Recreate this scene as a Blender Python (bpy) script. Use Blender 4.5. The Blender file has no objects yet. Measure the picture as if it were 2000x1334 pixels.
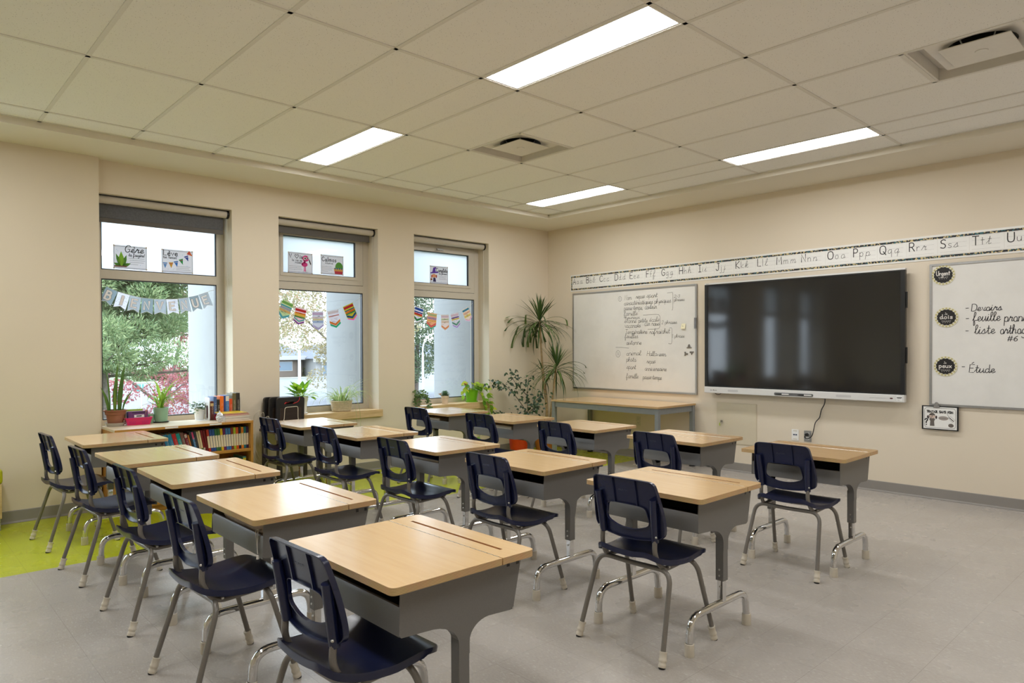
import bpy, math, random
from mathutils import Vector, Matrix, noise as mnoise

S = bpy.context.scene
COL = S.collection
PI = math.pi
random.seed(11)

# ------------------------------------------------------------------ camera
cam_data = bpy.data.cameras.new('camera')
cam = bpy.data.objects.new('camera', cam_data)
COL.objects.link(cam)
cam_data.sensor_width = 36.0
cam_data.lens = 1350.896 / 2000.0 * 36.0
cam_data.shift_y = 25.79 / 2000.0
cam_data.clip_start = 0.05
cam_data.clip_end = 400
_r = Vector((0.680658, 0.732591, -0.003834))
_u = Vector((-0.004757, 0.009652, 0.999942))
_f = Vector((-0.732586, 0.6806, -0.010055))
cam.matrix_world = Matrix(((_r.x, _u.x, -_f.x, 6.4532), (_r.y, _u.y, -_f.y, -6.6559),
                           (_r.z, _u.z, -_f.z, 1.3071), (0, 0, 0, 1)))
S.camera = cam

# ------------------------------------------------------------------ sky, exposure
SKY = 8.0           # overcast sky radiance
LAMP = 23.5           # ceiling panel radiance
w = bpy.data.worlds.new('world')
S.world = w
w.use_nodes = True
nt = w.node_tree
nt.nodes.clear()
wo = nt.nodes.new('ShaderNodeOutputWorld')
wb = nt.nodes.new('ShaderNodeBackground')
tc = nt.nodes.new('ShaderNodeTexCoord')
nz = nt.nodes.new('ShaderNodeTexNoise')
nz.inputs['Scale'].default_value = 2.5
nz.inputs['Detail'].default_value = 4
rp = nt.nodes.new('ShaderNodeValToRGB')
rp.color_ramp.elements[0].position = 0.3
rp.color_ramp.elements[0].color = (0.68, 0.83, 1.0, 1)
rp.color_ramp.elements[1].position = 0.7
rp.color_ramp.elements[1].color = (0.82, 0.91, 1.0, 1)
nt.links.new(tc.outputs['Generated'], nz.inputs['Vector'])
nt.links.new(nz.outputs['Fac'], rp.inputs['Fac'])
nt.links.new(rp.outputs['Color'], wb.inputs['Color'])
nt.links.new(wb.outputs['Background'], wo.inputs['Surface'])
wb.inputs['Strength'].default_value = SKY

# the window openings, told to the sampler so that daylight through them is less noisy
for (yy, zz, xx, wy_, wz_) in ((-4.737, 1.62, -0.40, 1.05, 1.95), (-3.184, 1.62, -0.40, 1.05, 1.95), (-1.603, 1.62, -0.40, 1.05, 1.95), (-6.62, 1.62, -0.40, 1.05, 1.95), (-8.15, 1.62, -0.40, 1.05, 1.95)):
    pd_ = bpy.data.lights.new('window_portal', 'AREA')
    pd_.shape = 'RECTANGLE'; pd_.size = wz_; pd_.size_y = wy_
    pd_.cycles.is_portal = True
    po_ = bpy.data.objects.new('window_portal', pd_)
    po_.location = (xx, yy, zz); po_.rotation_euler = (0, -PI / 2, 0)
    COL.objects.link(po_)

S.view_settings.view_transform = 'Standard'
S.view_settings.look = 'None'
S.view_settings.gamma = 1.0
S.view_settings.exposure = 0.0
S.view_settings.use_curve_mapping = False
S.cycles.use_denoising = True
S.cycles.max_bounces = 10
S.cycles.diffuse_bounces = 6
S.cycles.glossy_bounces = 4
S.cycles.transparent_max_bounces = 16
S.cycles.sample_clamp_indirect = 6.0
S.cycles.caustics_reflective = False
S.cycles.caustics_refractive = False

# ------------------------------------------------------------------ materials
def srgb(r, g, b):
    def c(v):
        v /= 255.0
        return v / 12.92 if v <= 0.04045 else ((v + 0.055) / 1.055) ** 2.4
    return (c(r), c(g), c(b), 1.0)

def new_mat(name):
    m = bpy.data.materials.new(name)
    m.use_nodes = True
    n = m.node_tree.nodes
    return m, n, m.node_tree.links, n['Principled BSDF']

MATS = {}
def M(name, col, rough=0.5, metal=0.0, var=0.06, scale=30.0, bump=0.0, bscale=200.0, spec=0.5, coat=0.0, trans=0.0, sheen=0.0):
    """plain colour with a little procedural variation"""
    if name in MATS:
        return MATS[name]
    m, n, l, b = new_mat(name)
    c = srgb(*col)
    b.inputs['Roughness'].default_value = rough
    b.inputs['Metallic'].default_value = metal
    b.inputs['Specular IOR Level'].default_value = spec
    b.inputs['Coat Weight'].default_value = coat
    b.inputs['Coat Roughness'].default_value = 0.12
    if var > 0:
        t = n.new('ShaderNodeTexCoord')
        z = n.new('ShaderNodeTexNoise')
        z.inputs['Scale'].default_value = scale
        z.inputs['Detail'].default_value = 3
        r = n.new('ShaderNodeValToRGB')
        r.color_ramp.elements[0].position = 0.3
        r.color_ramp.elements[1].position = 0.7
        r.color_ramp.elements[0].color = tuple(max(0, v * (1 - var)) for v in c[:3]) + (1,)
        r.color_ramp.elements[1].color = tuple(min(1, v * (1 + var)) for v in c[:3]) + (1,)
        l.new(t.outputs['Object'], z.inputs['Vector'])
        l.new(z.outputs['Fac'], r.inputs['Fac'])
        l.new(r.outputs['Color'], b.inputs['Base Color'])
    else:
        b.inputs['Base Color'].default_value = c
    if bump > 0:
        t2 = n.new('ShaderNodeTexCoord')
        z2 = n.new('ShaderNodeTexNoise')
        z2.inputs['Scale'].default_value = bscale
        bp = n.new('ShaderNodeBump')
        bp.inputs['Strength'].default_value = bump
        bp.inputs['Distance'].default_value = 0.002
        l.new(t2.outputs['Object'], z2.inputs['Vector'])
        l.new(z2.outputs['Fac'], bp.inputs['Height'])
        l.new(bp.outputs['Normal'], b.inputs['Normal'])
    if trans > 0:
        out = n['Material Output']
        tr = n.new('ShaderNodeBsdfTranslucent')
        tr.inputs['Color'].default_value = c
        mx = n.new('ShaderNodeMixShader')
        mx.inputs['Fac'].default_value = trans
        l.new(b.outputs[0], mx.inputs[1])
        l.new(tr.outputs[0], mx.inputs[2])
        l.new(mx.outputs[0], out.inputs['Surface'])
    MATS[name] = m
    return m

def leaf_mat(name, c1, c2, trans=0.35, rough=0.45, c3=None):
    if name in MATS:
        return MATS[name]
    m, n, l, b = new_mat(name)
    g = n.new('ShaderNodeNewGeometry')
    r = n.new('ShaderNodeValToRGB')
    r.color_ramp.elements[0].color = srgb(*c1)
    r.color_ramp.elements[1].color = srgb(*c2)
    if c3:
        e = r.color_ramp.elements.new(0.5)
        e.color = srgb(*c3)
    l.new(g.outputs['Random Per Island'], r.inputs['Fac'])
    l.new(r.outputs['Color'], b.inputs['Base Color'])
    b.inputs['Roughness'].default_value = rough
    tr = n.new('ShaderNodeBsdfTranslucent')
    l.new(r.outputs['Color'], tr.inputs['Color'])
    mx = n.new('ShaderNodeMixShader')
    mx.inputs['Fac'].default_value = trans
    l.new(b.outputs[0], mx.inputs[1])
    l.new(tr.outputs[0], mx.inputs[2])
    l.new(mx.outputs[0], n['Material Output'].inputs['Surface'])
    MATS[name] = m
    return m

def wood(name, c1, c2, axis='X', scale=6.0, rough=0.35, spec=0.5):
    if name in MATS:
        return MATS[name]
    m, n, l, b = new_mat(name)
    t = n.new('ShaderNodeTexCoord')
    mp = n.new('ShaderNodeMapping')
    s = {'X': (1.2, 14, 14), 'Y': (14, 1.2, 14), 'Z': (14, 14, 1.2)}[axis]
    mp.inputs['Scale'].default_value = s
    z = n.new('ShaderNodeTexNoise')
    z.inputs['Scale'].default_value = scale
    z.inputs['Detail'].default_value = 6
    z.inputs['Distortion'].default_value = 0.6
    r = n.new('ShaderNodeValToRGB')
    r.color_ramp.elements[0].position = 0.3
    r.color_ramp.elements[0].color = srgb(*c1)
    r.color_ramp.elements[1].position = 0.72
    r.color_ramp.elements[1].color = srgb(*c2)
    oi = n.new('ShaderNodeObjectInfo')
    vm = n.new('ShaderNodeVectorMath')
    vm.operation = 'ADD'
    l.new(t.outputs['Object'], vm.inputs[0])
    l.new(oi.outputs['Location'], vm.inputs[1])
    l.new(vm.outputs[0], mp.inputs['Vector'])
    l.new(mp.outputs[0], z.inputs['Vector'])
    l.new(z.outputs['Fac'], r.inputs['Fac'])
    l.new(r.outputs['Color'], b.inputs['Base Color'])
    b.inputs['Roughness'].default_value = rough
    b.inputs['Specular IOR Level'].default_value = spec
    MATS[name] = m
    return m

def plywood_edge():
    m, n, l, b = new_mat('plywood_edge')
    t = n.new('ShaderNodeTexCoord')
    sp = n.new('ShaderNodeSeparateXYZ')
    mt = n.new('ShaderNodeMath'); mt.operation = 'MULTIPLY'; mt.inputs[1].default_value = 260.0
    fr = n.new('ShaderNodeMath'); fr.operation = 'FRACT'
    z = n.new('ShaderNodeTexNoise'); z.inputs['Scale'].default_value = 25
    r = n.new('ShaderNodeValToRGB')
    r.color_ramp.elements[0].position = 0.35; r.color_ramp.elements[0].color = srgb(176, 138, 88)
    r.color_ramp.elements[1].position = 0.6; r.color_ramp.elements[1].color = srgb(222, 188, 138)
    mx = n.new('ShaderNodeMixRGB'); mx.blend_type = 'MULTIPLY'; mx.inputs['Fac'].default_value = 0.25
    l.new(t.outputs['Object'], sp.inputs[0]); l.new(t.outputs['Object'], z.inputs['Vector'])
    l.new(sp.outputs['Z'], mt.inputs[0]); l.new(mt.outputs[0], fr.inputs[0]); l.new(fr.outputs[0], r.inputs['Fac'])
    l.new(r.outputs['Color'], mx.inputs[1]); l.new(z.outputs['Color'], mx.inputs[2])
    l.new(mx.outputs[0], b.inputs['Base Color'])
    b.inputs['Roughness'].default_value = 0.4
    return m

def floor_mat():
    """vinyl composition tile: chips, faint joints; a lime run along the window wall"""
    m, n, l, b = new_mat('vinyl_floor')
    t = n.new('ShaderNodeTexCoord')
    sp = n.new('ShaderNodeSeparateXYZ')
    l.new(t.outputs['Object'], sp.inputs[0])
    def math_(op, a, v=None):
        k = n.new('ShaderNodeMath'); k.operation = op
        if isinstance(a, (int, float)): k.inputs[0].default_value = a
        else: l.new(a, k.inputs[0])
        if v is not None:
            if isinstance(v, (int, float)): k.inputs[1].default_value = v
            else: l.new(v, k.inputs[1])
        return k.outputs[0]
    # chips stretched a little, direction alternating per tile
    mp = n.new('ShaderNodeMapping'); mp.inputs['Scale'].default_value = (1.0, 2.2, 1)
    mp.inputs['Rotation'].default_value = (0, 0, 0.5)
    l.new(t.outputs['Object'], mp.inputs['Vector'])
    z1 = n.new('ShaderNodeTexNoise'); z1.inputs['Scale'].default_value = 60; z1.inputs['Detail'].default_value = 5; z1.inputs['Roughness'].default_value = 0.7
    l.new(mp.outputs[0], z1.inputs['Vector'])
    v1 = n.new('ShaderNodeTexVoronoi'); v1.inputs['Scale'].default_value = 85
    l.new(mp.outputs[0], v1.inputs['Vector'])
    z3 = n.new('ShaderNodeTexNoise'); z3.inputs['Scale'].default_value = 3.0; z3.inputs['Detail'].default_value = 3
    l.new(t.outputs['Object'], z3.inputs['Vector'])
    rg = n.new('ShaderNodeValToRGB')
    rg.color_ramp.elements[0].position = 0.3; rg.color_ramp.elements[0].color = srgb(168, 162, 155)
    rg.color_ramp.elements[1].position = 0.72; rg.color_ramp.elements[1].color = srgb(184, 178, 171)
    l.new(z1.outputs['Fac'], rg.inputs['Fac'])
    rl = n.new('ShaderNodeValToRGB')
    rl.color_ramp.elements[0].position = 0.3; rl.color_ramp.elements[0].color = srgb(170, 178, 22)
    rl.color_ramp.elements[1].position = 0.72; rl.color_ramp.elements[1].color = srgb(190, 198, 34)
    l.new(z1.outputs['Fac'], rl.inputs['Fac'])
    chip = math_('GREATER_THAN', v1.outputs['Color'], 0.86)
    mg = n.new('ShaderNodeMixRGB'); mg.blend_type = 'MIX'
    k = math_('MULTIPLY', chip, 0.22)
    l.new(k, mg.inputs['Fac']); l.new(rg.outputs['Color'], mg.inputs[1]); mg.inputs[2].default_value = srgb(218, 216, 212)
    is_lime = math_('LESS_THAN', sp.outputs['X'], 1.56)
    ml = n.new('ShaderNodeMixRGB')
    l.new(is_lime, ml.inputs['Fac']); l.new(mg.outputs[0], ml.inputs[1]); l.new(rl.outputs['Color'], ml.inputs[2])
    # joints
    def joint(o, off):
        a = math_('ADD', o, off)
        a = math_('DIVIDE', a, 0.305)
        a = math_('FRACT', a)
        a = math_('SUBTRACT', a, 0.5)
        a = math_('ABSOLUTE', a)
        return math_('GREATER_THAN', a, 0.4962)
    j = math_('MAXIMUM', joint(sp.outputs['X'], 10 * 0.305 - 0.05 + 0.0), joint(sp.outputs['Y'], 60 * 0.305 + 0.195))
    jf = math_('MULTIPLY', j, 0.28)
    mj = n.new('ShaderNodeMixRGB'); mj.blend_type = 'MULTIPLY'
    l.new(jf, mj.inputs['Fac']); l.new(ml.outputs[0], mj.inputs[1]); mj.inputs[2].default_value = (0.25, 0.24, 0.22, 1)
    # scuffs
    ms = n.new('ShaderNodeMixRGB'); ms.blend_type = 'MULTIPLY'; ms.inputs['Fac'].default_value = 0.22
    rs = n.new('ShaderNodeValToRGB'); rs.color_ramp.elements[0].position = 0.3; rs.color_ramp.elements[0].color = (0.72, 0.7, 0.68, 1); rs.color_ramp.elements[1].position = 0.6
    l.new(z3.outputs['Fac'], rs.inputs['Fac']); l.new(mj.outputs[0], ms.inputs[1]); l.new(rs.outputs['Color'], ms.inputs[2])
    l.new(ms.outputs[0], b.inputs['Base Color'])
    rr = n.new('ShaderNodeMapRange')
    rr.inputs['To Min'].default_value = 0.24; rr.inputs['To Max'].default_value = 0.30
    l.new(z3.outputs['Fac'], rr.inputs['Value']); l.new(rr.outputs[0], b.inputs['Roughness'])
    bp = n.new('ShaderNodeBump'); bp.inputs['Strength'].default_value = 0.0
    return m

def tile_mat():
    m, n, l, b = new_mat('acoustic_tile')
    t = n.new('ShaderNodeTexCoord')
    v = n.new('ShaderNodeTexVoronoi'); v.inputs['Scale'].default_value = 95
    z = n.new('ShaderNodeTexNoise'); z.inputs['Scale'].default_value = 160
    l.new(t.outputs['Object'], v.inputs['Vector']); l.new(t.outputs['Object'], z.inputs['Vector'])
    r = n.new('ShaderNodeValToRGB')
    r.color_ramp.elements[0].position = 0.10; r.color_ramp.elements[0].color = srgb(150, 146, 140)
    r.color_ramp.elements[1].position = 0.22; r.color_ramp.elements[1].color = srgb(240, 239, 236)
    l.new(v.outputs['Distance'], r.inputs['Fac'])
    g = n.new('ShaderNodeMath'); g.operation = 'GREATER_THAN'; g.inputs[1].default_value = 0.52
    l.new(z.outputs['Fac'], g.inputs[0])
    mx = n.new('ShaderNodeMixRGB'); l.new(g.outputs[0], mx.inputs['Fac'])
    mx.inputs[1].default_value = srgb(240, 239, 236); l.new(r.outputs['Color'], mx.inputs[2])
    l.new(mx.outputs[0], b.inputs['Base Color'])
    b.inputs['Roughness'].default_value = 0.9
    b.inputs['Specular IOR Level'].default_value = 0.2
    return m

def board_mat():
    """white enamel with half wiped marker clouds"""
    m, n, l, b = new_mat('whiteboard_enamel')
    t = n.new('ShaderNodeTexCoord')
    z = n.new('ShaderNodeTexNoise'); z.inputs['Scale'].default_value = 2.2; z.inputs['Detail'].default_value = 7; z.inputs['Roughness'].default_value = 0.62
    r = n.new('ShaderNodeValToRGB')
    r.color_ramp.elements[0].position = 0.36; r.color_ramp.elements[0].color = srgb(222, 221, 217)
    r.color_ramp.elements[1].position = 0.56; r.color_ramp.elements[1].color = srgb(229, 228, 224)
    l.new(t.outputs['Object'], z.inputs['Vector']); l.new(z.outputs['Fac'], r.inputs['Fac']); l.new(r.outputs['Color'], b.inputs['Base Color'])
    b.inputs['Roughness'].default_value = 0.14; b.inputs['Specular IOR Level'].default_value = 0.6
    return m

def schlick(n, l, f0=0.06):
    lw = n.new('ShaderNodeLayerWeight'); lw.inputs['Blend'].default_value = 0.5
    pw = n.new('ShaderNodeMath'); pw.operation = 'POWER'; pw.inputs[1].default_value = 5.0
    ma = n.new('ShaderNodeMath'); ma.operation = 'MULTIPLY_ADD'; ma.inputs[1].default_value = 1 - f0; ma.inputs[2].default_value = f0
    l.new(lw.outputs['Facing'], pw.inputs[0]); l.new(pw.outputs[0], ma.inputs[0])
    return ma

def glass_mat():
    m, n, l, b = new_mat('window_glass')
    tr = n.new('ShaderNodeBsdfTransparent'); tr.inputs['Color'].default_value = (0.97, 0.985, 0.98, 1)
    gl = n.new('ShaderNodeBsdfGlossy'); gl.inputs['Roughness'].default_value = 0.0
    fr = schlick(n, l)
    mx = n.new('ShaderNodeMixShader')
    l.new(fr.outputs[0], mx.inputs['Fac']); l.new(tr.outputs[0], mx.inputs[1]); l.new(gl.outputs[0], mx.inputs[2])
    l.new(mx.outputs[0], n['Material Output'].inputs['Surface'])
    return m

def frosted_mat():
    m, n, l, b = new_mat('frosted_film_glass')
    tl = n.new('ShaderNodeBsdfTranslucent'); tl.inputs['Color'].default_value = (0.62, 0.64, 0.66, 1)
    gl = n.new('ShaderNodeBsdfGlossy'); gl.inputs['Roughness'].default_value = 0.02
    fr = schlick(n, l)
    m2 = n.new('ShaderNodeMixShader')
    l.new(fr.outputs[0], m2.inputs['Fac']); l.new(tl.outputs[0], m2.inputs[1]); l.new(gl.outputs[0], m2.inputs[2])
    l.new(m2.outputs[0], n['Material Output'].inputs['Surface'])
    return m

def emit_mat(name, col, strength):
    m, n, l, b = new_mat(name)
    b.inputs['Base Color'].default_value = (0.9, 0.9, 0.9, 1)
    b.inputs['Emission Color'].default_value = col
    b.inputs['Emission Strength'].default_value = strength
    return m

def checker_border(name):
    m, n, l, b = new_mat(name)
    t = n.new('ShaderNodeTexCoord')
    mp = n.new('ShaderNodeMapping'); mp.inputs['Rotation'].default_value = (0, 0.6, 0)
    br = n.new('ShaderNodeTexVoronoi'); br.inputs['Scale'].default_value = 95
    r = n.new('ShaderNodeValToRGB'); r.color_ramp.interpolation = 'CONSTANT'
    r.color_ramp.elements[0].color = srgb(28, 28, 30)
    r.color_ramp.elements[1].position = 0.55; r.color_ramp.elements[1].color = srgb(196, 178, 128)
    e = r.color_ramp.elements.new(0.82); e.color = srgb(40, 96, 104)
    sp = n.new('ShaderNodeSeparateColor')
    l.new(t.outputs['Object'], mp.inputs[0]); l.new(mp.outputs[0], br.inputs['Vector'])
    l.new(br.outputs['Color'], sp.inputs[0]); l.new(sp.outputs[0], r.inputs['Fac'])
    l.new(r.outputs['Color'], b.inputs['Base Color'])
    b.inputs['Roughness'].default_value = 0.3
    return m

# ------------------------------------------------------------------ mesh helper
class MB:
    def __init__(self):
        self.v = []; self.f = []; self.mi = []
    def add(self, vs, fs, mi=0):
        o = len(self.v)
        self.v += [tuple(p) for p in vs]
        self.f += [tuple(i + o for i in f) for f in fs]
        self.mi += [mi] * len(fs)
        return self
    def quad(self, a, b, c, d, mi=0):
        return self.add([a, b, c, d], [(0, 1, 2, 3)], mi)
    def box(self, x0, x1, y0, y1, z0, z1, mi=0):
        v = [(x0, y0, z0), (x1, y0, z0), (x1, y1, z0), (x0, y1, z0), (x0, y0, z1), (x1, y0, z1), (x1, y1, z1), (x0, y1, z1)]
        return self.add(v, [(3, 2, 1, 0), (4, 5, 6, 7), (0, 1, 5, 4), (1, 2, 6, 5), (2, 3, 7, 6), (3, 0, 4, 7)], mi)
    def tube(self, path, r, n=12, caps=True, mi=0):
        P = [Vector(p) for p in path]
        rs = r if isinstance(r, (list, tuple)) else [r] * len(P)
        k = len(P)
        T = []
        for i in range(k):
            a = P[max(0, i - 1)]; b = P[min(k - 1, i + 1)]
            t = (b - a)
            T.append(t.normalized() if t.length > 1e-9 else Vector((0, 0, 1)))
        ref = Vector((0, 0, 1)) if abs(T[0].z) < 0.9 else Vector((1, 0, 0))
        N = T[0].cross(ref).normalized()
        vs = []; fs = []
        for i in range(k):
            if i > 0:
                N = (N - T[i] * N.dot(T[i]))
                N = N.normalized() if N.length > 1e-6 else T[i].orthogonal().normalized()
            B = T[i].cross(N)
            for j in range(n):
                a = 2 * PI * j / n
                vs.append(P[i] + (N * math.cos(a) + B * math.sin(a)) * rs[i])
        for i in range(k - 1):
            for j in range(n):
                j2 = (j + 1) % n
                fs.append((i * n + j, i * n + j2, (i + 1) * n + j2, (i + 1) * n + j))
        if caps:
            fs.append(tuple(range(n - 1, -1, -1)))
            fs.append(tuple((k - 1) * n + j for j in range(n)))
        return self.add(vs, fs, mi)
    def lathe(self, prof, n=24, c=(0, 0, 0), mi=0, axis='Z', close=True):
        vs = []; fs = []
        for r, h in prof:
            for j in range(n):
                a = 2 * PI * j / n
                p = (r * math.cos(a), r * math.sin(a), h)
                if axis == 'Y': p = (p[0], p[2], p[1])
                if axis == 'X': p = (p[2], p[0], p[1])
                vs.append((c[0] + p[0], c[1] + p[1], c[2] + p[2]))
        for i in range(len(prof) - 1):
            for j in range(n):
                j2 = (j + 1) % n
                fs.append((i * n + j, i * n + j2, (i + 1) * n + j2, (i + 1) * n + j))
        if close:
            fs.append(tuple(range(n - 1, -1, -1)))
            fs.append(tuple((len(prof) - 1) * n + j for j in range(n)))
        return self.add(vs, fs, mi)
    def poly(self, pts2, fr, off=0.0, mi=0):
        """flat polygon on a frame (o, u, v, n)"""
        o, u, v, n = fr
        return self.add([o + u * p[0] + v * p[1] + n * off for p in pts2], [tuple(range(len(pts2)))], mi)
    def slab(self, pts2, fr, t0, t1, mi=0, mside=None):
        o, u, v, n = fr
        k = len(pts2)
        vs = [o + u * p[0] + v * p[1] + n * t0 for p in pts2] + [o + u * p[0] + v * p[1] + n * t1 for p in pts2]
        self.add(vs, [tuple(range(k - 1, -1, -1)), tuple(range(k, 2 * k))], mi)
        self.add(vs, [(i, (i + 1) % k, k + (i + 1) % k, k + i) for i in range(k)], mi if mside is None else mside)
        return self
    def frame_slab(self, out, inn, fr, t0, t1, mi=0, mside=None, mhole=None):
        """slab with one hole; out and inn are loops with the same number of points"""
        o, u, v, n = fr
        k = len(out)
        P = lambda p, t: o + u * p[0] + v * p[1] + n * t
        vs = [P(p, t0) for p in out] + [P(p, t1) for p in out] + [P(p, t0) for p in inn] + [P(p, t1) for p in inn]
        A, B, C, D = 0, k, 2 * k, 3 * k
        R = range(k); J = lambda i: (i + 1) % k
        self.add(vs, [(B + i, B + J(i), D + J(i), D + i) for i in R] + [(A + J(i), A + i, C + i, C + J(i)) for i in R], mi)
        self.add(vs, [(A + i, A + J(i), B + J(i), B + i) for i in R], mi if mside is None else mside)
        self.add(vs, [(C + J(i), C + i, D + i, D + J(i)) for i in R], mi if mhole is None else mhole)
        return self
    def stroke(self, pts2, width, fr, off=0.0004, mi=0, closed=False):
        """flat ink line on a frame"""
        o, u, v, n = fr
        P = [Vector((p[0], p[1])) for p in pts2]
        k = len(P)
        if k < 2: return self
        vs = []
        for i in range(k):
            a = P[i - 1] if (i > 0 or closed) else P[i]
            b = P[(i + 1) % k] if (i < k - 1 or closed) else P[i]
            d = b - a
            d = d.normalized() if d.length > 1e-9 else Vector((1, 0))
            q = Vector((-d.y, d.x)) * (width / 2)
            e = d * (width * 0.4) * (-1 if i == 0 else 1) if (i in (0, k - 1) and not closed) else Vector((0, 0))
            for s in (1, -1):
                w2 = P[i] + q * s + e
                vs.append(o + u * w2.x + v * w2.y + n * off)
        fs = [(2 * i, 2 * i + 1, 2 * i + 3, 2 * i + 2) for i in range(k - 1)]
        if closed: fs.append((2 * k - 2, 2 * k - 1, 1, 0))
        return self.add(vs, fs, mi)
    def obj(self, name, mats, parent=None, smooth=None, bevel=0.0, seg=2, loc=None, rot=None):
        me = bpy.data.meshes.new(name)
        me.from_pydata(self.v, [], self.f)
        ms = mats if isinstance(mats, (list, tuple)) else [mats]
        for m in ms: me.materials.append(m)
        if len(ms) > 1: me.polygons.foreach_set('material_index', self.mi)
        if smooth is not None:
            me.polygons.foreach_set('use_smooth', [True] * len(me.polygons))
            if smooth < 179: me.set_sharp_from_angle(angle=math.radians(smooth))
        me.update()
        o = bpy.data.objects.new(name, me)
        COL.objects.link(o)
        if parent is not None: o.parent = parent
        if loc is not None: o.location = loc
        if rot is not None: o.rotation_euler = rot
        if bevel > 0:
            b = o.modifiers.new('edge', 'BEVEL')
            b.width = bevel; b.segments = seg; b.limit_method = 'ANGLE'; b.angle_limit = math.radians(40)
            b.harden_normals = False
        return o

def empty(name, loc=(0, 0, 0), rz=0.0):
    o = bpy.data.objects.new(name, None)
    COL.objects.link(o)
    o.location = loc
    o.rotation_euler = (0, 0, rz)
    o.empty_display_size = 0.1
    return o

def tag(o, label, cat, group=None, kind=None):
    o['label'] = label
    o['category'] = cat
    if group: o['group'] = group
    if kind: o['kind'] = kind
    return o

def struct(o):
    o['kind'] = 'structure'
    return o

def copy_tree(o, parent=None):
    c = o.copy()
    COL.objects.link(c)
    c.parent = parent
    for ch in list(o.children):
        copy_tree(ch, c)
    return c

def rounded(pts, r, n=5, closed=False):
    """round the corners of a 3-D or 2-D polyline"""
    P = [Vector(p) for p in pts]
    out = []
    k = len(P)
    for i in range(k):
        if not closed and i in (0, k - 1):
            out.append(P[i]); continue
        a, b, c = P[i - 1], P[i], P[(i + 1) % k]
        d1 = a - b; d2 = c - b
        rr = min(r, d1.length * 0.49, d2.length * 0.49)
        s = b + d1.normalized() * rr; e = b + d2.normalized() * rr
        for j in range(n + 1):
            t = j / n
            out.append(s * (1 - t) ** 2 + b * 2 * t * (1 - t) + e * t * t)
    return out

def rrect(x0, x1, y0, y1, r, n=5):
    return [(p.x, p.y) for p in rounded([(x0, y0), (x1, y0), (x1, y1), (x0, y1)], r, n, True)]

def catmull(pts, n=5):
    P = [Vector(p) for p in pts]
    if len(P) < 3: return P
    out = []
    for i in range(len(P) - 1):
        p0 = P[max(0, i - 1)]; p1 = P[i]; p2 = P[i + 1]; p3 = P[min(len(P) - 1, i + 2)]
        for j in range(n):
            t = j / n
            out.append(0.5 * ((2 * p1) + (p2 - p0) * t + (2 * p0 - 5 * p1 + 4 * p2 - p3) * t * t + (3 * p1 - p0 - 3 * p2 + p3) * t ** 3))
    out.append(P[-1])
    return out

def frame(o, u, v):
    u = Vector(u).normalized(); v = Vector(v).normalized()
    return (Vector(o), u, v, u.cross(v))

def WALL(x, z, y=0.0):      # frame on the board wall, facing into the room
    return frame((x, y, z), (1, 0, 0), (0, 0, 1))

def PANE(y, z, x):          # frame on the window wall, facing into the room (u runs along +Y)
    return frame((x, y, z), (0, 1, 0), (0, 0, 1))

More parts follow.
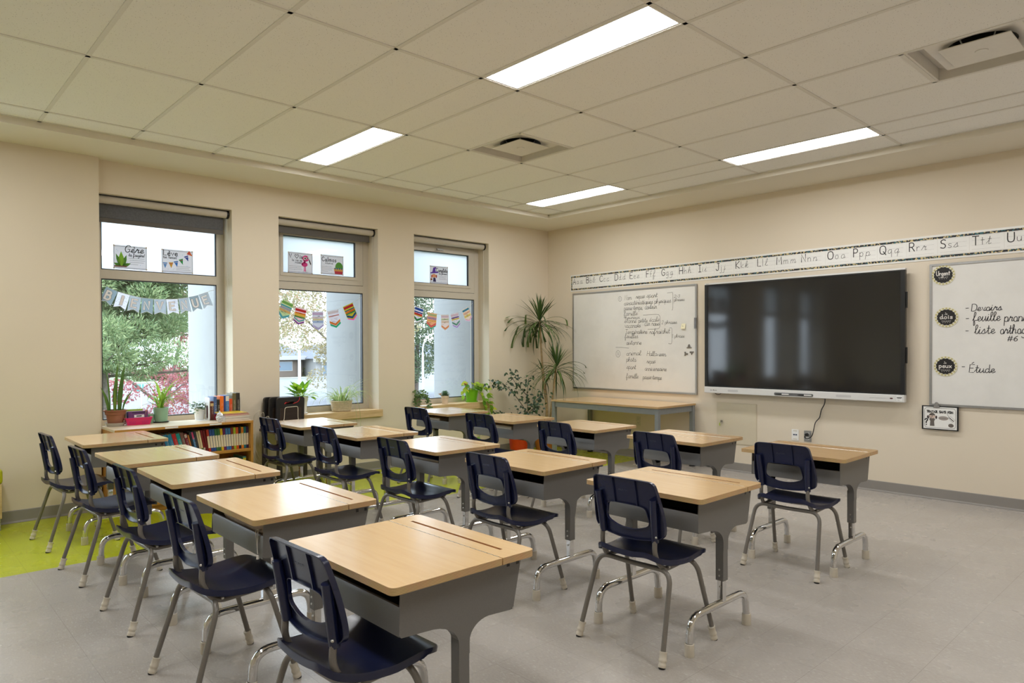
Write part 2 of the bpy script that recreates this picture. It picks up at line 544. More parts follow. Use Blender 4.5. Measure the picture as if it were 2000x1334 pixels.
# ------------------------------------------------------------------ one-stroke alphabet (x height 10, capitals 20)
GL = {
 'a': (11, '~8,9 4,10 0,6 1,1 4,0 8,5|8,10 8,3 9,0 11,1'), 'b': (10, '0,20 0,0|~0,5 3,9 7,9 8,5 6,0 2,0 0,3'),
 'c': (9, '~8,8 5,10 1,8 0,4 2,0 6,0 8,2'), 'd': (11, '~8,8 4,10 0,6 1,1 4,0 8,4|8,20 8,2 9,0 11,1'),
 'e': (9, '~0,5 7,6 7,9 4,10 1,8 0,4 2,0 6,0 8,2'), 'f': (8, '~8,18 6,20 3,19 3,14 3,0|0,10 7,10'),
 'g': (10, '~8,9 4,10 0,6 1,1 4,0 8,5|~8,10 8,-5 6,-9 2,-9 0,-7'), 'h': (10, '0,20 0,0|~0,5 3,9 6,10 8,7 8,0'),
 'i': (4, '1,10 1,0|1,14 1.3,14.6'), 'j': (5, '~3,10 3,-6 1,-9 -2,-8|3,14 3.3,14.6'), 'k': (9, '0,20 0,0|7,10 0,4 8,0'),
 'l': (4, '1,20 1,0'), 'm': (15, '0,10 0,0|~0,6 3,10 6,8 6,0|~6,6 9,10 12,8 12,0'), 'n': (10, '0,10 0,0|~0,6 3,10 7,9 8,6 8,0'),
 'o': (10, '~4,10 1,8 0,4 2,0 6,0 8,4 7,9 4,10'), 'p': (10, '0,10 0,-9|~0,6 3,10 7,9 8,5 6,0 2,0 0,3'),
 'q': (10, '~8,9 4,10 0,6 1,1 4,0 8,5|8,10 8,-9'), 'r': (7, '0,10 0,0|~0,6 3,10 6,9'),
 's': (8, '~7,9 3,10 1,8 3,5 6,4 7,2 4,0 0,1'), 't': (7, '3,17 3,0|0,11 7,11'), 'u': (10, '~0,10 0,3 3,0 6,1 8,5|8,10 8,0'),
 'v': (9, '0,10 4,0 8,10'), 'w': (13, '0,10 3,0 6,9 9,0 12,10'), 'x': (9, '0,10 8,0|8,10 0,0'), 'y': (9, '0,10 4,1|8,10 2,-9'),
 'z': (9, '0,10 8,10 0,0 8,0'),
 'A': (14, '0,0 6,20 12,0|2,7 10,7'), 'B': (13, '0,0 0,20|~0,20 7,20 9,16 7,11 0,11|~0,11 8,11 11,6 8,0 0,0'),
 'C': (14, '~12,17 8,20 3,18 0,10 3,2 8,0 12,3'), 'D': (14, '0,0 0,20|~0,20 7,20 12,15 12,5 7,0 0,0'),
 'E': (12, '10,20 0,20 0,0 10,0|0,11 8,11'), 'F': (11, '10,20 0,20 0,0|0,11 8,11'),
 'G': (14, '~12,17 8,20 3,18 0,10 3,2 8,0 12,3|12,3 12,9 7,9'), 'H': (14, '0,20 0,0|12,20 12,0|0,10 12,10'),
 'I': (9, '4,20 4,0|0,20 8,20|0,0 8,0'), 'J': (11, '~8,20 8,5 6,0 2,0 0,4|4,20 11,20'), 'K': (13, '0,20 0,0|11,20 0,9 11,0'),
 'L': (11, '0,20 0,0 9,0'), 'M': (17, '0,0 1,20 7,6 13,20 14,0'), 'N': (14, '0,0 0,20 11,0 11,20'),
 'O': (16, '~7,20 2,18 0,10 2,2 7,0 12,2 14,10 12,18 7,20'), 'P': (12, '0,0 0,20|~0,20 7,20 10,15 7,10 0,10'),
 'Q': (16, '~7,20 2,18 0,10 2,2 7,0 12,2 14,10 12,18 7,20|8,6 14,-2'), 'R': (13, '0,0 0,20|~0,20 7,20 10,15 7,10 0,10|5,10 11,0'),
 'S': (12, '~10,18 6,20 1,17 2,12 8,9 10,4 6,0 0,2'), 'T': (13, '6,20 6,0|0,20 12,20'), 'U': (14, '~0,20 0,5 3,0 9,0 12,5 12,20'),
 'V': (14, '0,20 6,0 12,20'), 'W': (18, '0,20 4,0 8,16 12,0 16,20'), 'X': (13, '0,20 11,0|11,20 0,0'), 'Y': (13, '0,20 6,10 12,20|6,10 6,0'),
 'Z': (12, '0,20 11,20 0,0 11,0'),
 '1': (6, '0,15 3,20 3,0'), '2': (11, '~0,16 4,20 8,18 8,12 0,0|0,0 9,0'), '3': (10, '~0,18 5,20 8,16 3,11 8,7 6,1 0,2'),
 '6': (10, '~7,19 2,14 0,6 3,0 7,2 7,8 3,9 0,6'), '7': (10, '0,20 9,20 3,0'), '4': (10, '6,0 6,20 0,6 9,6'),
 '-': (8, '0,9 6,9'), '.': (4, '0,0 0.6,0.6'), ',': (4, '1,1 0,-3'), '!': (4, '1,20 1,6|1,0 1.3,0.6'), '?': (10, '~0,16 4,20 8,16 4,10 4,6|4,0 4.3,0.6'),
 '#': (12, '3,20 1,0|8,20 6,0|0,13 10,13|0,6 10,6'), ' ': (8, ''), "'": (4, '1,20 0,16'), '*': (12, '~6,2 0,11 2,18 6,14 10,18 12,11 6,2'),
}
ACC = {'é': ('e', '4,13 7,16'), 'è': ('e', '7,13 4,16'), 'É': ('E', '4,23 8,26'), 'ï': ('i', ''), 'ê': ('e', '2,13 4,16 7,13')}
CURS = {
 'b': (10, '~-2,3 3,15 2,20 0,17 0,3 3,0 7,3 6,9 9,9'), 'f': (9, '~-2,2 4,14 4,20 1,18 1,-8 4,-7 3,1 8,2'),
 'k': (10, '~-2,2 3,15 2,20 0,17 0,0|~0,5 5,10 6,7 1,5|~1,5 6,0 9,2'), 'l': (6, '~-2,2 4,15 3,20 0,17 1,2 4,0 7,2'),
 'h': (11, '~-2,2 3,15 2,20 0,17 0,0|~0,4 4,10 7,8 7,1 11,2'), 'r': (9, '~-2,1 2,10 3,11 3,8 7,9|~7,9 6,1 10,2'),
 's': (9, '~-2,1 4,10 5,9 6,2 3,0 0,1|3,0 9,2'), 't': (8, '~-2,2 3,10 3,18|~3,18 3,2 5,0 8,2|0,12 7,12'), 'i': (6, '~-2,2 2,10|~2,10 1,2 3,0 6,2|2,14 2.4,14.6'),
 'e': (9, '~-2,2 6,6 5,10 1,8 1,2 4,0 9,3'), 'u': (11, '~-2,3 1,10|~1,10 0,2 3,0 8,6|~8,10 8,2 10,0 12,2'),
}
def glyph(ch, cursive=False):
    extra = None
    if ch in ACC:
        ch, extra = ACC[ch]
    if cursive and ch in CURS:
        wd, s = CURS[ch]
    else:
        wd, s = GL.get(ch, GL['-'])
    st = []
    for part in s.split('|'):
        if not part: continue
        cv = part[0] == '~'
        pts = [tuple(float(q) for q in p.split(',')) for p in part.lstrip('~').split()]
        pts = [Vector((p[0], p[1])) for p in pts]
        st.append(catmull(pts, 5) if cv else pts)
    if cursive and ch.islower() and ch not in CURS and st:
        st.append(catmull([Vector((wd - 3, 1)), Vector((wd - 1, 0)), Vector((wd + 1, 3))], 3))
    if extra:
        st.append([Vector(tuple(float(q) for q in p.split(','))) for p in extra.split()])
    return wd, st

def write(mb, text, fr, x, y, size, width, off=0.0006, mi=0, cursive=False, slant=0.0, track=3.0, fit=None, closed=False, jit=0.0):
    """size is the height of a small letter"""
    sc = size / 10.0
    adv = sum(glyph(c, cursive)[0] + track for c in text) - track
    sx = sc if fit is None else fit / adv
    cx = 0.0; si = 0
    rnd = random.Random(len(text) * 7 + ord(text[0]))
    for c in text:
        wd, st = glyph(c, cursive)
        dy = rnd.uniform(-jit, jit) * 10
        for s in st:
            mb.stroke([(x + (cx + p.x + slant * p.y) * sx, y + (p.y + dy) * sc) for p in s], width, fr, off + 0.00004 * si, mi); si += 1
        cx += wd + track
    return adv * sx

# ------------------------------------------------------------------ palette
m_wall = M('wall_paint_beige', (223, 212, 193), 0.75, var=0.012, scale=2.0, bump=0.05, bscale=350, spec=0.25)
m_soffit = M('soffit_paint', (226, 220, 206), 0.8, var=0.01, scale=2.0, spec=0.2)
m_base = M('vinyl_baseboard_grey', (140, 136, 131), 0.45, var=0.03, scale=4)
m_tile = tile_mat()
m_grid = M('ceiling_grid_white', (222, 219, 213), 0.55, var=0.01)
m_floor = floor_mat()
m_frame = M('window_vinyl_taupe', (196, 189, 176), 0.45, var=0.015)
m_white = M('white_plastic', (238, 238, 236), 0.4, var=0.01)
m_gasket = M('window_gasket_black', (35, 40, 48), 0.5, var=0.03)
m_glass = glass_mat()
m_frost = frosted_mat()
m_maple = wood('maple_sill', (196, 164, 116), (226, 198, 152), 'Y', 4, 0.4)
m_desk = wood('maple_laminate', (240, 198, 140), (247, 208, 152), 'X', 3.0, 0.27, 0.5)
m_desk.node_tree.nodes['Principled BSDF'].inputs['Coat Weight'].default_value = 1.0
m_desk.node_tree.nodes['Principled BSDF'].inputs['Coat Roughness'].default_value = 0.17
m_ply = plywood_edge()
m_groove = wood('routed_groove', (160, 112, 66), (186, 138, 88), 'X', 6, 0.6)
m_steel = M('grey_textured_steel', (108, 106, 103), 0.42, 0.0, var=0.05, scale=300, bump=0.25, bscale=900, spec=0.6)
m_inside = M('desk_inside_grey', (62, 61, 60), 0.5, var=0.04)
m_tube = M('grey_enamel_tube', (114, 109, 102), 0.3, 0.0, var=0.06, scale=250, spec=0.6)
m_chrome = M('polished_chrome', (215, 215, 215), 0.08, 1.0, var=0.03, scale=8)
m_screw = M('zinc_screw', (200, 198, 192), 0.3, 1.0, var=0.02)
m_boot = M('ivory_rubber', (208, 200, 184), 0.55, var=0.03, scale=40)
m_bootdk = M('black_glide', (25, 24, 24), 0.6, var=0.05)
m_navy = M('navy_polypropylene', (23, 29, 60), 0.24, var=0.06, scale=60, bump=0.06, bscale=900, spec=0.55)
m_alu = M('brushed_aluminium', (178, 178, 178), 0.35, 0.9, var=0.04, scale=60)
m_board = board_mat()
m_ink = M('black_marker_ink', (42, 42, 46), 0.5, var=0.1, scale=90)
m_black = M('black_plastic', (22, 22, 23), 0.35, var=0.06)
m_print = M('printed_black', (24, 24, 26), 0.45, var=0.05)
m_paper = M('white_paper', (236, 236, 233), 0.45, var=0.012)
m_paperT = M('white_paper_backlit', (236, 236, 240), 0.5, var=0.012, trans=0.45)
m_soil = M('potting_soil', (58, 44, 34), 0.95, var=0.25, scale=120, bump=0.6, bscale=200)
m_string = M('white_string', (222, 218, 208), 0.8, var=0.03)

# ------------------------------------------------------------------ room shell
HC, HS = 2.911, 2.86
SO = 0.62                    # soffit depth
RX, RY = 8.3, -9.4           # far side of the room, behind the camera
JX, JY = 0.08, -5.285        # the wall steps in here
WT, WB = 2.592, 0.572        # window openings
WIN = [(-5.285, -4.19), (-3.741, -2.628), (-2.159, -1.047)]
WD = 0.30                    # wall thickness

fl = MB().box(-0.4, RX + 0.2, RY - 0.2, 0.2, -0.12, 0.0)
struct(fl.obj('floor', m_floor))

wl = MB()
wl.box(-WD, 0, WIN[0][0], 0.2, WT, 3.05)
wl.box(-WD, 0, WIN[0][0], 0.2, 0.0, WB)
wl.box(-WD, 0, WIN[0][1], WIN[1][0], WB, WT)
wl.box(-WD, 0, WIN[1][1], WIN[2][0], WB, WT)
wl.box(-WD, 0, WIN[2][1], 0.2, WB, WT)
WIN2 = [(-7.17, -6.06), (-8.70, -7.59)]
wl.box(-WD, JX, RY - 0.2, JY, WT, 3.05)
wl.box(-WD, JX, RY - 0.2, JY, 0.0, WB)
for a_, b_ in ((RY - 0.2, WIN2[1][0]), (WIN2[1][1], WIN2[0][0]), (WIN2[0][1], JY)):
    wl.box(-WD, JX, a_, b_, WB, WT)
struct(wl.obj('wall_left', m_wall))
struct(MB().box(0.0, RX + 0.2, 0.0, 0.2, 0.0, 3.05).obj('wall_back', m_wall))
struct(MB().box(RX, RX + 0.2, RY, 0.0, 0.0, 3.05).obj('wall_right', m_wall))
struct(MB().box(JX, RX + 0.2, RY - 0.2, RY, 0.0, 3.05).obj('wall_front', m_wall))

bb = MB()
def base_strip(mb, a, b, nrm):
    a = Vector(a); b = Vector(b); nv = Vector(nrm)
    prof = [(0, 0.0), (0.014, 0.0), (0.014, 0.004), (0.007, 0.016), (0.005, 0.09), (0.003, 0.094), (0, 0.094)]
    vs = []
    for p in (a, b):
        for t, h in prof: vs.append(p + nv * t + Vector((0, 0, h)))
    k = len(prof)
    mb.add(vs, [(i, i + 1, k + i + 1, k + i) for i in range(k - 1)] + [tuple(range(k - 1, -1, -1)), tuple(range(k, 2 * k))])
b1 = MB(); base_strip(b1, (0.014, 0, 0), (RX, 0, 0), (0, -1, 0)); struct(b1.obj('baseboard_back', m_base))
b2 = MB(); base_strip(b2, (0, JY + 0.0, 0), (0, 0, 0), (1, 0, 0)); base_strip(b2, (JX, RY, 0), (JX, JY, 0), (1, 0, 0)); struct(b2.obj('baseboard_left', m_base))

# suspended ceiling: perimeter soffit, tiles, grid
sf = MB()
sf.box(0.0, SO, RY, 0.0, HS, HS + 0.12)
sf.box(SO, RX, -SO, 0.0, HS, HS + 0.12)
sf.box(RX - SO, RX, RY, -SO, HS, HS + 0.12)
sf.box(SO, RX - SO, RY, RY + SO, HS, HS + 0.12)
struct(sf.obj('ceiling_soffit', m_soffit))

GX0, GP = 0.890, 1.2107
GR0, FT = -3.981, 0.2975
gx = [GX0 + GP * k for k in range(0, 6)]
rows = []
base_rows = [1, 3, 5, 7, 9, 10]
krows = [-18, -17, -15, -13, -11, -9, -8, -6, -4, -2, 0, 1, 3, 5, 7, 9, 10]
ry = [GR0 + FT * k for k in krows if GR0 + FT * k > RY + SO]
LIGHTS = []
for cx0 in (0, 2, 4):
    for kr in (9, 0, -9):
        LIGHTS.append((GX0 + GP * cx0, GX0 + GP * (cx0 + 1), GR0 + FT * kr, GR0 + FT * (kr + 1)))
DIFF = [(GX0 + GP, GX0 + GP + 2 * FT + 0.01, GR0 + 3 * FT, GR0 + 5 * FT), (GX0 + 3.5 * GP - 0.01, GX0 + 4 * GP, GR0 + 5 * FT, GR0 + 7 * FT)]
def in_hole(x, y):
    return any(a < x < b and c < y < d for a, b, c, d in LIGHTS + DIFF)
xs = sorted(set([SO, RX - SO] + [v for v in gx if v < RX - SO] + [d[i] for d in DIFF for i in (0, 1)]))
ys = sorted(set([RY + SO, -SO] + ry))
ct = MB()
for i in range(len(xs) - 1):
    for j in range(len(ys) - 1):
        if not in_hole((xs[i] + xs[i + 1]) / 2, (ys[j] + ys[j + 1]) / 2):
            ct.box(xs[i], xs[i + 1], ys[j], ys[j + 1], HC, HC + 0.02)
struct(ct.obj('ceiling', m_tile))
cg = MB()
GW = 0.012
def grid_bar(x0, x1, y0, y1):
    cg.box(x0, x1, y0, y1, HC - 0.004, HC + 0.03)
for v in gx:
    if v < RX - SO:
        segs = [(RY + SO, -SO)]
        grid_bar(v - GW, v + GW, RY + SO, -SO)
for y in ry:
    grid_bar(SO, RX - SO, y - GW, y + GW)
for d in DIFF:
    for x in (d[0], d[1]):
        if min(abs(x - g) for g in gx) > 0.02: grid_bar(x - GW, x + GW, d[2], d[3])
for a in (SO, RX - SO - 0.02): grid_bar(a, a + 0.02, RY + SO, -SO)
for a in (RY + SO, -SO - 0.02): grid_bar(SO, RX - SO, a, a + 0.02)
g_o = struct(cg.obj('ceiling_grid', m_grid))

m_panel = emit_mat('lit_panel_diffuser', (0.98, 0.985, 1.0, 1), LAMP)
m_panel.cycles.emission_sampling = 'FRONT'
LBL = {(0, 9): 'long white recessed ceiling light by the window wall and board wall corner',
       (2, 9): 'recessed ceiling light nearest the board wall above the display and right whiteboard',
       (0, 0): 'recessed ceiling light near the window wall above the middle window',
       (2, 0): 'largest recessed ceiling light overhead, top middle of the photo'}
i = 0
for cx0 in (0, 2, 4):
    for kr in (9, 0, -9):
        a, b, c, d = LIGHTS[i]; i += 1
        e = empty('ceiling_light', ((a + b) / 2, (c + d) / 2, HC))
        lab = LBL.get((cx0, kr), 'recessed ceiling light panel behind the view')
        tag(e, lab, 'ceiling light', 'recessed ceiling light panels')
        hx, hy = (b - a) / 2 - GW, (d - c) / 2 - GW
        out = [(-hx, -hy), (hx, -hy), (hx, hy), (-hx, hy)]
        q = 0.012
        inn = [(-hx + q, -hy + q), (hx - q, -hy + q), (hx - q, hy - q), (-hx + q, hy - q)]
        MB().frame_slab(out, inn, frame((0, 0, 0), (1, 0, 0), (0, 1, 0)), -0.001, 0.05).obj('housing', m_white, e)
        MB().quad((-hx + q, hy - q, 0.004), (hx - q, hy - q, 0.004), (hx - q, -hy + q, 0.004), (-hx + q, -hy + q, 0.004)).obj('diffuser_panel', m_panel, e)

# square air diffusers: recessed rim, sloped plate with a round throat, hanging centre plate on struts
m_diff = M('diffuser_white_enamel', (218, 214, 206), 0.28, var=0.02)
m_throat = M('duct_throat_grey', (70, 69, 67), 0.5, 0.3, var=0.1)
for k, d in enumerate(DIFF):
    cx, cy = (d[0] + d[1]) / 2, (d[2] + d[3]) / 2
    e = empty('air_diffuser', (cx, cy, HC))
    tag(e, ['square white air diffuser between the two lights near the windows',
            'square white air diffuser at the top right corner of the photo'][k], 'air vent', 'square ceiling air diffusers')
    h = (d[1] - d[0]) / 2 - GW
    fr = frame((0, 0, 0), (1, 0, 0), (0, 1, 0))
    sq = lambda s, n=8: [(-s + 2 * s * i / n, -s) for i in range(n)] + [(s, -s + 2 * s * i / n) for i in range(n)] + [(s - 2 * s * i / n, s) for i in range(n)] + [(-s, s - 2 * s * i / n) for i in range(n)]
    circ = lambda r, n=32: [(r * math.cos(-0.75 * PI + 2 * PI * i / n), r * math.sin(-0.75 * PI + 2 * PI * i / n)) for i in range(n)]
    MB().frame_slab(sq(h), sq(h - 0.012), fr, -0.001, 0.07).obj('rim', m_diff, e)
    pl = MB()
    loops = [(sq(h - 0.012), 0.07), (sq(h - 0.05), 0.05), (sq(h - 0.075), 0.024), (circ(0.165), 0.04), (circ(0.135), 0.075), (circ(0.125), 0.16)]
    for a in range(len(loops) - 1):
        A, za = loops[a]; B, zb = loops[a + 1]
        vs = [(p[0], p[1], za) for p in A] + [(p[0], p[1], zb) for p in B]
        n = len(A)
        pl.add(vs, [(q, n + q, n + (q + 1) % n, (q + 1) % n) for q in range(n)], 1 if a >= 3 else 0)
    pl.add([(p[0], p[1], 0.16) for p in circ(0.125)], [tuple(range(32))], 1)
    pl.obj('face_plate', [m_diff, m_throat], e, smooth=40)
    cp = MB().box(-0.165, 0.165, -0.165, 0.165, 0.006, 0.012)
    cp.obj('centre_plate', m_diff, e, bevel=0.002)
    MB().lathe([(0.0, 0.002), (0.03, 0.002), (0.032, 0.006)], 20, (0, 0, 0.0)).obj('cap', m_diff, e, smooth=40)
    for sx, sy in ((1, 1), (1, -1), (-1, 1), (-1, -1)):
        MB().tube([(sx * 0.06, sy * 0.06, 0.012), (sx * 0.1, sy * 0.1, 0.11)], 0.004, 6).obj('strut', m_alu, e)

# ------------------------------------------------------------------ windows
YZ = lambda x: frame((x, 0, 0), (0, 1, 0), (0, 0, 1))
def rect(y0, y1, z0, z1): return [(y0, z0), (y1, z0), (y1, z1), (y0, z1)]
def make_window(idx, y0, y1, sash, overhang):
    e = empty('window_%d' % idx, (0, 0, 0)); struct(e)
    f = MB()
    lo = rect(y0 + 0.07, y1 - 0.07, 0.705, 1.908)
    if sash:
        up = rect(y0 + 0.055, y1 - 0.066, 1.984, 2.53)
    else:
        up = rect(y0 + 0.07, y1 - 0.07, 1.985, 2.49)
    f.frame_slab(rect(y0, y1, 0.6, 1.946), lo, YZ(0), -0.27, -0.20)
    f.frame_slab(rect(y0, y1, 1.946, WT), up, YZ(0), -0.27, -0.20)
    f.obj('window_frame', m_frame, e, bevel=0.003)
    g = MB()
    def ring(r, t, x0, x1):
        g.frame_slab(r, [(r[0][0] + t, r[0][1] + t), (r[1][0] - t, r[1][1] + t), (r[2][0] - t, r[2][1] - t), (r[3][0] + t, r[3][1] - t)], YZ(0), x0, x1)
    ring(lo, 0.008, -0.25, -0.206)
    if sash:
        s = MB()
        so = rect(up[0][0] + 0.004, up[1][0] - 0.004, up[0][1] + 0.004, up[2][1] - 0.004)
        si = rect(y0 + 0.132, y1 - 0.162, 2.072, 2.45)
        s.frame_slab(so, si, YZ(0), -0.262, -0.196)
        so_ = s.obj('sash', m_frame, e, bevel=0.004)
        # a raised inner bead
        sb = MB(); q = 0.03
        sb.frame_slab(rect(si[0][0] - q, si[1][0] + q, si[0][1] - q, si[2][1] + q), si, YZ(0), -0.2, -0.189)
        sb.obj('glazing_bead', m_frame, so_, bevel=0.003)
        ring(si, 0.006, -0.25, -0.205)
        ring(up, 0.007, -0.256, -0.2035)
        gl = si
        hb = MB()
        hb.box(-0.194, -0.178, -0.05, 0.05, 2.468, 2.492)
        hb.tube([(-0.18, 0.0, 2.48), (-0.15, 0.0, 2.478), (-0.148, -0.07, 2.47)], 0.007, 8)
        yc = (y0 + y1) / 2 - 0.05
        hb.obj('latch_handle', m_alu, so_, bevel=0.003, loc=(0, yc, 0))
    else:
        ring(up, 0.008, -0.25, -0.206)
        gl = up
    g.obj('gasket', m_gasket, e)
    MB().quad((-0.226, lo[0][0], lo[0][1]), (-0.226, lo[1][0], lo[0][1]), (-0.226, lo[1][0], lo[2][1]), (-0.226, lo[0][0], lo[2][1])).obj('pane', m_glass, e)
    MB().quad((-0.224, gl[0][0], gl[0][1]), (-0.224, gl[1][0], gl[0][1]), (-0.224, gl[1][0], gl[2][1]), (-0.224, gl[0][0], gl[2][1])).obj('frosted_pane', m_frost, e)
    if overhang:
        MB().box(-0.205, 0.03, y0 - 0.036, y1 + 0.034, WB + 0.0, 0.648).obj('window_sill', m_maple, e, bevel=0.003)
        # the board's back half sits in the opening only
    else:
        MB().box(-0.205, -0.01, y0 + 0.001, y1 - 0.001, WB, 0.648).obj('window_sill', m_maple, e, bevel=0.003)
    return e
make_window(1, WIN[0][0], WIN[0][1], False, False)
make_window(2, WIN[1][0], WIN[1][1], True, True)
make_window(3, WIN[2][0], WIN[2][1], True, True)
make_window(4, WIN2[0][0], WIN2[0][1], False, False)
make_window(5, WIN2[1][0], WIN2[1][1], False, False)

m_roll = M('blind_roll_beige', (190, 182, 168), 0.6, var=0.02)
m_fab = M('blind_fabric_grey', (122, 122, 124), 0.8, var=0.18, scale=70, trans=0.45)
m_hem = M('blind_hem_dark', (92, 88, 84), 0.7, var=0.04)
for k, (y0, y1, drop) in enumerate(((WIN[0][0], WIN[0][1], 2.371), (WIN[1][0], WIN[1][1], 2.454), (WIN[2][0], WIN[2][1], None))):
    e = empty('roller_blind', (-0.085, (y0 + y1) / 2, 2.556))
    tag(e, ['grey roller blind let down furthest, above the BIENVENUE banner window',
            'roller blind with a short dark hem at the middle window',
            'roller blind rolled right up at the window nearest the corner'][k], 'blind', 'roller blinds')
    h = (y1 - y0) / 2
    MB().lathe([(0.0, -h + 0.02), (0.034, -h + 0.02), (0.034, h - 0.022), (0.0, h - 0.022)], 24, axis='Y', close=False).obj('roller', m_roll, e, smooth=40)
    br = MB()
    for s in (-1, 1):
        br.lathe([(0.0, s * (h - 0.021)), (0.038, s * (h - 0.021)), (0.038, s * (h - 0.004)), (0.0, s * (h - 0.004))], 20, axis='Y', close=False)
    br.obj('bracket', m_black, e, smooth=40)
    MB().box(-0.04, 0.04, -h + 0.004, h - 0.004, 0.033, 0.0355).obj('headrail', m_alu, e)
    if drop:
        zf = drop - 2.556
        if zf < -0.15:
            MB().box(-0.0345, -0.0335, -h + 0.03, h - 0.035, zf + 0.02, 0.0).obj('fabric', m_fab, e)
        MB().box(-0.04, -0.028, -h + 0.03, h - 0.035, zf, zf + (0.04 if zf < -0.15 else 0.075)).obj('hem_bar', m_hem, e, bevel=0.003)
    MB().tube([(0.0, h - 0.012, -0.03), (0.005, h - 0.012, -0.5), (0.0, h - 0.012, -0.95)], 0.0018, 6).obj('chain', m_string, e)

# ------------------------------------------------------------------ outside
m_conc = M('pale_concrete', (148, 150, 152), 0.8, var=0.03, scale=5, bump=0.1, bscale=60)
for k, (a, b) in enumerate(((-4.235, -3.70), (-2.672, -2.12), (-1.092, -0.50))):
    struct(MB().box(-1.075, -0.302, a, b, -2.5, 5.0).obj('trim_%d' % (k + 1), m_conc))
m_lawn = M('lawn_green', (76, 89, 56), 0.95, var=0.3, scale=2.5)
m_asph = M('asphalt_pale', (84, 88, 96), 0.8, var=0.05, scale=1.5)
m_walk = M('sidewalk_concrete', (120, 120, 116), 0.85, var=0.04, scale=2)
GZ = -2.5
struct(MB().box(-140, -0.4, -70, 110, GZ - 0.3, GZ).obj('ground', m_lawn))
struct(MB().box(-76, -34, -70, 110, GZ, GZ + 0.03).obj('road', m_asph))
struct(MB().box(-80, -77.2, -70, 110, GZ, GZ + 0.06).obj('sidewalk', m_walk))

m_bark = M('grey_bark', (89, 80, 73), 0.9, var=0.25, scale=14, bump=0.6, bscale=30)
def blob_leaves(mb, c, rad, n, s, rnd, squash=(1, 1, 1), needle=0.0, droop=0.0):
    c = Vector(c)
    for _ in range(n):
        while True:
            p = Vector((rnd.uniform(-1, 1), rnd.uniform(-1, 1), rnd.uniform(-1, 1)))
            if 0.05 < p.length <= 1: break
        p = p.normalized() * (p.length ** 0.45)
        q = c + Vector((p.x * rad * squash[0], p.y * rad * squash[1], p.z * rad * squash[2]))
        d = Vector((rnd.gauss(0, 1), rnd.gauss(0, 1), rnd.gauss(0, 1))).normalized()
        if needle: d = (p.normalized() + d * 0.6 + Vector((0, 0, 0.35))).normalized()
        t = d.orthogonal().normalized()
        t = (Matrix.Rotation(rnd.uniform(0, 6.28), 3, d) @ t)
        L = s * rnd.uniform(0.6, 1.3); W = L * (0.2 if needle else 0.62)
        if needle:
            mb.add([q - t * W, q + t * W, q + t * W * 0.3 + d * L * 1.5, q - t * W * 0.3 + d * L * 1.5], [(0, 1, 2, 3)])
        else:
            mb.add([q - d * L * 0.5, q + t * W * 0.5, q + d * L * 0.5, q - t * W * 0.5], [(0, 1, 2, 3)])

def tree(name, loc, label, mat, blobs, leaf, trunk, seed, needle=0.0, group='trees outside the windows'):
    rnd = random.Random(seed)
    e = empty(name, loc)
    tag(e, label, 'tree', group)
    tb = MB()
    for path, r in trunk:
        pp = catmull([Vector(p) for p in path], 4)
        tb.tube(pp, [r * (1 - 0.75 * i / (len(pp) - 1)) for i in range(len(pp))], 8)
    tb.obj('trunk', m_bark, e, smooth=60)
    lb = MB()
    for (c, r, n) in blobs:
        blob_leaves(lb, c, r, n, leaf, rnd, (1, 1, 0.62), needle)
    lb.obj('foliage', mat, e)
    return e

m_pine = leaf_mat('pine_needles', (83, 107, 70), (144, 155, 110), 0.3, 0.6, (107, 126, 84))
m_red = leaf_mat('red_maple_leaves', (134, 56, 65), (158, 104, 107), 0.4, 0.6)
m_yel = leaf_mat('yellow_maple_leaves', (148, 131, 91), (158, 148, 124), 0.4, 0.6, (142, 136, 100))
m_org = leaf_mat('orange_maple_leaves', (150, 120, 95), (158, 140, 120), 0.4, 0.6, (113, 120, 83))
m_grn = leaf_mat('green_maple_leaves', (61, 79, 56), (100, 112, 81), 0.35, 0.6, (77, 92, 65))
m_hedge = leaf_mat('hedge_leaves', (75, 88, 49), (104, 112, 67), 0.2, 0.7)

rnd = random.Random(5)
# white pine close to the first window: sprays along rising, then drooping boughs
PX = (-15.5, -2.0, GZ)
boughs = []; pb = []
pine_trunk = [([(0, 0, 0), (0.1, 0.05, 4), (-0.1, 0.1, 9)], 0.30)]
for k in range(84):
    h = 2.95 + k * 0.075 + rnd.uniform(-0.1, 0.1)
    a = rnd.uniform(-1.2, 1.9) if k % 5 else rnd.uniform(0, 6.28)
    L = max(1.6, 5.0 - 0.42 * (h - 3.0)) * rnd.uniform(0.55, 1.05)
    if math.sin(a) > 0.5: L *= 0.78
    d = Vector((math.cos(a), math.sin(a), 0))
    pts = [Vector((0, 0, h)), d * L * 0.5 + Vector((0, 0, h + 0.12)), d * L + Vector((0, 0, h + 0.30))]
    boughs.append((pts, 0.045))
    for j in range(8):
        t = 0.25 + 0.75 * j / 7
        q = d * L * t + Vector((rnd.uniform(-0.5, 0.5), rnd.uniform(-0.5, 0.5), h + 0.12 + 0.3 * t + rnd.uniform(-0.1, 0.2)))
        pb.append((q, rnd.uniform(0.36, 0.6), 400))
tree('pine_tree', PX, 'big soft green pine filling the view through the left window', m_pine, pb, 0.065, pine_trunk + boughs, 3, needle=1.0)
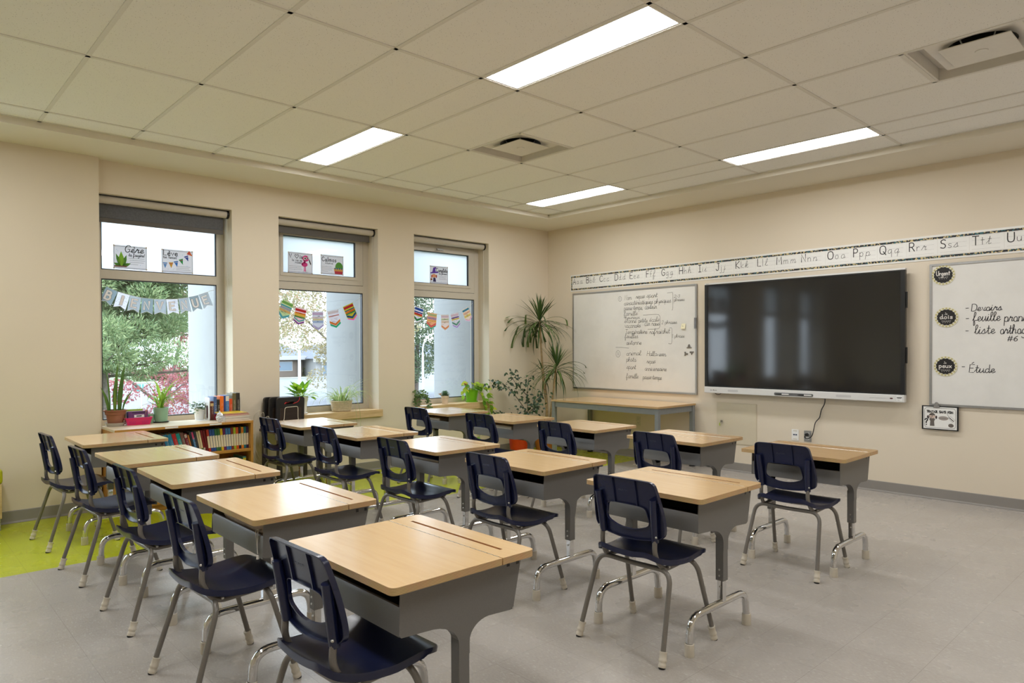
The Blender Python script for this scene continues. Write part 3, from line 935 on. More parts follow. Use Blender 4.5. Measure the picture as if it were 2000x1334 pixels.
# red maple behind the pine
rb = [((rnd.uniform(-2.5, 2.5), rnd.uniform(-4.0, 4.5), rnd.uniform(1.6, 7.0)), rnd.uniform(0.6, 1.1), 380) for _ in range(30)]
tree('maple_tree', (-26, 2.6, GZ), 'pink red maple seen behind the pine through the left window', m_red, rb, 0.13,
     [([(0, 0, 0), (0.1, 0.3, 2), (0.2, 1.0, 5)], 0.18), ([(0, 0, 1.4), (0, -1.4, 2.6), (0, -2.6, 3.0)], 0.08), ([(0, 0, 1.4), (0, 1.2, 2.4), (0, 2.4, 3.0)], 0.08)], 4)
# small red maple low at the right of the pane
rb = [((rnd.uniform(-1, 1), rnd.uniform(-1.3, 1.3), rnd.uniform(1.1, 3.0)), rnd.uniform(0.3, 0.55), 260) for _ in range(22)]
tree('maple_sapling', (-19.5, 1.75, GZ), 'low red leaved maple at the foot of the left window beside the concrete fin', m_red, rb, 0.075,
     [([(0, 0, 0), (0, 0.2, 1.2), (0, 0.5, 2.4)], 0.07), ([(0, 0, 0.8), (0, -0.9, 1.7), (0, -1.4, 2.0)], 0.03)], 6)
yb = [((rnd.uniform(-4, 4), rnd.uniform(-4.5, 5), rnd.uniform(4.2, 13)), rnd.uniform(1.2, 2.2), 420) for _ in range(60)]
yb += [((rnd.uniform(-2, 2), rnd.uniform(1.5, 5), rnd.uniform(1.0, 5)), rnd.uniform(0.8, 1.4), 380) for _ in range(22)]
tree('maple_tree', (-38, 15.6, GZ), 'pale yellow maple with airy leaves through the middle window', m_yel, yb, 0.17,
     [([(0, 2.6, 0), (0, 2.4, 4), (0, 1.0, 11)], 0.25), ([(0, 2.4, 3.5), (0, -0.5, 6), (0, -3, 8.5)], 0.1), ([(0, 2.4, 4), (0, 3.5, 7), (0, 4, 10)], 0.1)], 8)
ob = [((rnd.uniform(-2.5, 2.5), rnd.uniform(-3.2, 0.6), rnd.uniform(3.6, 9)), rnd.uniform(0.8, 1.5), 380) for _ in range(34)]
tree('maple_tree', (-27, 8.0, GZ), 'orange and green maple at the far side of the middle window', m_org, ob, 0.14,
     [([(0, -2.6, 0), (0, -2.2, 3), (0, -1, 8)], 0.18), ([(0, -2.2, 3.2), (0, -0.8, 5), (0, 0.4, 6)], 0.07)], 9)
gb = [((rnd.uniform(-3, 3), rnd.uniform(-3.5, 3.5), rnd.uniform(1.6, 11)), rnd.uniform(1.1, 1.9), 420) for _ in range(60)]
tree('maple_tree', (-40, 25.8, GZ), 'tall green maple seen through the window nearest the corner', m_grn, gb, 0.18,
     [([(0, 0, 0), (0, 0.2, 4), (0, 0, 10)], 0.25)], 10)
for k, (y, l, hh) in enumerate(((8.5, 6.0, 1.3), (21.0, 9.0, 1.4), (34, 8.0, 1.2))):
    hb = [((rnd.uniform(-1, 1), rnd.uniform(-l / 2, l / 2), hh * 0.5), 0.9, 200) for _ in range(int(l * 1.6))]
    lb = MB()
    for c, r, n in hb: blob_leaves(lb, c, r, n, 0.3, rnd, (1, 1, 0.8))
    o = lb.obj('hedge', m_hedge, None, loc=(-84, y, GZ))
    tag(o, ['clipped hedge across the road seen below the pine in the left window', 'longer hedge across the road between the houses',
            'hedge across the road far behind the green maple'][k], 'hedge', 'hedges across the road')

m_siding = M('house_brick_tan', (94, 83, 75), 0.85, var=0.06, scale=4)
m_roofs = M('slate_blue_shingle', (83, 88, 99), 0.85, var=0.08, scale=3)
m_trimw = M('white_trim_paint', (140, 140, 139), 0.5, var=0.01)
m_houseglass = M('house_window_dark', (96, 112, 126), 0.1, var=0.05)
def house(loc, w_, d_, eave, label, garage):
    e = empty('house', loc); tag(e, label, 'house', 'houses across the road')
    MB().box(-d_, 0, -w_ / 2, w_ / 2, 0, eave).obj('wall', m_siding if garage else m_trimw, e)
    r = MB(); o = 0.7
    r.add([(o, -w_ / 2 - o, eave), (o, w_ / 2 + o, eave), (-d_ - o, w_ / 2 + o, eave), (-d_ - o, -w_ / 2 - o, eave), (-d_ / 2, -w_ / 2 + 1.5, eave + 1.9), (-d_ / 2, w_ / 2 - 1.5, eave + 1.9)],
          [(0, 1, 5, 4), (1, 2, 5), (2, 3, 4, 5), (3, 0, 4), (3, 2, 1, 0)])
    r.obj('roof', m_roofs, e)
    MB().box(o - 0.05, o + 0.05, -w_ / 2 - o, w_ / 2 + o, eave - 0.45, eave + 0.08).obj('fascia', m_trimw, e)
    for yy, ww, z0, z1 in (((-w_ * 0.28, 2.2, 0.1, 2.0), (w_ * 0.05, 1.0, 0.0, 2.1), (w_ * 0.3, 1.8, 0.8, 2.0))):
        f = MB().box(0.0, 0.06, yy - ww / 2 - 0.1, yy + ww / 2 + 0.1, z0, z1 + 0.1).obj('window', m_trimw, e)
        MB().box(0.05, 0.08, yy - ww / 2, yy + ww / 2, z0 + 0.1, z1).obj('glass', m_houseglass, f)
    for yy in (-w_ * 0.42, -w_ * 0.05, w_ * 0.45):
        MB().box(0.45, 0.6, yy - 0.08, yy + 0.08, 0, eave - 0.4).obj('porch_post', m_trimw, e)
house((-82, 30.5, GZ), 12, 8, 2.75, 'low brick house with white porch posts across the road, left in the middle window', True)
house((-79.5, 41.5, GZ), 8.5, 8, 2.45, 'white house with slate blue roof across the road behind the yellow maple', False)
house((-86, 60.0, GZ), 11, 8, 2.8, 'pale house across the road at the window nearest the corner', False)

m_lampm = M('galvanised_pole_white', (180, 182, 184), 0.4, 0.2, var=0.02)
def street_lamp(loc, h, arm, label):
    e = empty('street_lamp', loc); tag(e, label, 'street lamp', 'street lamps')
    MB().tube([(0, 0, 0), (0, 0, h)], [0.10, 0.07], 10).obj('pole', m_lampm, e, smooth=60)
    MB().tube(arm, 0.045, 8).obj('arm', m_lampm, e, smooth=60)
    q = arm[-1]
    s = -1 if q[1] < 0 else 1
    MB().lathe([(0.0, -0.05), (0.14, -0.03), (0.16, 0.03), (0.05, 0.09), (0, 0.1)], 14, (q[0], q[1] + 0.12 * s, q[2])).obj('lamp_head', m_lampm, e, smooth=60)
street_lamp((-31, 11.45, GZ), 4.36, catmull([(0, 0, 3.95), (0, -0.28, 4.2), (0, -0.8, 4.38), (0, -1.8, 4.42)], 5), 'white street lamp with curved arm in the middle window')
street_lamp((-31, 20.1, GZ), 3.5, catmull([(0, 0, 3.4), (0, 0.02, 3.9), (0, 0.25, 4.4), (0, 0.65, 4.7), (0, 1.4, 4.8)], 5), 'tall curved street lamp in the window nearest the corner')
e = empty('street_sign', (-38, 5.0, GZ)); tag(e, 'small teal street sign on a thin post by the road', 'street sign')
MB().tube([(0, 0, 0), (0, 0, 1.75)], 0.035, 8).obj('post', m_lampm, e)
MB().box(-0.02, 0.02, -0.35, 0.12, 1.35, 1.75).obj('sign_plate', M('teal_sign', (72, 140, 136), 0.4), e)

# ------------------------------------------------------------------ student desk (local origin: centre on the floor, pupil sits at -Y)
DZ = 0.674
def make_desk():
    e = empty('student_desk')
    W2, D2, TH = 0.315, 0.2635, 0.021
    HY = 0.127
    top = frame((0, 0, 0), (1, 0, 0), (0, 1, 0))
    def round2(pts, rr):
        out = []
        P = [Vector(p) for p in pts]; k = len(P)
        for i in range(k):
            a, b, c = P[i - 1], P[i], P[(i + 1) % k]
            r = rr[i]
            if r <= 0: out.append(tuple(b)); continue
            s = b + (a - b).normalized() * r; t = b + (c - b).normalized() * r
            for j in range(6):
                u = j / 5
                q = s * (1 - u) ** 2 + b * 2 * u * (1 - u) + t * u * u
                out.append(tuple(q))
        return out
    lid = round2([(-W2, -D2), (W2, -D2), (W2, HY - 0.0015), (-W2, HY - 0.0015)], [0.022, 0.022, 0, 0])
    m = MB(); m.slab(lid, top, DZ - TH, DZ, 0, 1)
    m.obj('lid', [m_desk, m_ply], e, bevel=0.002, seg=2)
    # fixed rear strip with a routed pencil groove
    out = round2([(-W2, HY + 0.0015), (W2, HY + 0.0015), (W2, D2), (-W2, D2)], [0, 0, 0.022, 0.022])
    gy0, gy1, gx0, gx1 = 0.178, 0.190, -0.245, 0.245
    n = len(out)
    def ray_to_slot(p):   # matching loop around the slot
        return (min(max(p[0], gx0), gx1), min(max(p[1], gy0), gy1))
    out2 = []
    for i in range(n):
        a = Vector(out[i]); b = Vector(out[(i + 1) % n])
        k = max(1, int((b - a).length / 0.03))
        for j in range(k): out2.append(tuple(a + (b - a) * (j / k)))
    inn2 = []
    for p in out2:
        q = ray_to_slot(p)
        if gx0 < q[0] < gx1 and gy0 < q[1] < gy1: q = (q[0], gy0)
        inn2.append(q)
    s = MB()
    s.frame_slab(out2, inn2, top, DZ - 0.006, DZ, 0, 1, 2)
    s.slab(out, top, DZ - TH, DZ - 0.006, 2, 1)
    s.obj('rear_strip', [m_desk, m_ply, m_groove], e)
    # piano hinge
    h = MB()
    for k in range(22):
        x = -0.30 + 0.6 * k / 22
        h.lathe([(0.0016, x), (0.0016, x + 0.024)], 6, (0, HY, DZ - 0.0008), axis='X')
    h.obj('hinge', m_screw, e)
    # steel book box: two side panels that run down into the columns
    cyl, cyr = -0.004, 0.036
    prof = [(-0.206, DZ - TH), (-0.212, 0.522)]
    prof += [(-0.205, 0.513), (-0.117, 0.508)]
    for j in range(1, 9):
        a = j / 8 * PI / 2
        prof.append((-0.117 + (cyl + 0.117) * math.sin(a), 0.436 + 0.072 * math.cos(a)))
    prof += [(cyl, 0.40), (cyr, 0.40)]
    for j in range(0, 9):
        a = (1 - j / 8) * PI / 2
        prof.append((0.111 - (0.111 - cyr) * math.sin(a), 0.436 + 0.056 * math.cos(a)))
    prof += [(0.20, 0.486), (0.214, 0.494), (0.25, DZ - TH)]
    for sx in (-1, 1):
        fr = frame((sx * 0.266, 0, 0), (0, 1, 0), (0, 0, 1))
        sp = MB(); sp.slab(prof[::-1] if False else prof, fr, -0.002, 0.002)
        so = sp.obj('side_panel', m_steel, e, bevel=0.0012, seg=1)
        for yy in (0.192, 0.232):
            MB().box(sx * 0.2681, sx * 0.2686, yy - 0.006, yy + 0.006, 0.624, 0.637).obj('slot_hole', m_black, so)
        # bottom flange that follows the curve
        fg = MB()
        fl_ = prof[3:12]
        for a, b in zip(fl_[:-1], fl_[1:]):
            fg.quad((sx * 0.266, a[0], a[1]), (sx * 0.235, a[0], a[1]), (sx * 0.235, b[0], b[1]), (sx * 0.266, b[0], b[1]))
        fg.obj('panel_flange', m_steel, so)
        fg = MB(); fr2 = prof[13:22]
        for a, b in zip(fr2[:-1], fr2[1:]):
            fg.quad((sx * 0.266, a[0], a[1]), (sx * 0.235, a[0], a[1]), (sx * 0.235, b[0], b[1]), (sx * 0.266, b[0], b[1]))
        fg.obj('panel_flange', m_steel, so)
        col = MB().box(sx * 0.267 if sx < 0 else 0.228, -0.228 if sx < 0 else 0.267, cyl, cyr, 0.262, 0.455)
        co = col.obj('leg_column', m_steel, e, bevel=0.002)
        ch = MB().box(min(sx * 0.262, sx * 0.233), max(sx * 0.262, sx * 0.233), cyl + 0.005, cyr - 0.005, 0.165, 0.27)
        cho = ch.obj('height_insert', m_chrome, co, bevel=0.002)
        for zz in (0.285, 0.312, 0.235):
            MB().lathe([(0.0, -0.003), (0.004, -0.003), (0.005, 0.0)], 10, (sx * 0.2475, (cyl if zz > 0.26 else cyl + 0.005), zz), axis='Y', close=False).obj('screw', m_screw, co, smooth=50)
        path = rounded([(sx * 0.2475, -0.248, 0.015), (sx * 0.2475, -0.240, 0.160), (sx * 0.2475, 0.230, 0.160), (sx * 0.2475, 0.240, 0.015)], 0.075, 8)
        ft = MB().tube(path, 0.0165, 14).obj('foot_tube', m_chrome, e, smooth=60)
        for yy in (-0.248, 0.240):
            MB().lathe([(0.0, 0.0), (0.0205, 0.0), (0.0215, 0.004), (0.0205, 0.052), (0.0165, 0.054)], 16, (sx * 0.2475, yy, 0), close=False).obj('boot', m_boot, ft, smooth=50)
    # front panel with rolled lip, floor, back
    fp = MB()
    pf = [(-0.209, 0.515), (-0.209, 0.586), (-0.204, 0.595), (-0.196, 0.595), (-0.192, 0.589), (-0.192, 0.578)]
    vs = [(-0.264, y, z) for y, z in pf] + [(0.264, y, z) for y, z in pf]
    k = len(pf)
    fp.add(vs, [(i, k + i, k + i + 1, i + 1) for i in range(k - 1)])
    fp.obj('front_panel', m_steel, e, smooth=50)
    bx = MB()
    bx.quad((-0.264, -0.208, 0.515), (0.264, -0.208, 0.515), (0.264, 0.214, 0.494), (-0.264, 0.214, 0.494))
    bx.quad((-0.264, 0.214, 0.494), (0.264, 0.214, 0.494), (0.264, 0.25, DZ - TH), (-0.264, 0.25, DZ - TH))
    bx.obj('book_box', m_inside, e)
    st = MB().box(-0.24, 0.24, 0.002, 0.03, 0.478, 0.502)
    st.obj('cross_brace', m_steel, e, bevel=0.002)
    return e

# ------------------------------------------------------------------ student chair (origin: centre between the four glides, faces +Y)
def make_chair():
    e = empty('student_chair')
    R = 0.0108
    # ---- legs: two bent tubes, split at the middle
    for sy, yt, zt in ((-1, -0.095, 0.364), (1, 0.102, 0.368)):
        for sx in (-1, 1):
            p = rounded([(sx * 0.222, sy * 0.203, 0.012), (sx * 0.193, yt, zt), (0.0, yt, zt - 0.004 if sy < 0 else zt)], 0.06, 8)
            lg = MB().tube(p, R, 12).obj('leg', m_tube, e, smooth=60)
            d = (Vector((sx * 0.193, yt, zt)) - Vector((sx * 0.222, sy * 0.203, 0))).normalized()
            b0 = Vector((sx * 0.222, sy * 0.203, 0.0)) + d * 0.004
            prof = [(0.0155, 0.0), (0.0165, 0.006), (0.0165, 0.012), (0.0145, 0.015), (0.0145, 0.021), (0.0168, 0.025), (0.0168, 0.031), (0.0148, 0.035), (0.0148, 0.054), (0.0165, 0.057), (0.0165, 0.061), (0.0115, 0.062)]
            bm = MB().tube([b0 + d * h for r_, h in prof], [r_ for r_, h in prof], 14)
            bm.obj('boot', m_boot, lg, smooth=45)
            MB().lathe([(0.0, 0.0), (0.014, 0.0), (0.0145, 0.005), (0.0, 0.006)], 14, (sx * 0.222, sy * 0.203, 0.0), close=False).obj('glide', m_bootdk, lg)
    # ---- back posts curve from the sleeves under the seat
    for sx in (-1, 1):
        p = rounded([(sx * 0.147, -0.157, 0.655), (sx * 0.140, -0.131, 0.50), (sx * 0.140, -0.137, 0.435), (sx * 0.149, -0.092, 0.358), (sx * 0.152, 0.02, 0.366), (sx * 0.152, 0.13, 0.372)], 0.05, 8)
        MB().tube(p, R, 12).obj('back_post', m_tube, e, smooth=60)
        MB().lathe([(0.0, 0.0), (0.006, 0.001), (0.007, 0.006), (0.006, 0.01), (0, 0.012)], 10, (sx * 0.166, -0.075, 0.373), axis='Y', close=False).obj('seat_bolt', m_screw, e, smooth=60)
    # ---- seat shell
    NU, NV = 22, 30
    y0, y1 = -0.168, 0.214
    def w_(y):
        t = (y - y0) / (y1 - y0)
        w0 = 0.156 + (0.196 - 0.156) * min(1, t / 0.55) ** 0.8
        rb, rf = 0.05, 0.055
        if y < y0 + rb: w0 -= rb * (1 - math.sqrt(max(0, 1 - ((y0 + rb - y) / rb) ** 2)))
        if y > y1 - rf: w0 -= rf * (1 - math.sqrt(max(0, 1 - ((y - y1 + rf) / rf) ** 2)))
        return w0
    zc = catmull([Vector((-0.168, 0.437)), Vector((-0.13, 0.414)), Vector((-0.06, 0.396)), Vector((0.02, 0.392)), Vector((0.10, 0.400)), Vector((0.165, 0.408)), Vector((0.205, 0.402)), Vector((0.216, 0.395))], 8)
    def z_(y):
        for a, b in zip(zc[:-1], zc[1:]):
            if a.x <= y <= b.x: return a.y + (b.y - a.y) * (y - a.x) / max(1e-9, b.x - a.x)
        return zc[0].y if y < zc[0].x else zc[-1].y
    def zz(u, y):
        return z_(y) + 0.010 * u * u * (1 if y < 0.12 else max(0, 1 - (y - 0.12) / 0.09)) - 0.004
    vs = []; fs = []
    ts = [0.5 - 0.5 * math.cos(PI * j / NV) for j in range(NV + 1)]
    for j in range(NV + 1):
        y = y0 + (y1 - y0) * ts[j]
        for i in range(NU + 1):
            u = -1 + 2 * i / NU
            vs.append((u * w_(y), y, zz(u, y)))
    I = lambda i, j: j * (NU + 1) + i
    for j in range(NV):
        for i in range(NU):
            fs.append((I(i, j), I(i + 1, j), I(i + 1, j + 1), I(i, j + 1)))
    per = [I(i, 0) for i in range(NU)] + [I(NU, j) for j in range(NV)] + [I(i, NV) for i in range(NU, 0, -1)] + [I(0, j) for j in range(NV, 0, -1)]
    k = len(per); o = len(vs)
    for idx in per:
        x, y, z = vs[idx]
        vs.append((x * 1.012, y * 1.006, z - 0.005))
    for idx in per:
        x, y, z = vs[idx]
        dep = 0.024 if y < 0.15 else 0.018
        vs.append((x * 1.0, y, z - dep))
    for idx in per:
        x, y, z = vs[idx]
        vs.append((x * 0.965, y * 0.965, z - 0.010))
    for a in range(k):
        b = (a + 1) % k
        fs.append((per[b], per[a], o + a, o + b))
        fs.append((o + b, o + a, o + k + a, o + k + b))
        fs.append((o + k + b, o + k + a, o + 2 * k + a, o + 2 * k + b))
    ob = len(vs)
    for j in range(NV + 1):
        for i in range(NU + 1):
            x, y, z = vs[I(i, j)]
            vs.append((x * 0.965, y * 0.965, z - 0.010))
    for j in range(NV):
        for i in range(NU):
            fs.append((ob + I(i, j + 1), ob + I(i + 1, j + 1), ob + I(i + 1, j), ob + I(i, j)))
    MB().add(vs, fs).obj('seat', m_navy, e, smooth=50)
    # ---- backrest: shell with a D-shaped grip hole, rim and hole flanges, ribs and post sleeves
    def ysurf(x, z):
        t = (z - 0.476) / 0.27
        yc = -0.126 - 0.010 * t - 0.030 * t * t
        return yc + (0.022 - 0.018 * t) * (x / 0.186) ** 2
    def ring(pts, n=112):
        P = [Vector((p[0], p[1])) for p in pts]
        L = [0]
        for i in range(len(P)): L.append(L[-1] + (P[(i + 1) % len(P)] - P[i]).length)
        out = []
        for q in range(n):
            s = L[-1] * q / n
            i = max(j for j in range(len(P)) if L[j] <= s)
            d = (P[(i + 1) % len(P)] - P[i])
            out.append(P[i] + d * ((s - L[i]) / max(1e-9, d.length)))
        return out
    right = [(0.0, 0.7445), (0.08, 0.7445), (0.139, 0.743)] + [(0.139 + 0.026 * math.sin(a), 0.717 + 0.026 * math.cos(a)) for a in [k * PI / 14 for k in range(1, 7)]] + \
            [(0.168, 0.70), (0.176, 0.655), (0.182, 0.61), (0.1855, 0.57), (0.186, 0.545), (0.183, 0.522)] + \
            [(0.176, 0.508), (0.164, 0.499), (0.14, 0.490), (0.10, 0.483), (0.05, 0.478), (0.0, 0.476)]
    left = [(-x, z) for x, z in right[::-1]][1:-1]
    outer = right + left
    hr = [(0.0, 0.628), (0.06, 0.627), (0.088, 0.624), (0.099, 0.617), (0.103, 0.606), (0.109, 0.58), (0.112, 0.562), (0.108, 0.549), (0.095, 0.54), (0.06, 0.528), (0.03, 0.5225), (0.0, 0.521)]
    hole = hr + [(-x, z) for x, z in hr[::-1]][1:-1]
    n = 112
    def by_angle(loop, c, n):
        P = [Vector(p) for p in catmull_closed(loop)]
        out = []
        for q in range(n):
            a = 2 * PI * q / n
            d = Vector((math.sin(a), math.cos(a)))
            best = None
            for i in range(len(P)):
                p = P[i] - c; r = P[(i + 1) % len(P)] - P[i]
                den = d.x * r.y - d.y * r.x
                if abs(den) < 1e-12: continue
                t = (p.x * r.y - p.y * r.x) / den
                s = (p.x * d.y - p.y * d.x) / den
                if t > 0 and -1e-6 <= s <= 1 + 1e-6: best = t if best is None else max(best, t)
            out.append(c + d * best)
        return out
    def catmull_closed(loop):
        return loop
    c0 = Vector((0.0, 0.585))
    A = by_angle(outer, c0, n); H = by_angle(hole, c0, n)
    RG = 7
    vs = []; fs = []
    def P3(p, off): return (p.x, ysurf(p.x, p.y) + off, p.y)
    th = 0.004
    for side, off in ((0, th / 2), (1, -th / 2)):
        for g in range(RG + 1):
            for q in range(n): vs.append(P3(A[q].lerp(H[q], g / RG), off))
    N2 = n * (RG + 1)
    for g in range(RG):
        for q in range(n):
            r = (q + 1) % n
            a, b, c, d = g * n + q, g * n + r, (g + 1) * n + r, (g + 1) * n + q
            fs.append((a, b, c, d)); fs.append((N2 + d, N2 + c, N2 + b, N2 + a))
    # rim flange swept back, then returned
    def flange(loop, inset, depth, front_idx, back_ring):
        o = len(vs)
        m = len(loop)
        cc = c0
        for p, dd in ((0, 0.0), (1, depth)):
            for q in range(m):
                pt = loop[q]
                vs.append((pt.x * (1.0 if p == 0 else 1.0), ysurf(pt.x, pt.y) + th / 2 - (0 if p == 0 else dd), pt.y))
        for q in range(m):
            pt = loop[q]; d = (cc - pt); L = d.length
            ip = pt + d * (inset / L)
            vs.append((ip.x, ysurf(pt.x, pt.y) + th / 2 - depth, ip.y))
        for q in range(m):
            pt = loop[q]; d = (cc - pt); L = d.length
            ip = pt + d * (inset / L)
            vs.append((ip.x, ysurf(ip.x, ip.y) - th / 2, ip.y))
        for q in range(m):
            r = (q + 1) % m
            for lay in range(3):
                f = (o + lay * m + q, o + lay * m + r, o + (lay + 1) * m + r, o + (lay + 1) * m + q)
                fs.append(f if inset < 0 else f[::-1])
    flange(A, 0.0045, 0.017, 0, N2)
    flange(H, -0.004, 0.012, 0, N2)
    MB().add(vs, fs).obj('backrest', m_navy, e, smooth=45)
    bk = e.children[-1] if False else [c for c in e.children if c.name.startswith('backrest')][-1]
    # ribs behind the upper panel
    for sx in (-1, 1):
        rb = MB()
        ptsr = [(sx * 0.060, 0.6275 + (0.7435 - 0.6275) * j / 8) for j in range(9)]
        for s2 in (-1, 1):
            pass
        vv = []
        for x, z in ptsr:
            y = ysurf(x, z)
            for dx, dy in ((-0.0045, -0.001), (-0.003, -0.010), (0.003, -0.010), (0.0045, -0.001)): vv.append((x + dx, y + dy, z))
        ff = []
        for j in range(8):
            for i in range(3): ff.append((j * 4 + i, j * 4 + i + 1, j * 4 + 5 + i, j * 4 + 4 + i))
        ff += [(0, 1, 2, 3), (35, 34, 33, 32)]
        rb.add(vv, ff).obj('rib', m_navy, bk)
        sl = MB()
        a = Vector((sx * 0.147, ysurf(0.147, 0.668) - 0.012, 0.668)); b = Vector((sx * 0.137, ysurf(0.137, 0.484) - 0.012, 0.484))
        pts = [a + (b - a) * (j / 8) for j in range(9)]
        sl.tube(pts, 0.0165, 16)
        sl.box(min(sx * 0.150, sx * 0.178), max(sx * 0.150, sx * 0.178), ysurf(0.165, 0.66) - 0.012, ysurf(0.165, 0.66), 0.656, 0.659)
        so = sl.obj('post_sleeve', m_navy, bk, smooth=50)
        MB().lathe([(0.0, -0.006), (0.003, -0.0055), (0.0046, -0.003), (0.005, 0.0)], 12, (sx * 0.140 + sx * 0.012, ysurf(0.14, 0.505) - 0.024, 0.508), axis='Y', close=False).obj('screw', m_screw, so, smooth=60)
    lt = MB()
    fr = frame((0.052, 0, 0), (-1, 0, 0), (0, 0, 1))
    fr = frame((-0.034, ysurf(0, 0.688) - th / 2 - 0.0003, 0.684), (1, 0, 0), (0, 0.12, 1))
    write(lt, 'ALPHA', fr, 0, 0, 0.0065, 0.0016, 0.0009, cursive=False)
    lt.obj('embossed_lettering', M('navy_raised_lettering', (46, 50, 76), 0.4), bk)
    return e

rowname = {1: 'back row', 2: 'middle row', 3: 'front row'}
DESKS = {(1, 1): (0.878, -5.364, -0.004), (1, 2): (1.927, -5.390, 0.004), (1, 3): (2.712, -5.362, -0.014), (1, 4): (3.635, -5.363, -0.003), (1, 5): (4.597, -5.392, -0.002),
         (2, 1): (0.933, -3.875, 0.003), (2, 2): (1.834, -3.881, -0.006), (2, 3): (2.762, -3.883, -0.003), (2, 4): (3.667, -3.892, 0.018), (2, 5): (4.577, -3.881, 0.008),
         (3, 1): (0.899, -2.367, 0.0), (3, 2): (1.823, -2.379, -0.006), (3, 3): (2.722, -2.363, -0.006), (3, 4): (3.681, -2.41, -0.012), (3, 5): (4.575, -2.412, 0.012)}
CHAIRS = {(1, 1): (0.935, -5.635, 0.05), (1, 2): (1.832, -5.622, 0.05), (1, 3): (2.744, -5.602, 0.03), (1, 4): (3.648, -5.628, 0.02), (1, 5): (4.583, -5.600, 0.03),
          (2, 1): (0.985, -4.117, 0.03), (2, 2): (1.885, -4.110, 0.0), (2, 3): (2.790, -4.113, 0.0), (2, 4): (3.685, -4.110, 0.0), (2, 5): (4.590, -4.107, 0.01),
          (3, 1): (1.010, -2.697, 0.05), (3, 2): (1.920, -2.680, 0.06), (3, 3): (2.830, -2.698, 0.01), (3, 4): (3.757, -2.716, -0.03), (3, 5): (4.585, -2.628, -0.01)}
pos = {1: 'nearest the windows', 2: 'second from the windows', 3: 'third from the windows', 4: 'fourth from the windows', 5: 'farthest from the windows'}
def desk_label(k):
    return {(1, 5): 'maple topped student desk nearest the viewer, in the back row of desks',
            (1, 4): 'maple topped desk in the back row holding the beige cloth bag',
            (1, 1): 'maple topped desk in the back row beside the bookcase and window wall',
            (3, 5): 'maple topped desk in the front row under the display power cord',
            (3, 1): 'maple topped desk in the front row below the corner window sill plants',
            (2, 1): 'maple topped desk in the middle row in front of the black cases'}.get(k, 'maple topped student desk, %s row, %s' % ({1: 'back', 2: 'middle', 3: 'front'}[k[0]], pos[k[1]]))
def chair_label(k):
    return {(1, 5): 'navy student chair nearest the viewer, tucked under the closest desk',
            (1, 1): 'navy student chair at far left standing on the lime floor by the wall',
            (3, 5): 'navy student chair farthest right, front row, by the bare grey floor',
            (1, 4): 'navy student chair at the desk that holds the beige cloth bag',
            (2, 1): 'navy student chair in front of the black cases by the bookcase end'}.get(k, 'navy plastic student chair, %s row, %s' % ({1: 'back', 2: 'middle', 3: 'front'}[k[0]], pos[k[1]]))
dk = make_desk(); chh = make_chair()
first = True
for k in sorted(DESKS):
    x, y, a = DESKS[k]
    o = dk if first else copy_tree(dk)
    o.location = (x, y, 0); o.rotation_euler = (0, 0, a)
    tag(o, desk_label(k), 'desk', 'student desks in three rows')
    x, y, a = CHAIRS[k]
    o = chh if first else copy_tree(chh)
    o.location = (x, y, 0); o.rotation_euler = (0, 0, a)
    tag(o, chair_label(k), 'chair', 'navy student chairs')
    first = False

# ------------------------------------------------------------------ board wall
def whiteboard(x0, x1, z0, z1, label):
    e = empty('whiteboard', ((x0 + x1) / 2, 0, z0)); tag(e, label, 'whiteboard', 'wall whiteboards')
    h = (x1 - x0) / 2; H = z1 - z0
    fr = frame((0, 0, 0), (1, 0, 0), (0, 0, 1))
    t = 0.018
    MB().box(-h + t * 0.6, h - t * 0.6, -0.012, -0.001, t * 0.6, H - t * 0.6).obj('writing_surface', m_board, e)
    MB().frame_slab([(-h, 0), (h, 0), (h, H), (-h, H)], [(-h + t, t), (h - t, t), (h - t, H - t), (-h + t, H - t)], fr, 0.001, 0.018).obj('board_frame', m_alu, e, bevel=0.002)
    return e
WBY = -0.0122
wb1 = whiteboard(0.455, 2.279, 0.782, 2.0, 'whiteboard left of the display, covered in small French handwriting')
wx = (0.455 + 2.279) / 2
wf = frame((-wx, WBY, -0.782), (1, 0, 0), (0, 0, 1))
ink = MB()
LINES = [('Nom', 1.291, 1.878, 1.395), ('repas', 1.459, 1.884, 1.585), ('sport', 1.617, 1.885, 1.764), ('caractéristiques', 1.285, 1.811, 1.70), ('physiques', 1.723, 1.813, 1.947),
         ('passe-temps,', 1.284, 1.751, 1.56), ('couleur.', 1.587, 1.752, 1.764), ('famille', 1.284, 1.684, 1.483), ('étonné', 1.29, 1.599, 1.465),
         ('petite', 1.495, 1.599, 1.625), ('école', 1.652, 1.603, 1.793), ('vacances', 1.29, 1.543, 1.526), ('car nous', 1.58, 1.557, 1.793),
         ('Température', 1.30, 1.467, 1.622), ('rafraichit', 1.652, 1.463, 1.93), ('feuilles', 1.296, 1.415, 1.489), ('automne', 1.317, 1.34, 1.537),
         ('animal', 1.317, 1.212, 1.531), ('Halloween', 1.615, 1.206, 1.878), ('photo', 1.317, 1.139, 1.458), ('repas', 1.612, 1.122, 1.734), ('sport', 1.32, 1.05, 1.457), ('anniversaire', 1.585, 1.036, 1.887),
         ('famille', 1.316, 0.938, 1.494), ('passe-temps', 1.557, 0.935, 1.82)]
for tx, xa, z, xb in LINES:
    ink = MB()
    write(ink, tx, wf, xa, z, 0.027, 0.0030, cursive=True, slant=0.12, track=1.0, fit=xb - xa, jit=0.12)
    ink.obj('handwriting', m_ink, wb1)
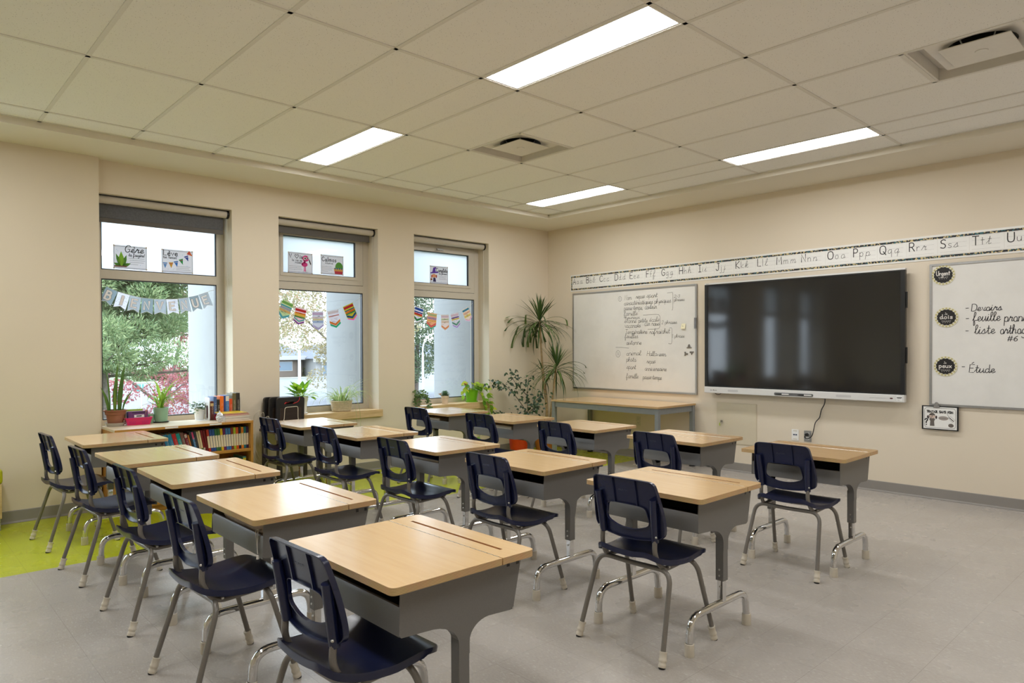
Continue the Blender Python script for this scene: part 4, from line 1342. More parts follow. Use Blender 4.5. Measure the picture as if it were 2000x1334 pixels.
for tx, xa, z, xb, s_ in (('heureux', 1.30, 1.645, 1.51, 0.019), ('2 phrases', 1.821, 1.571, 2.025, 0.021), ('1 phrase', 1.96, 1.414, 2.123, 0.02), ('2-3', 1.986, 1.863, 2.065, 0.016), ('phrases', 1.986, 1.822, 2.124, 0.02)):
    ink = MB(); write(ink, tx, wf, xa, z, s_, 0.0024, cursive=True, slant=0.12, track=1.0, fit=xb - xa); ink.obj('handwriting', m_ink, wb1)
for pts in ([(1.896, 1.922), (1.945, 1.925), (1.968, 1.915), (1.97, 1.80), (1.968, 1.74), (1.958, 1.723)], [(1.562, 1.682), (1.74, 1.685), (1.79, 1.67), (1.80, 1.62), (1.795, 1.55), (1.765, 1.518), (1.628, 1.516)],
            [(1.924, 1.523), (1.956, 1.521), (1.957, 1.44), (1.953, 1.35), (1.912, 1.349)], [(1.155, 1.307), (1.25, 1.305), (1.352, 1.297)]):
    MB().stroke(catmull([Vector(p) for p in pts], 4), 0.003, wf, 0.0006).obj('drawn_line', m_ink, wb1)
for cx, cz, r, ch in ((1.221, 1.892, 0.03, '1'), (1.19, 1.228, 0.04, '3')):
    ink = MB(); ink.stroke([(cx + r * 0.8 * math.cos(a), cz + r * math.sin(a)) for a in [k * PI / 10 for k in range(20)]], 0.0028, wf, 0.0006, closed=True)
    write(ink, ch, wf, cx - 0.008, cz - 0.016, 0.016, 0.0028); ink.obj('circled_number', m_ink, wb1)
MB().box(-0.9, -0.83, -0.022, -0.012, 0.004, 0.016).obj('label_clip', m_black, wb1)
wb2 = whiteboard(4.55, 6.95, 0.798, 2.004, 'whiteboard at the right edge with three black round badges and Devoirs list')
wf2 = frame((-(4.55 + 6.95) / 2, WBY, -0.798), (1, 0, 0), (0, 0, 1))
ink = MB()
for tx, xa, z, xb, s_ in (('-', 4.814, 1.592, 4.83, .03), ('Devoirs', 4.856, 1.594, 5.066, .028), ('-', 4.816, 1.507, 4.84, .03), ('feuille', 4.87, 1.510, 5.056, .036), ('prononciation', 5.082, 1.502, 5.46, .036), ('-', 4.814, 1.405, 4.84, .03),
                          ('liste', 4.883, 1.407, 5.02, .036), ('orthographe', 5.055, 1.404, 5.37, .036), ('#6', 5.103, 1.345, 5.173, .02), ('-', 4.788, 1.108, 4.815, .03), ('Étude', 4.841, 1.090, 5.021, .032)):
    ink = MB(); write(ink, tx, wf2, xa, z, s_, 0.0052, cursive=(tx not in '-#6'), slant=0.1, track=1.5, fit=xb - xa if tx != '-' else None); ink.obj('handwriting', m_ink, wb2)
# magnets, note
m_note = M('cream_sticky_note', (236, 230, 196), 0.8, var=0.02)
o = MB().add([(-0.026, 0, 0.03), (0.026, 0, 0.03), (0.024, -0.012, -0.03), (-0.03, -0.009, -0.03)], [(0, 1, 2, 3), (3, 2, 1, 0)]).obj('sticky_note', m_note, None, loc=(2.113, -0.0185, 1.540))
write_mb = MB(); write(write_mb, '4', frame((-0.006, -0.0065, -0.008), (1, 0, 0), (0, -0.15, 1)), 0, 0, 0.008, 0.0015, 0.001); write_mb.obj('written_number', m_ink, o)
tag(o, 'cream square sticky note on the left whiteboard', 'note')
m_mag = M('grey_painted_magnet', (112, 108, 100), 0.5, var=0.3, scale=60)
for k, (x, z, lab, kind) in enumerate(((2.183, 1.312, 'hat shaped grey magnet topmost of three on the left whiteboard', 0), (2.145, 1.232, 'grey bone shaped magnet lower left of the three small magnets', 1), (2.215, 1.242, 'grey winged magnet lower right of the three small magnets', 2))):
    if kind == 0: pts = [(-0.03, -0.015), (0.03, -0.015), (0.03, -0.008), (0.015, -0.006), (0.012, 0.012), (0.0, 0.028), (-0.012, 0.012), (-0.015, -0.006), (-0.03, -0.008)]
    elif kind == 1: pts = [(-0.022, -0.02), (-0.012, -0.022), (-0.006, -0.006), (0.012, -0.012), (0.024, -0.004), (0.02, 0.008), (0.002, 0.006), (-0.01, 0.024), (-0.022, 0.02), (-0.016, 0.0)]
    else: pts = [(0.0, -0.022), (0.006, -0.004), (0.026, 0.006), (0.022, 0.018), (0.004, 0.014), (-0.006, 0.018), (-0.024, 0.014), (-0.022, 0.002), (-0.006, -0.004)]
    o = MB().slab(pts, frame((0, 0, 0), (1, 0, 0), (0, 0, 1)), 0, 0.008).obj('magnet', m_mag, None, loc=(x, -0.0123, z), bevel=0.001)
    tag(o, lab, 'magnet', 'small grey magnets')
o = MB().box(-0.012, 0.012, -0.014, 0, -0.06, 0.06).obj('marker_clip', M('grey_marker_clip', (122, 124, 128), 0.4), None, loc=(2.268, -0.0185, 1.57), bevel=0.003)
tag(o, 'small grey upright clip on the right frame of the left whiteboard', 'clip')

# ---- alphabet band
m_border = checker_border('black_gold_teal_border')
m_lam = M('laminated_card', (232, 231, 227), 0.16, var=0.01)
m_rule = M('ruled_line_grey', (176, 176, 174), 0.6, var=0.02)
tilt = 0.0031
e = empty('alphabet_frieze', (0.412, -0.001, 2.027)); e.rotation_euler = (0, -tilt, 0)
tag(e, 'long white alphabet strip with patterned border above the whiteboards and display', 'alphabet strip')
AW = 5.45
MB().box(0, AW, -0.003, 0, 0.0, 0.212).obj('backing_strip', m_lam, e)
for z0, z1 in ((0.176, 0.194), (0.016, 0.034)):
    MB().box(0.012, AW - 0.01, -0.0042, -0.003, z0, z1).obj('border_strip', m_border, e)
MB().box(0.012, 0.03, -0.0042, -0.003, 0.034, 0.176).obj('border_strip', m_border, e)
X0 = [0.459, 0.682, 0.90, 1.139, 1.367, 1.603, 1.815, 2.053, 2.299, 2.511, 2.742, 2.984, 3.186, 3.437, 3.689, 3.923, 4.149, 4.39, 4.63, 4.861, 5.101, 5.335, 5.57]
for k, x in enumerate(X0):
    L = chr(65 + k)
    if x + 0.22 > 0.412 + AW: break
    c = MB().box(-0.020, (X0[k + 1] if k + 1 < len(X0) else x + 0.23) - x - 0.024, -0.0008, 0, -0.048, 0.098)
    co = c.obj('letter_card', m_paper, e, loc=(x - 0.412, -0.0032, 0.093))
    fr = frame((0, -0.0009, 0), (1, 0, 0), (0, 0, 1))
    rl = MB()
    for z in (0.0, 0.04, 0.078, -0.034): rl.stroke([(-0.005, z), (0.19, z)], 0.0012, fr, 0.0003)
    rl.obj('ruling', m_rule, co)
    lt = MB()
    wU = glyph(L)[0] * 0.0036
    write(lt, L, fr, 0, 0, 0.036, 0.0075, 0.0006)
    write(lt, L.lower(), fr, wU + 0.012, 0, 0.034, 0.0036, 0.0006)
    write(lt, L.lower(), fr, wU + 0.022 + glyph(L.lower())[0] * 0.0034 + 0.008, 0, 0.034, 0.0032, 0.0006, cursive=True, slant=0.18)
    lt.obj('letter', m_print, co)

# ---- interactive display
m_screen, n_, l_, b_ = new_mat('display_glass_dark')
t_ = n_.new('ShaderNodeTexNoise'); t_.inputs['Scale'].default_value = 3
r_ = n_.new('ShaderNodeMapRange'); r_.inputs['To Min'].default_value = 0.06; r_.inputs['To Max'].default_value = 0.09
l_.new(t_.outputs['Fac'], r_.inputs['Value']); l_.new(r_.outputs[0], b_.inputs['Roughness'])
b_.inputs['Base Color'].default_value = srgb(40, 39, 38)
b_.inputs['Specular IOR Level'].default_value = 0.5
m_silver = M('display_silver_white', (218, 218, 216), 0.35, 0.0, var=0.01)
e = empty('interactive_display', (3.408, 0, 0.819))
tag(e, 'large black wall mounted interactive display with a silver bottom bar', 'display')
w2, H = 0.978, 1.166
MB().box(-w2 + 0.12, w2 - 0.12, -0.06, -0.002, 0.15, H - 0.15).obj('wall_mount', m_black, e)
MB().box(-w2 + 0.004, w2 - 0.004, -0.094, -0.045, 0.005, H - 0.004).obj('rear_housing', m_black, e, bevel=0.006)
fr = frame((0, 0, 0), (1, 0, 0), (0, 0, 1))
MB().frame_slab([(-w2, 0.066), (w2, 0.066), (w2, H - 0.016), (-w2, H - 0.016)], [(-w2 + 0.036, 0.078), (w2 - 0.036, 0.078), (w2 - 0.036, H - 0.028), (-w2 + 0.036, H - 0.028)], fr, 0.09, 0.101).obj('bezel', m_black, e, bevel=0.001)
MB().box(-w2 + 0.035, w2 - 0.035, -0.097, -0.093, 0.077, H - 0.027).obj('screen', m_screen, e)
MB().box(-w2, w2, -0.102, -0.05, H - 0.016, H).obj('top_trim', m_silver, e, bevel=0.003)
bar = MB().box(-w2, w2, -0.112, -0.06, 0.0, 0.066).obj('bottom_bar', m_silver, e, bevel=0.006, seg=3)
m_sp = M('speaker_mesh_grey', (196, 196, 196), 0.6, var=0.06, scale=500)
for x0, x1 in ((-0.70, -0.585), (0.40, 0.535)):
    MB().slab(rrect(x0, x1, 0.022, 0.044, 0.010), fr, 0.112, 0.1128).obj('speaker_grille', m_sp, bar)
tray = MB().slab(rrect(-0.196, 0.19, 0.010, 0.038, 0.013), fr, 0.112, 0.1135).obj('pen_tray', M('pen_tray_grey', (104, 104, 104), 0.4), bar)
for x in (-0.90, -0.885, -0.865, -0.85, -0.835):
    MB().box(x - 0.004, x + 0.004, -0.1135, -0.112, 0.028, 0.038 if abs(x + 0.865) < 0.01 else 0.034).obj('port', m_black, bar)
for k in range(7):
    MB().lathe([(0.0, 0), (0.0035, 0.0), (0.003, 0.001)], 10, (0.70 + 0.021 * k, -0.112, 0.03), axis='Y', close=False).obj('button', m_white, bar)
MB().slab(rrect(0.862, 0.885, 0.027, 0.038, 0.004), fr, 0.112, 0.113).obj('power_button', M('dark_red_button', (70, 18, 18), 0.3), bar)
st = MB().box(0.915, 0.962, -0.1126, -0.112, 0.012, 0.056).obj('asset_sticker', m_white, bar)
lb = MB(); f2 = frame((0, -0.1127, 0), (1, 0, 0), (0, 0, 1))
for z, a, b, w_ in ((0.042, 0.92, 0.955, 0.007), (0.034, 0.922, 0.95, 0.003), (0.02, 0.92, 0.94, 0.002)): lb.stroke([(a, z), (b, z)], w_, f2, 0.0003)
lb.obj('sticker_print', m_ink, st)
lg = MB(); write(lg, 'SMART', frame((-w2 + 0.02, -0.1021, H - 0.0115), (1, 0, 0), (0, 0, 1)), 0, 0, 0.0036, 0.0011, 0.0004); lg.obj('maker_lettering', m_ink, e)
for z0 in (0.34, 0.82): MB().box(w2 - 0.004, w2 + 0.012, -0.088, -0.07, z0, z0 + 0.14).obj('side_port_cover', m_black, e, bevel=0.002)
MB().tube(catmull([(-0.87, -0.085, 0.004), (-0.85, -0.08, -0.012), (-0.82, -0.08, -0.014), (-0.79, -0.08, 0.002)], 5), 0.003, 8).obj('cable_loop', m_black, e)
for k, (xa, xb) in enumerate(((-0.178, -0.045), (0.042, 0.175))):
    p = empty('stylus', (3.408 + (xa + xb) / 2, -0.1185, 0.843)); h = (xb - xa) / 2
    tag(p, ['stylus at the left end of the display pen tray', 'stylus at the right end of the display pen tray'][k], 'stylus', 'display styluses')
    MB().lathe([(0.0, -h), (0.003, -h), (0.005, -h + 0.02), (0.005, -h * 0.05)], 10, axis='X').obj('barrel', m_black, p, smooth=50)
    MB().lathe([(0.0052, -h * 0.05), (0.0052, h - 0.004), (0.004, h)], 10, axis='X').obj('grip', m_white, p, smooth=50)

# ---- cord, outlets, access panel
o = MB().tube(catmull([(3.69, -0.07, 0.83), (3.675, -0.04, 0.77), (3.635, -0.02, 0.70), (3.618, -0.02, 0.63), (3.58, -0.02, 0.58), (3.567, -0.03, 0.51), (3.558, -0.045, 0.455), (3.53, -0.05, 0.425), (3.50, -0.045, 0.42), (3.487, -0.04, 0.43)], 6), 0.0045, 8).obj('power_cord', m_black, None, smooth=60)
tag(o, 'black power cord hanging from the display to the wall outlet', 'cord')
pg = MB().lathe([(0.0, -0.04), (0.012, -0.04), (0.017, -0.02), (0.018, -0.006)], 14, (3.494, 0, 0.455), axis='Y').tube(rounded([(3.494, -0.03, 0.455), (3.487, -0.045, 0.44), (3.487, -0.04, 0.428)], 0.01), 0.006, 8).obj('plug', m_black, o, smooth=50)
def outlet(x0, x1, z0, z1, lab, kind, wall='back'):
    e = empty('wall_outlet', ((x0 + x1) / 2, 0, (z0 + z1) / 2)); tag(e, lab, 'outlet', 'wall outlets and plates')
    hw, hh = (x1 - x0) / 2, (z1 - z0) / 2
    pm = {'steel': m_alu, 'white': m_white, 'beige': M('beige_plate', (206, 200, 178), 0.5)}[kind[0]]
    f = frame((0, 0, 0), (1, 0, 0), (0, 0, 1))
    MB().slab(rrect(-hw, hw, -hh, hh, 0.004), f, 0.0005, 0.005).obj('plate', pm, e, bevel=0.001)
    if kind[1] == 'duplex':
        for zc in (-0.021, 0.021):
            s = MB().slab(rrect(-0.016, 0.016, zc - 0.014, zc + 0.014, 0.01), f, 0.005, 0.0065).obj('socket', m_white if kind[0] == 'steel' else pm, e)
            sl = MB()
            for sx in (-0.006, 0.006): sl.box(sx - 0.0012, sx + 0.0012, -0.007, -0.0064, zc - 0.002, zc + 0.007)
            sl.lathe([(0.0, -0.007), (0.0022, -0.007), (0.0022, -0.0064)], 8, (0, 0, zc - 0.007), axis='Y')
            sl.obj('slot', m_black, s)
    else:
        for sx in (-0.011, 0.011):
            MB().box(sx - 0.008, sx + 0.008, -0.0065, -0.005, -0.004, 0.008).obj('data_jack', M('blue_jack', (36, 52, 84), 0.4), e)
        for zc in (-0.04, 0.04):
            MB().box(-0.02, 0.02, -0.0058, -0.005, zc - 0.004, zc + 0.004).obj('label_window', M('label_cream', (214, 206, 186), 0.5), e)
    return e
outlet(3.339, 3.409, 0.387, 0.495, 'white data plate with two blue jacks below the display', ('white', 'data'))
outlet(3.463, 3.533, 0.386, 0.492, 'steel outlet plate with the display plug in its top socket', ('steel', 'duplex'))
outlet(1.452, 1.512, 0.383, 0.489, 'beige outlet plate on the wall under the long table', ('beige', 'duplex'))
wo_ = outlet(-0.035, 0.035, 0.40, 0.50, 'outlet plate low on the window wall beside the bookcase', ('beige', 'duplex'))
wo_.location = (0.0, -4.03, 0.45); wo_.rotation_euler = (0, 0, PI / 2)
e = empty('access_panel', (2.745, 0, 0.50)); tag(e, 'beige access panel in the wall below the display with a key lock', 'access panel')
m_panelp = M('panel_paint_beige', (211, 201, 178), 0.6, var=0.01)
MB().box(-0.228, 0.228, -0.004, 0.0, -0.215, 0.218).obj('panel_frame', m_panelp, e, bevel=0.002)
MB().box(-0.222, 0.222, -0.0065, -0.004, -0.209, 0.212).obj('panel_door', m_panelp, e, bevel=0.002)
lk = MB().lathe([(0.0, -0.02), (0.011, -0.02), (0.013, -0.0065)], 16, (-0.166, 0, 0.018), axis='Y').obj('lock', m_chrome, e, smooth=50)
ky = MB().slab([(-0.168, 0.02), (-0.162, 0.02), (-0.162, 0.03), (-0.168, 0.03)], frame((0, -0.02, 0), (1, 0, 0), (0, 0, 1)), 0, 0.002)
ky.lathe([(0.012, -0.003), (0.014, 0.0), (0.012, 0.003)], 16, (-0.165, -0.026, 0.004), axis='Y', close=False); ky.obj('key', m_alu, lk)
MB().box(-0.186, -0.176, -0.03, -0.026, -0.03, 0.0).obj('key_tag', M('key_tag_lime', (168, 190, 40), 0.4), lk, bevel=0.002)

# ---- three scalloped badges
m_badge = M('badge_cream_gold', (220, 216, 196), 0.35, var=0.01)
m_gold = M('badge_gold_dots', (186, 178, 118), 0.4, var=0.03)
m_bblk = M('badge_black', (26, 25, 25), 0.4, var=0.08, scale=60)
m_bwht = M('badge_white_lettering', (216, 212, 206), 0.5, var=0.02)
for (x, z, l1, l2, lab) in ((4.652, 1.906, '', 'Urgent', 'round black badge reading Urgent, topmost of three on the right whiteboard'), (4.676, 1.549, 'Je', 'dois', 'round black badge reading Je dois on the right whiteboard'), (4.670, 1.137, 'Je', 'peux', 'round black badge reading Je peux, lowest on the right whiteboard')):
    e = empty('round_badge', (x, -0.0132, z)); tag(e, lab, 'badge', 'scalloped badges on the right whiteboard')
    f = frame((0, 0, 0), (1, 0, 0), (0, 0, 1))
    MB().slab([(0.09 * math.cos(k * PI / 24), 0.085 * math.sin(k * PI / 24)) for k in range(48)], f, 0, 0.002).obj('card', m_badge, e)
    d = MB()
    for k in range(20):
        a = k * PI / 10; d.poly([(0.079 * math.cos(a) + 0.0075 * math.cos(b), 0.075 * math.sin(a) + 0.0075 * math.sin(b)) for b in [j * PI / 5 for j in range(10)]], f, 0.0023)
    d.obj('dots', m_gold, e)
    MB().slab([((0.0665 + 0.005 * abs(math.sin(8 * a))) * math.cos(a), (0.063 + 0.005 * abs(math.sin(8 * a))) * math.sin(a)) for a in [k * PI / 64 for k in range(128)]], f, 0.0021, 0.003).obj('scallop', m_bblk, e)
    t = MB()
    if l1: write(t, l1, f, -0.012, 0.022, 0.0085, 0.0025, 0.0034)
    fit = 0.10 if l2 == 'Urgent' else 0.092
    write(t, l2, f, -fit / 2, -0.012 if l1 else -0.002, 0.018, 0.0062, 0.0034, fit=fit)
    bz = -0.028 if l1 else -0.016
    t.stroke([(-0.035, bz), (-0.0, bz - 0.004), (0.035, bz)], 0.0014, f, 0.0034)
    for k in range(4):
        x0 = -0.033 + k * 0.017; t.stroke([(x0, bz - 0.001), (x0 + 0.0075, bz - 0.02), (x0 + 0.015, bz - 0.002)], 0.0016, f, 0.0034)
    t.obj('lettering', m_bwht, e)

# ---- clipped sign
e = empty('clipped_sign', (4.633, -0.0225, 0.698)); tag(e, 'black bordered card reading TRAVAIL SANS NOM clipped below the right whiteboard', 'sign')
f = frame((0, 0, 0), (1, 0, 0), (0, 0, 1))
MB().box(-0.137, 0.137, -0.004, 0, -0.102, 0.102).obj('black_card', m_black, e)
f = frame((0, -0.0042, 0), (1, 0, 0), (0, 0, 1))
sh = MB().box(-0.125, 0.125, -0.0048, -0.004, -0.093, 0.093).obj('sheet', m_paper, e)
f = frame((0, -0.005, 0), (1, 0, 0), (0, 0, 1))
MB().stroke(rrect(-0.116, 0.116, -0.084, 0.084, 0.024), 0.0022, f, 0.0003, closed=True).obj('rounded_outline', m_print, sh)
t = MB(); write(t, 'TRAVAIL SANS NOM', f, -0.098, 0.044, 0.0088, 0.0058, 0.0003, fit=0.196); t.obj('title_lettering', m_print, sh)
m_g1 = M('print_grey_brown', (104, 96, 90), 0.5, var=0.03); m_g2 = M('print_mid_grey', (160, 152, 146), 0.5, var=0.03); m_skin = M('print_skin', (214, 190, 176), 0.5, var=0.02); m_hair = M('print_dark_brown', (52, 36, 34), 0.5)
ell = lambda cx, cz, a, b, n=20: [(cx + a * math.cos(2 * PI * k / n), cz + b * math.sin(2 * PI * k / n)) for k in range(n)]
MB().poly([(-0.075, -0.07), (-0.04, -0.07), (-0.043, -0.03), (-0.035, -0.01), (-0.05, 0.0), (-0.07, 0.0), (-0.08, -0.012), (-0.072, -0.03)], f, 0.0004).obj('drawn_coat', m_g1, sh)
MB().poly(ell(-0.057, 0.012, 0.024, 0.018), f, 0.0005).obj('drawn_face', m_skin, sh)
MB().poly([(-0.082, 0.02), (-0.034, 0.02), (-0.04, 0.034), (-0.058, 0.044), (-0.075, 0.034)], f, 0.0006).obj('drawn_hat', m_g1, sh)
hr_ = MB(); hr_.poly(ell(-0.09, 0.005, 0.007, 0.014), f, 0.0004); hr_.poly(ell(-0.027, 0.005, 0.007, 0.014), f, 0.0004); hr_.obj('drawn_hair', m_hair, sh)
mg = MB(); mg.stroke(ell(-0.069, 0.014, 0.012, 0.012), 0.003, f, 0.0008, closed=True); mg.stroke([(-0.078, 0.004), (-0.09, -0.014)], 0.003, f, 0.0008); mg.obj('drawn_magnifier', m_print, sh)
q = MB(); write(q, '?', f, -0.113, -0.062, 0.026, 0.009, 0.0004, fit=0.026); q.obj('question_mark', m_print, sh)
bu = MB().poly(ell(0.026, 0.0, 0.037, 0.018), f, 0.0004).obj('speech_bubble', m_g2, sh)
w_ = MB(); w_.stroke([(0.0, 0.0), (0.05, -0.002)], 0.002, f, 0.0007); w_.obj('bubble_print', m_print, bu)
c1 = MB(); c1.stroke([(0.055, 0.036), (0.066, 0.014)], 0.002, f, 0.0004); c1.stroke([(0.06, 0.006), (0.075, 0.022), (0.112, -0.012), (0.094, -0.032), (0.06, 0.006)], 0.0014, f, 0.0004)
c1.obj('drawn_tag', m_print, sh)
c2 = MB(); c2.stroke([(0.07, 0.008), (0.1, -0.02)], 0.006, f, 0.0005); c2.obj('tag_writing', m_hair, sh)
MB().poly(ell(0.082, -0.058, 0.02, 0.016), f, 0.0004).obj('drawn_fingerprint', m_g1, sh)
e = empty('bulldog_clip', (4.609, -0.024, 0.80)); tag(e, 'silver bulldog clip holding the TRAVAIL SANS NOM card', 'clip')
MB().add([(-0.024, -0.008, -0.014), (0.024, -0.008, -0.014), (0.018, -0.013, 0.004), (-0.018, -0.013, 0.004), (-0.024, 0.004, -0.014), (0.024, 0.004, -0.014), (0.018, 0.004, 0.004), (-0.018, 0.004, 0.004)],
         [(0, 1, 2, 3), (5, 4, 7, 6), (3, 2, 6, 7), (0, 3, 7, 4), (1, 5, 6, 2)]).obj('jaw', m_alu, e)
MB().lathe([(0.006, -0.012), (0.014, -0.012), (0.015, -0.008), (0.006, -0.008)], 16, (0, 0, 0.018), axis='Y').obj('eyelet', m_alu, e, smooth=40)

# ---- long table under the whiteboard
e = empty('work_table', (1.508, -0.372, 0)); tag(e, 'long maple topped table with grey steel legs under the left whiteboard', 'table')
m_tsteel = M('table_grey_paint', (128, 132, 132), 0.42, var=0.03)
TX, TY, TZ = 0.765, 0.352, 0.69
MB().slab(rrect(-TX, TX, -TY, TY, 0.008), frame((0, 0, 0), (1, 0, 0), (0, 1, 0)), TZ - 0.02, TZ, 0, 1).obj('table_top', [m_desk, m_ply], e, bevel=0.002)
for sx in (-1, 1):
    for sy in (-1, 1):
        cx, cy = sx * (TX - 0.03), sy * (TY - 0.03)
        lg = MB().box(cx - 0.022, cx + 0.022, cy - 0.022, cy + 0.022, 0.012, TZ - 0.02).obj('leg', m_tsteel, e, bevel=0.003)
        MB().box(cx - 0.024, cx + 0.024, cy - 0.024, cy + 0.024, 0.0, 0.02).obj('foot', m_black, lg, bevel=0.003)
for y in (-TY + 0.03, TY - 0.03): MB().box(-TX + 0.052, TX - 0.052, y - 0.012, y + 0.012, TZ - 0.085, TZ - 0.02).obj('apron', m_tsteel, e, bevel=0.002)
for x in (-TX + 0.03, TX - 0.03): MB().box(x - 0.012, x + 0.012, -TY + 0.052, TY - 0.052, TZ - 0.085, TZ - 0.02).obj('apron', m_tsteel, e, bevel=0.002)

# ------------------------------------------------------------------ bookcase and books
BX0, BX1, BY0, BY1, BZ = 0.016, 0.445, -5.272, -4.185, 0.678
m_oak = wood('honey_oak_shelf', (176, 122, 48), (206, 152, 74), 'Y', 3.0, 0.4)
m_oakv = wood('honey_oak_upright', (172, 118, 46), (204, 150, 72), 'Z', 3.0, 0.4)
m_topw = wood('pale_reflection_top', (216, 198, 168), (234, 222, 200), 'Y', 3.0, 0.3)  # whitish reflection on the bookcase top, painted into its wood colour
e = empty('bookcase', ((BX0 + BX1) / 2, (BY0 + BY1) / 2, 0)); tag(e, 'low honey wood bookcase full of books under the left window', 'bookcase')
hx, hy = (BX1 - BX0) / 2, (BY1 - BY0) / 2
MB().box(-hx, hx - 0.002, -hy, hy, BZ - 0.02, BZ).obj('top', m_topw, e, bevel=0.0015)
MB().box(hx - 0.002, hx, -hy, hy, BZ - 0.02, BZ).obj('front_edge', m_oak, e)
for s_ in (-1, 1):
    MB().box(-hx, hx - 0.004, s_ * hy - (0.022 if s_ > 0 else 0), s_ * hy + (0.022 if s_ < 0 else 0), 0, BZ - 0.02).obj('side_panel', m_oakv, e, bevel=0.001)
for z in (0.432, 0.07):
    MB().box(-hx + 0.01, hx - 0.012, -hy + 0.022, hy - 0.022, z - 0.022, z).obj('shelf', m_oak, e, bevel=0.001)
MB().box(-hx, -hx + 0.008, -hy + 0.022, hy - 0.022, 0.05, BZ - 0.02).obj('back_panel', m_oak, e)
MB().box(hx - 0.04, hx - 0.03, -hy + 0.022, hy - 0.022, 0, 0.048).obj('kick_board', m_oak, e)
for y in (-0.13, 0.22):
    MB().box(hx, hx + 0.0008, y - 0.05, y + 0.05, BZ - 0.016, BZ - 0.004).obj('shelf_label', m_paper, e)

def book(y, zb, wd, ht, dp, lean, col, lab, group, xf, bands=(), spine=None, cat='book'):
    """spine faces +X; lean > 0 tips the top towards -Y"""
    o = empty('book', (xf, y, zb))
    o.rotation_euler = (lean, 0, 0)
    tag(o, lab, cat, group)
    cv = M('cover_%d_%d_%d' % col, col, 0.35, var=0.04, scale=20)
    c = MB()
    c.box(-dp, 0, 0, 0.0022, 0, ht); c.box(-dp, 0, wd - 0.0022, wd, 0, ht); c.box(-0.0022, 0, 0.0022, wd - 0.0022, 0, ht)
    co = c.obj('cover', cv, o)
    MB().box(-dp + 0.004, -0.0022, 0.0022, wd - 0.0022, 0.003, ht - 0.004).obj('pages', M('book_pages', (226, 216, 194), 0.8, var=0.06, scale=200), o)
    for (z0, z1, bc) in bands:
        MB().box(0, 0.0006, 0.0015, wd - 0.0015, z0 * ht, z1 * ht).obj('spine_label', M('spine_%d_%d_%d' % bc, bc, 0.4, var=0.04, scale=90), co)
    if spine:
        t = MB(); write(t, spine, frame((0.0007, wd * 0.5 + 0.0035 * 0.5, ht * 0.72), (0, 0, -1), (0, 1, 0)), 0, -0.003, min(0.005, wd * 0.3), 0.0011, 0.0003, fit=ht * 0.4)
        t.obj('spine_title', m_bwht, co)
    return o
crm = (230, 216, 184)
right_series = [((70, 32, 70), (60, 40, 76)), ((28, 108, 112), (36, 110, 116)), ((218, 176, 30), (222, 120, 36)), ((32, 28, 32), (40, 40, 48)), ((206, 84, 28), (214, 92, 34)), ((176, 184, 44), (168, 186, 46)),
                ((130, 50, 34), (140, 56, 36)), ((44, 92, 150), (60, 120, 180)), ((48, 104, 160), (66, 120, 176)), ((96, 32, 84), (110, 40, 92)), ((220, 180, 34), (224, 186, 30)), ((44, 96, 50), (60, 110, 60)),
                ((38, 92, 56), (58, 112, 66)), ((34, 74, 140), (44, 84, 150)), ((28, 62, 128), (44, 80, 148)), ((176, 50, 30), (186, 60, 36))]
nm = {0: 'purple', 1: 'teal', 2: 'yellow and orange', 3: 'black', 4: 'orange', 5: 'lime', 6: 'brown red', 7: 'sky blue', 8: 'mid blue', 9: 'plum', 10: 'golden yellow', 11: 'leaf green', 12: 'dark green', 13: 'royal blue', 14: 'deep blue', 15: 'red'}
ordn = ['first', 'second', 'third', 'fourth', 'fifth', 'sixth', 'seventh', 'eighth', 'ninth', 'tenth', 'eleventh', 'twelfth', 'thirteenth', 'fourteenth', 'fifteenth', 'sixteenth']
SZ = 0.4325
y = -4.2075
lean = 0.0
XF = 0.395
bk_i = 0
for k, (c1, c2) in enumerate(right_series):
    wd = 0.0205
    lean = min(0.16, 0.008 * k + 0.005)
    y -= wd / math.cos(lean) + 0.0008
    book(y + 0.0, SZ + 0.0005, wd, 0.188, 0.15, lean, c1, 'cream spined paperback with %s ends, %s from the right on the upper shelf' % (nm[k], ordn[k]), 'paperbacks on the upper shelf', XF, ((0.16, 0.70, crm), (0.74, 0.96, c2), (0.0, 0.14, c2)), 'SERIE')
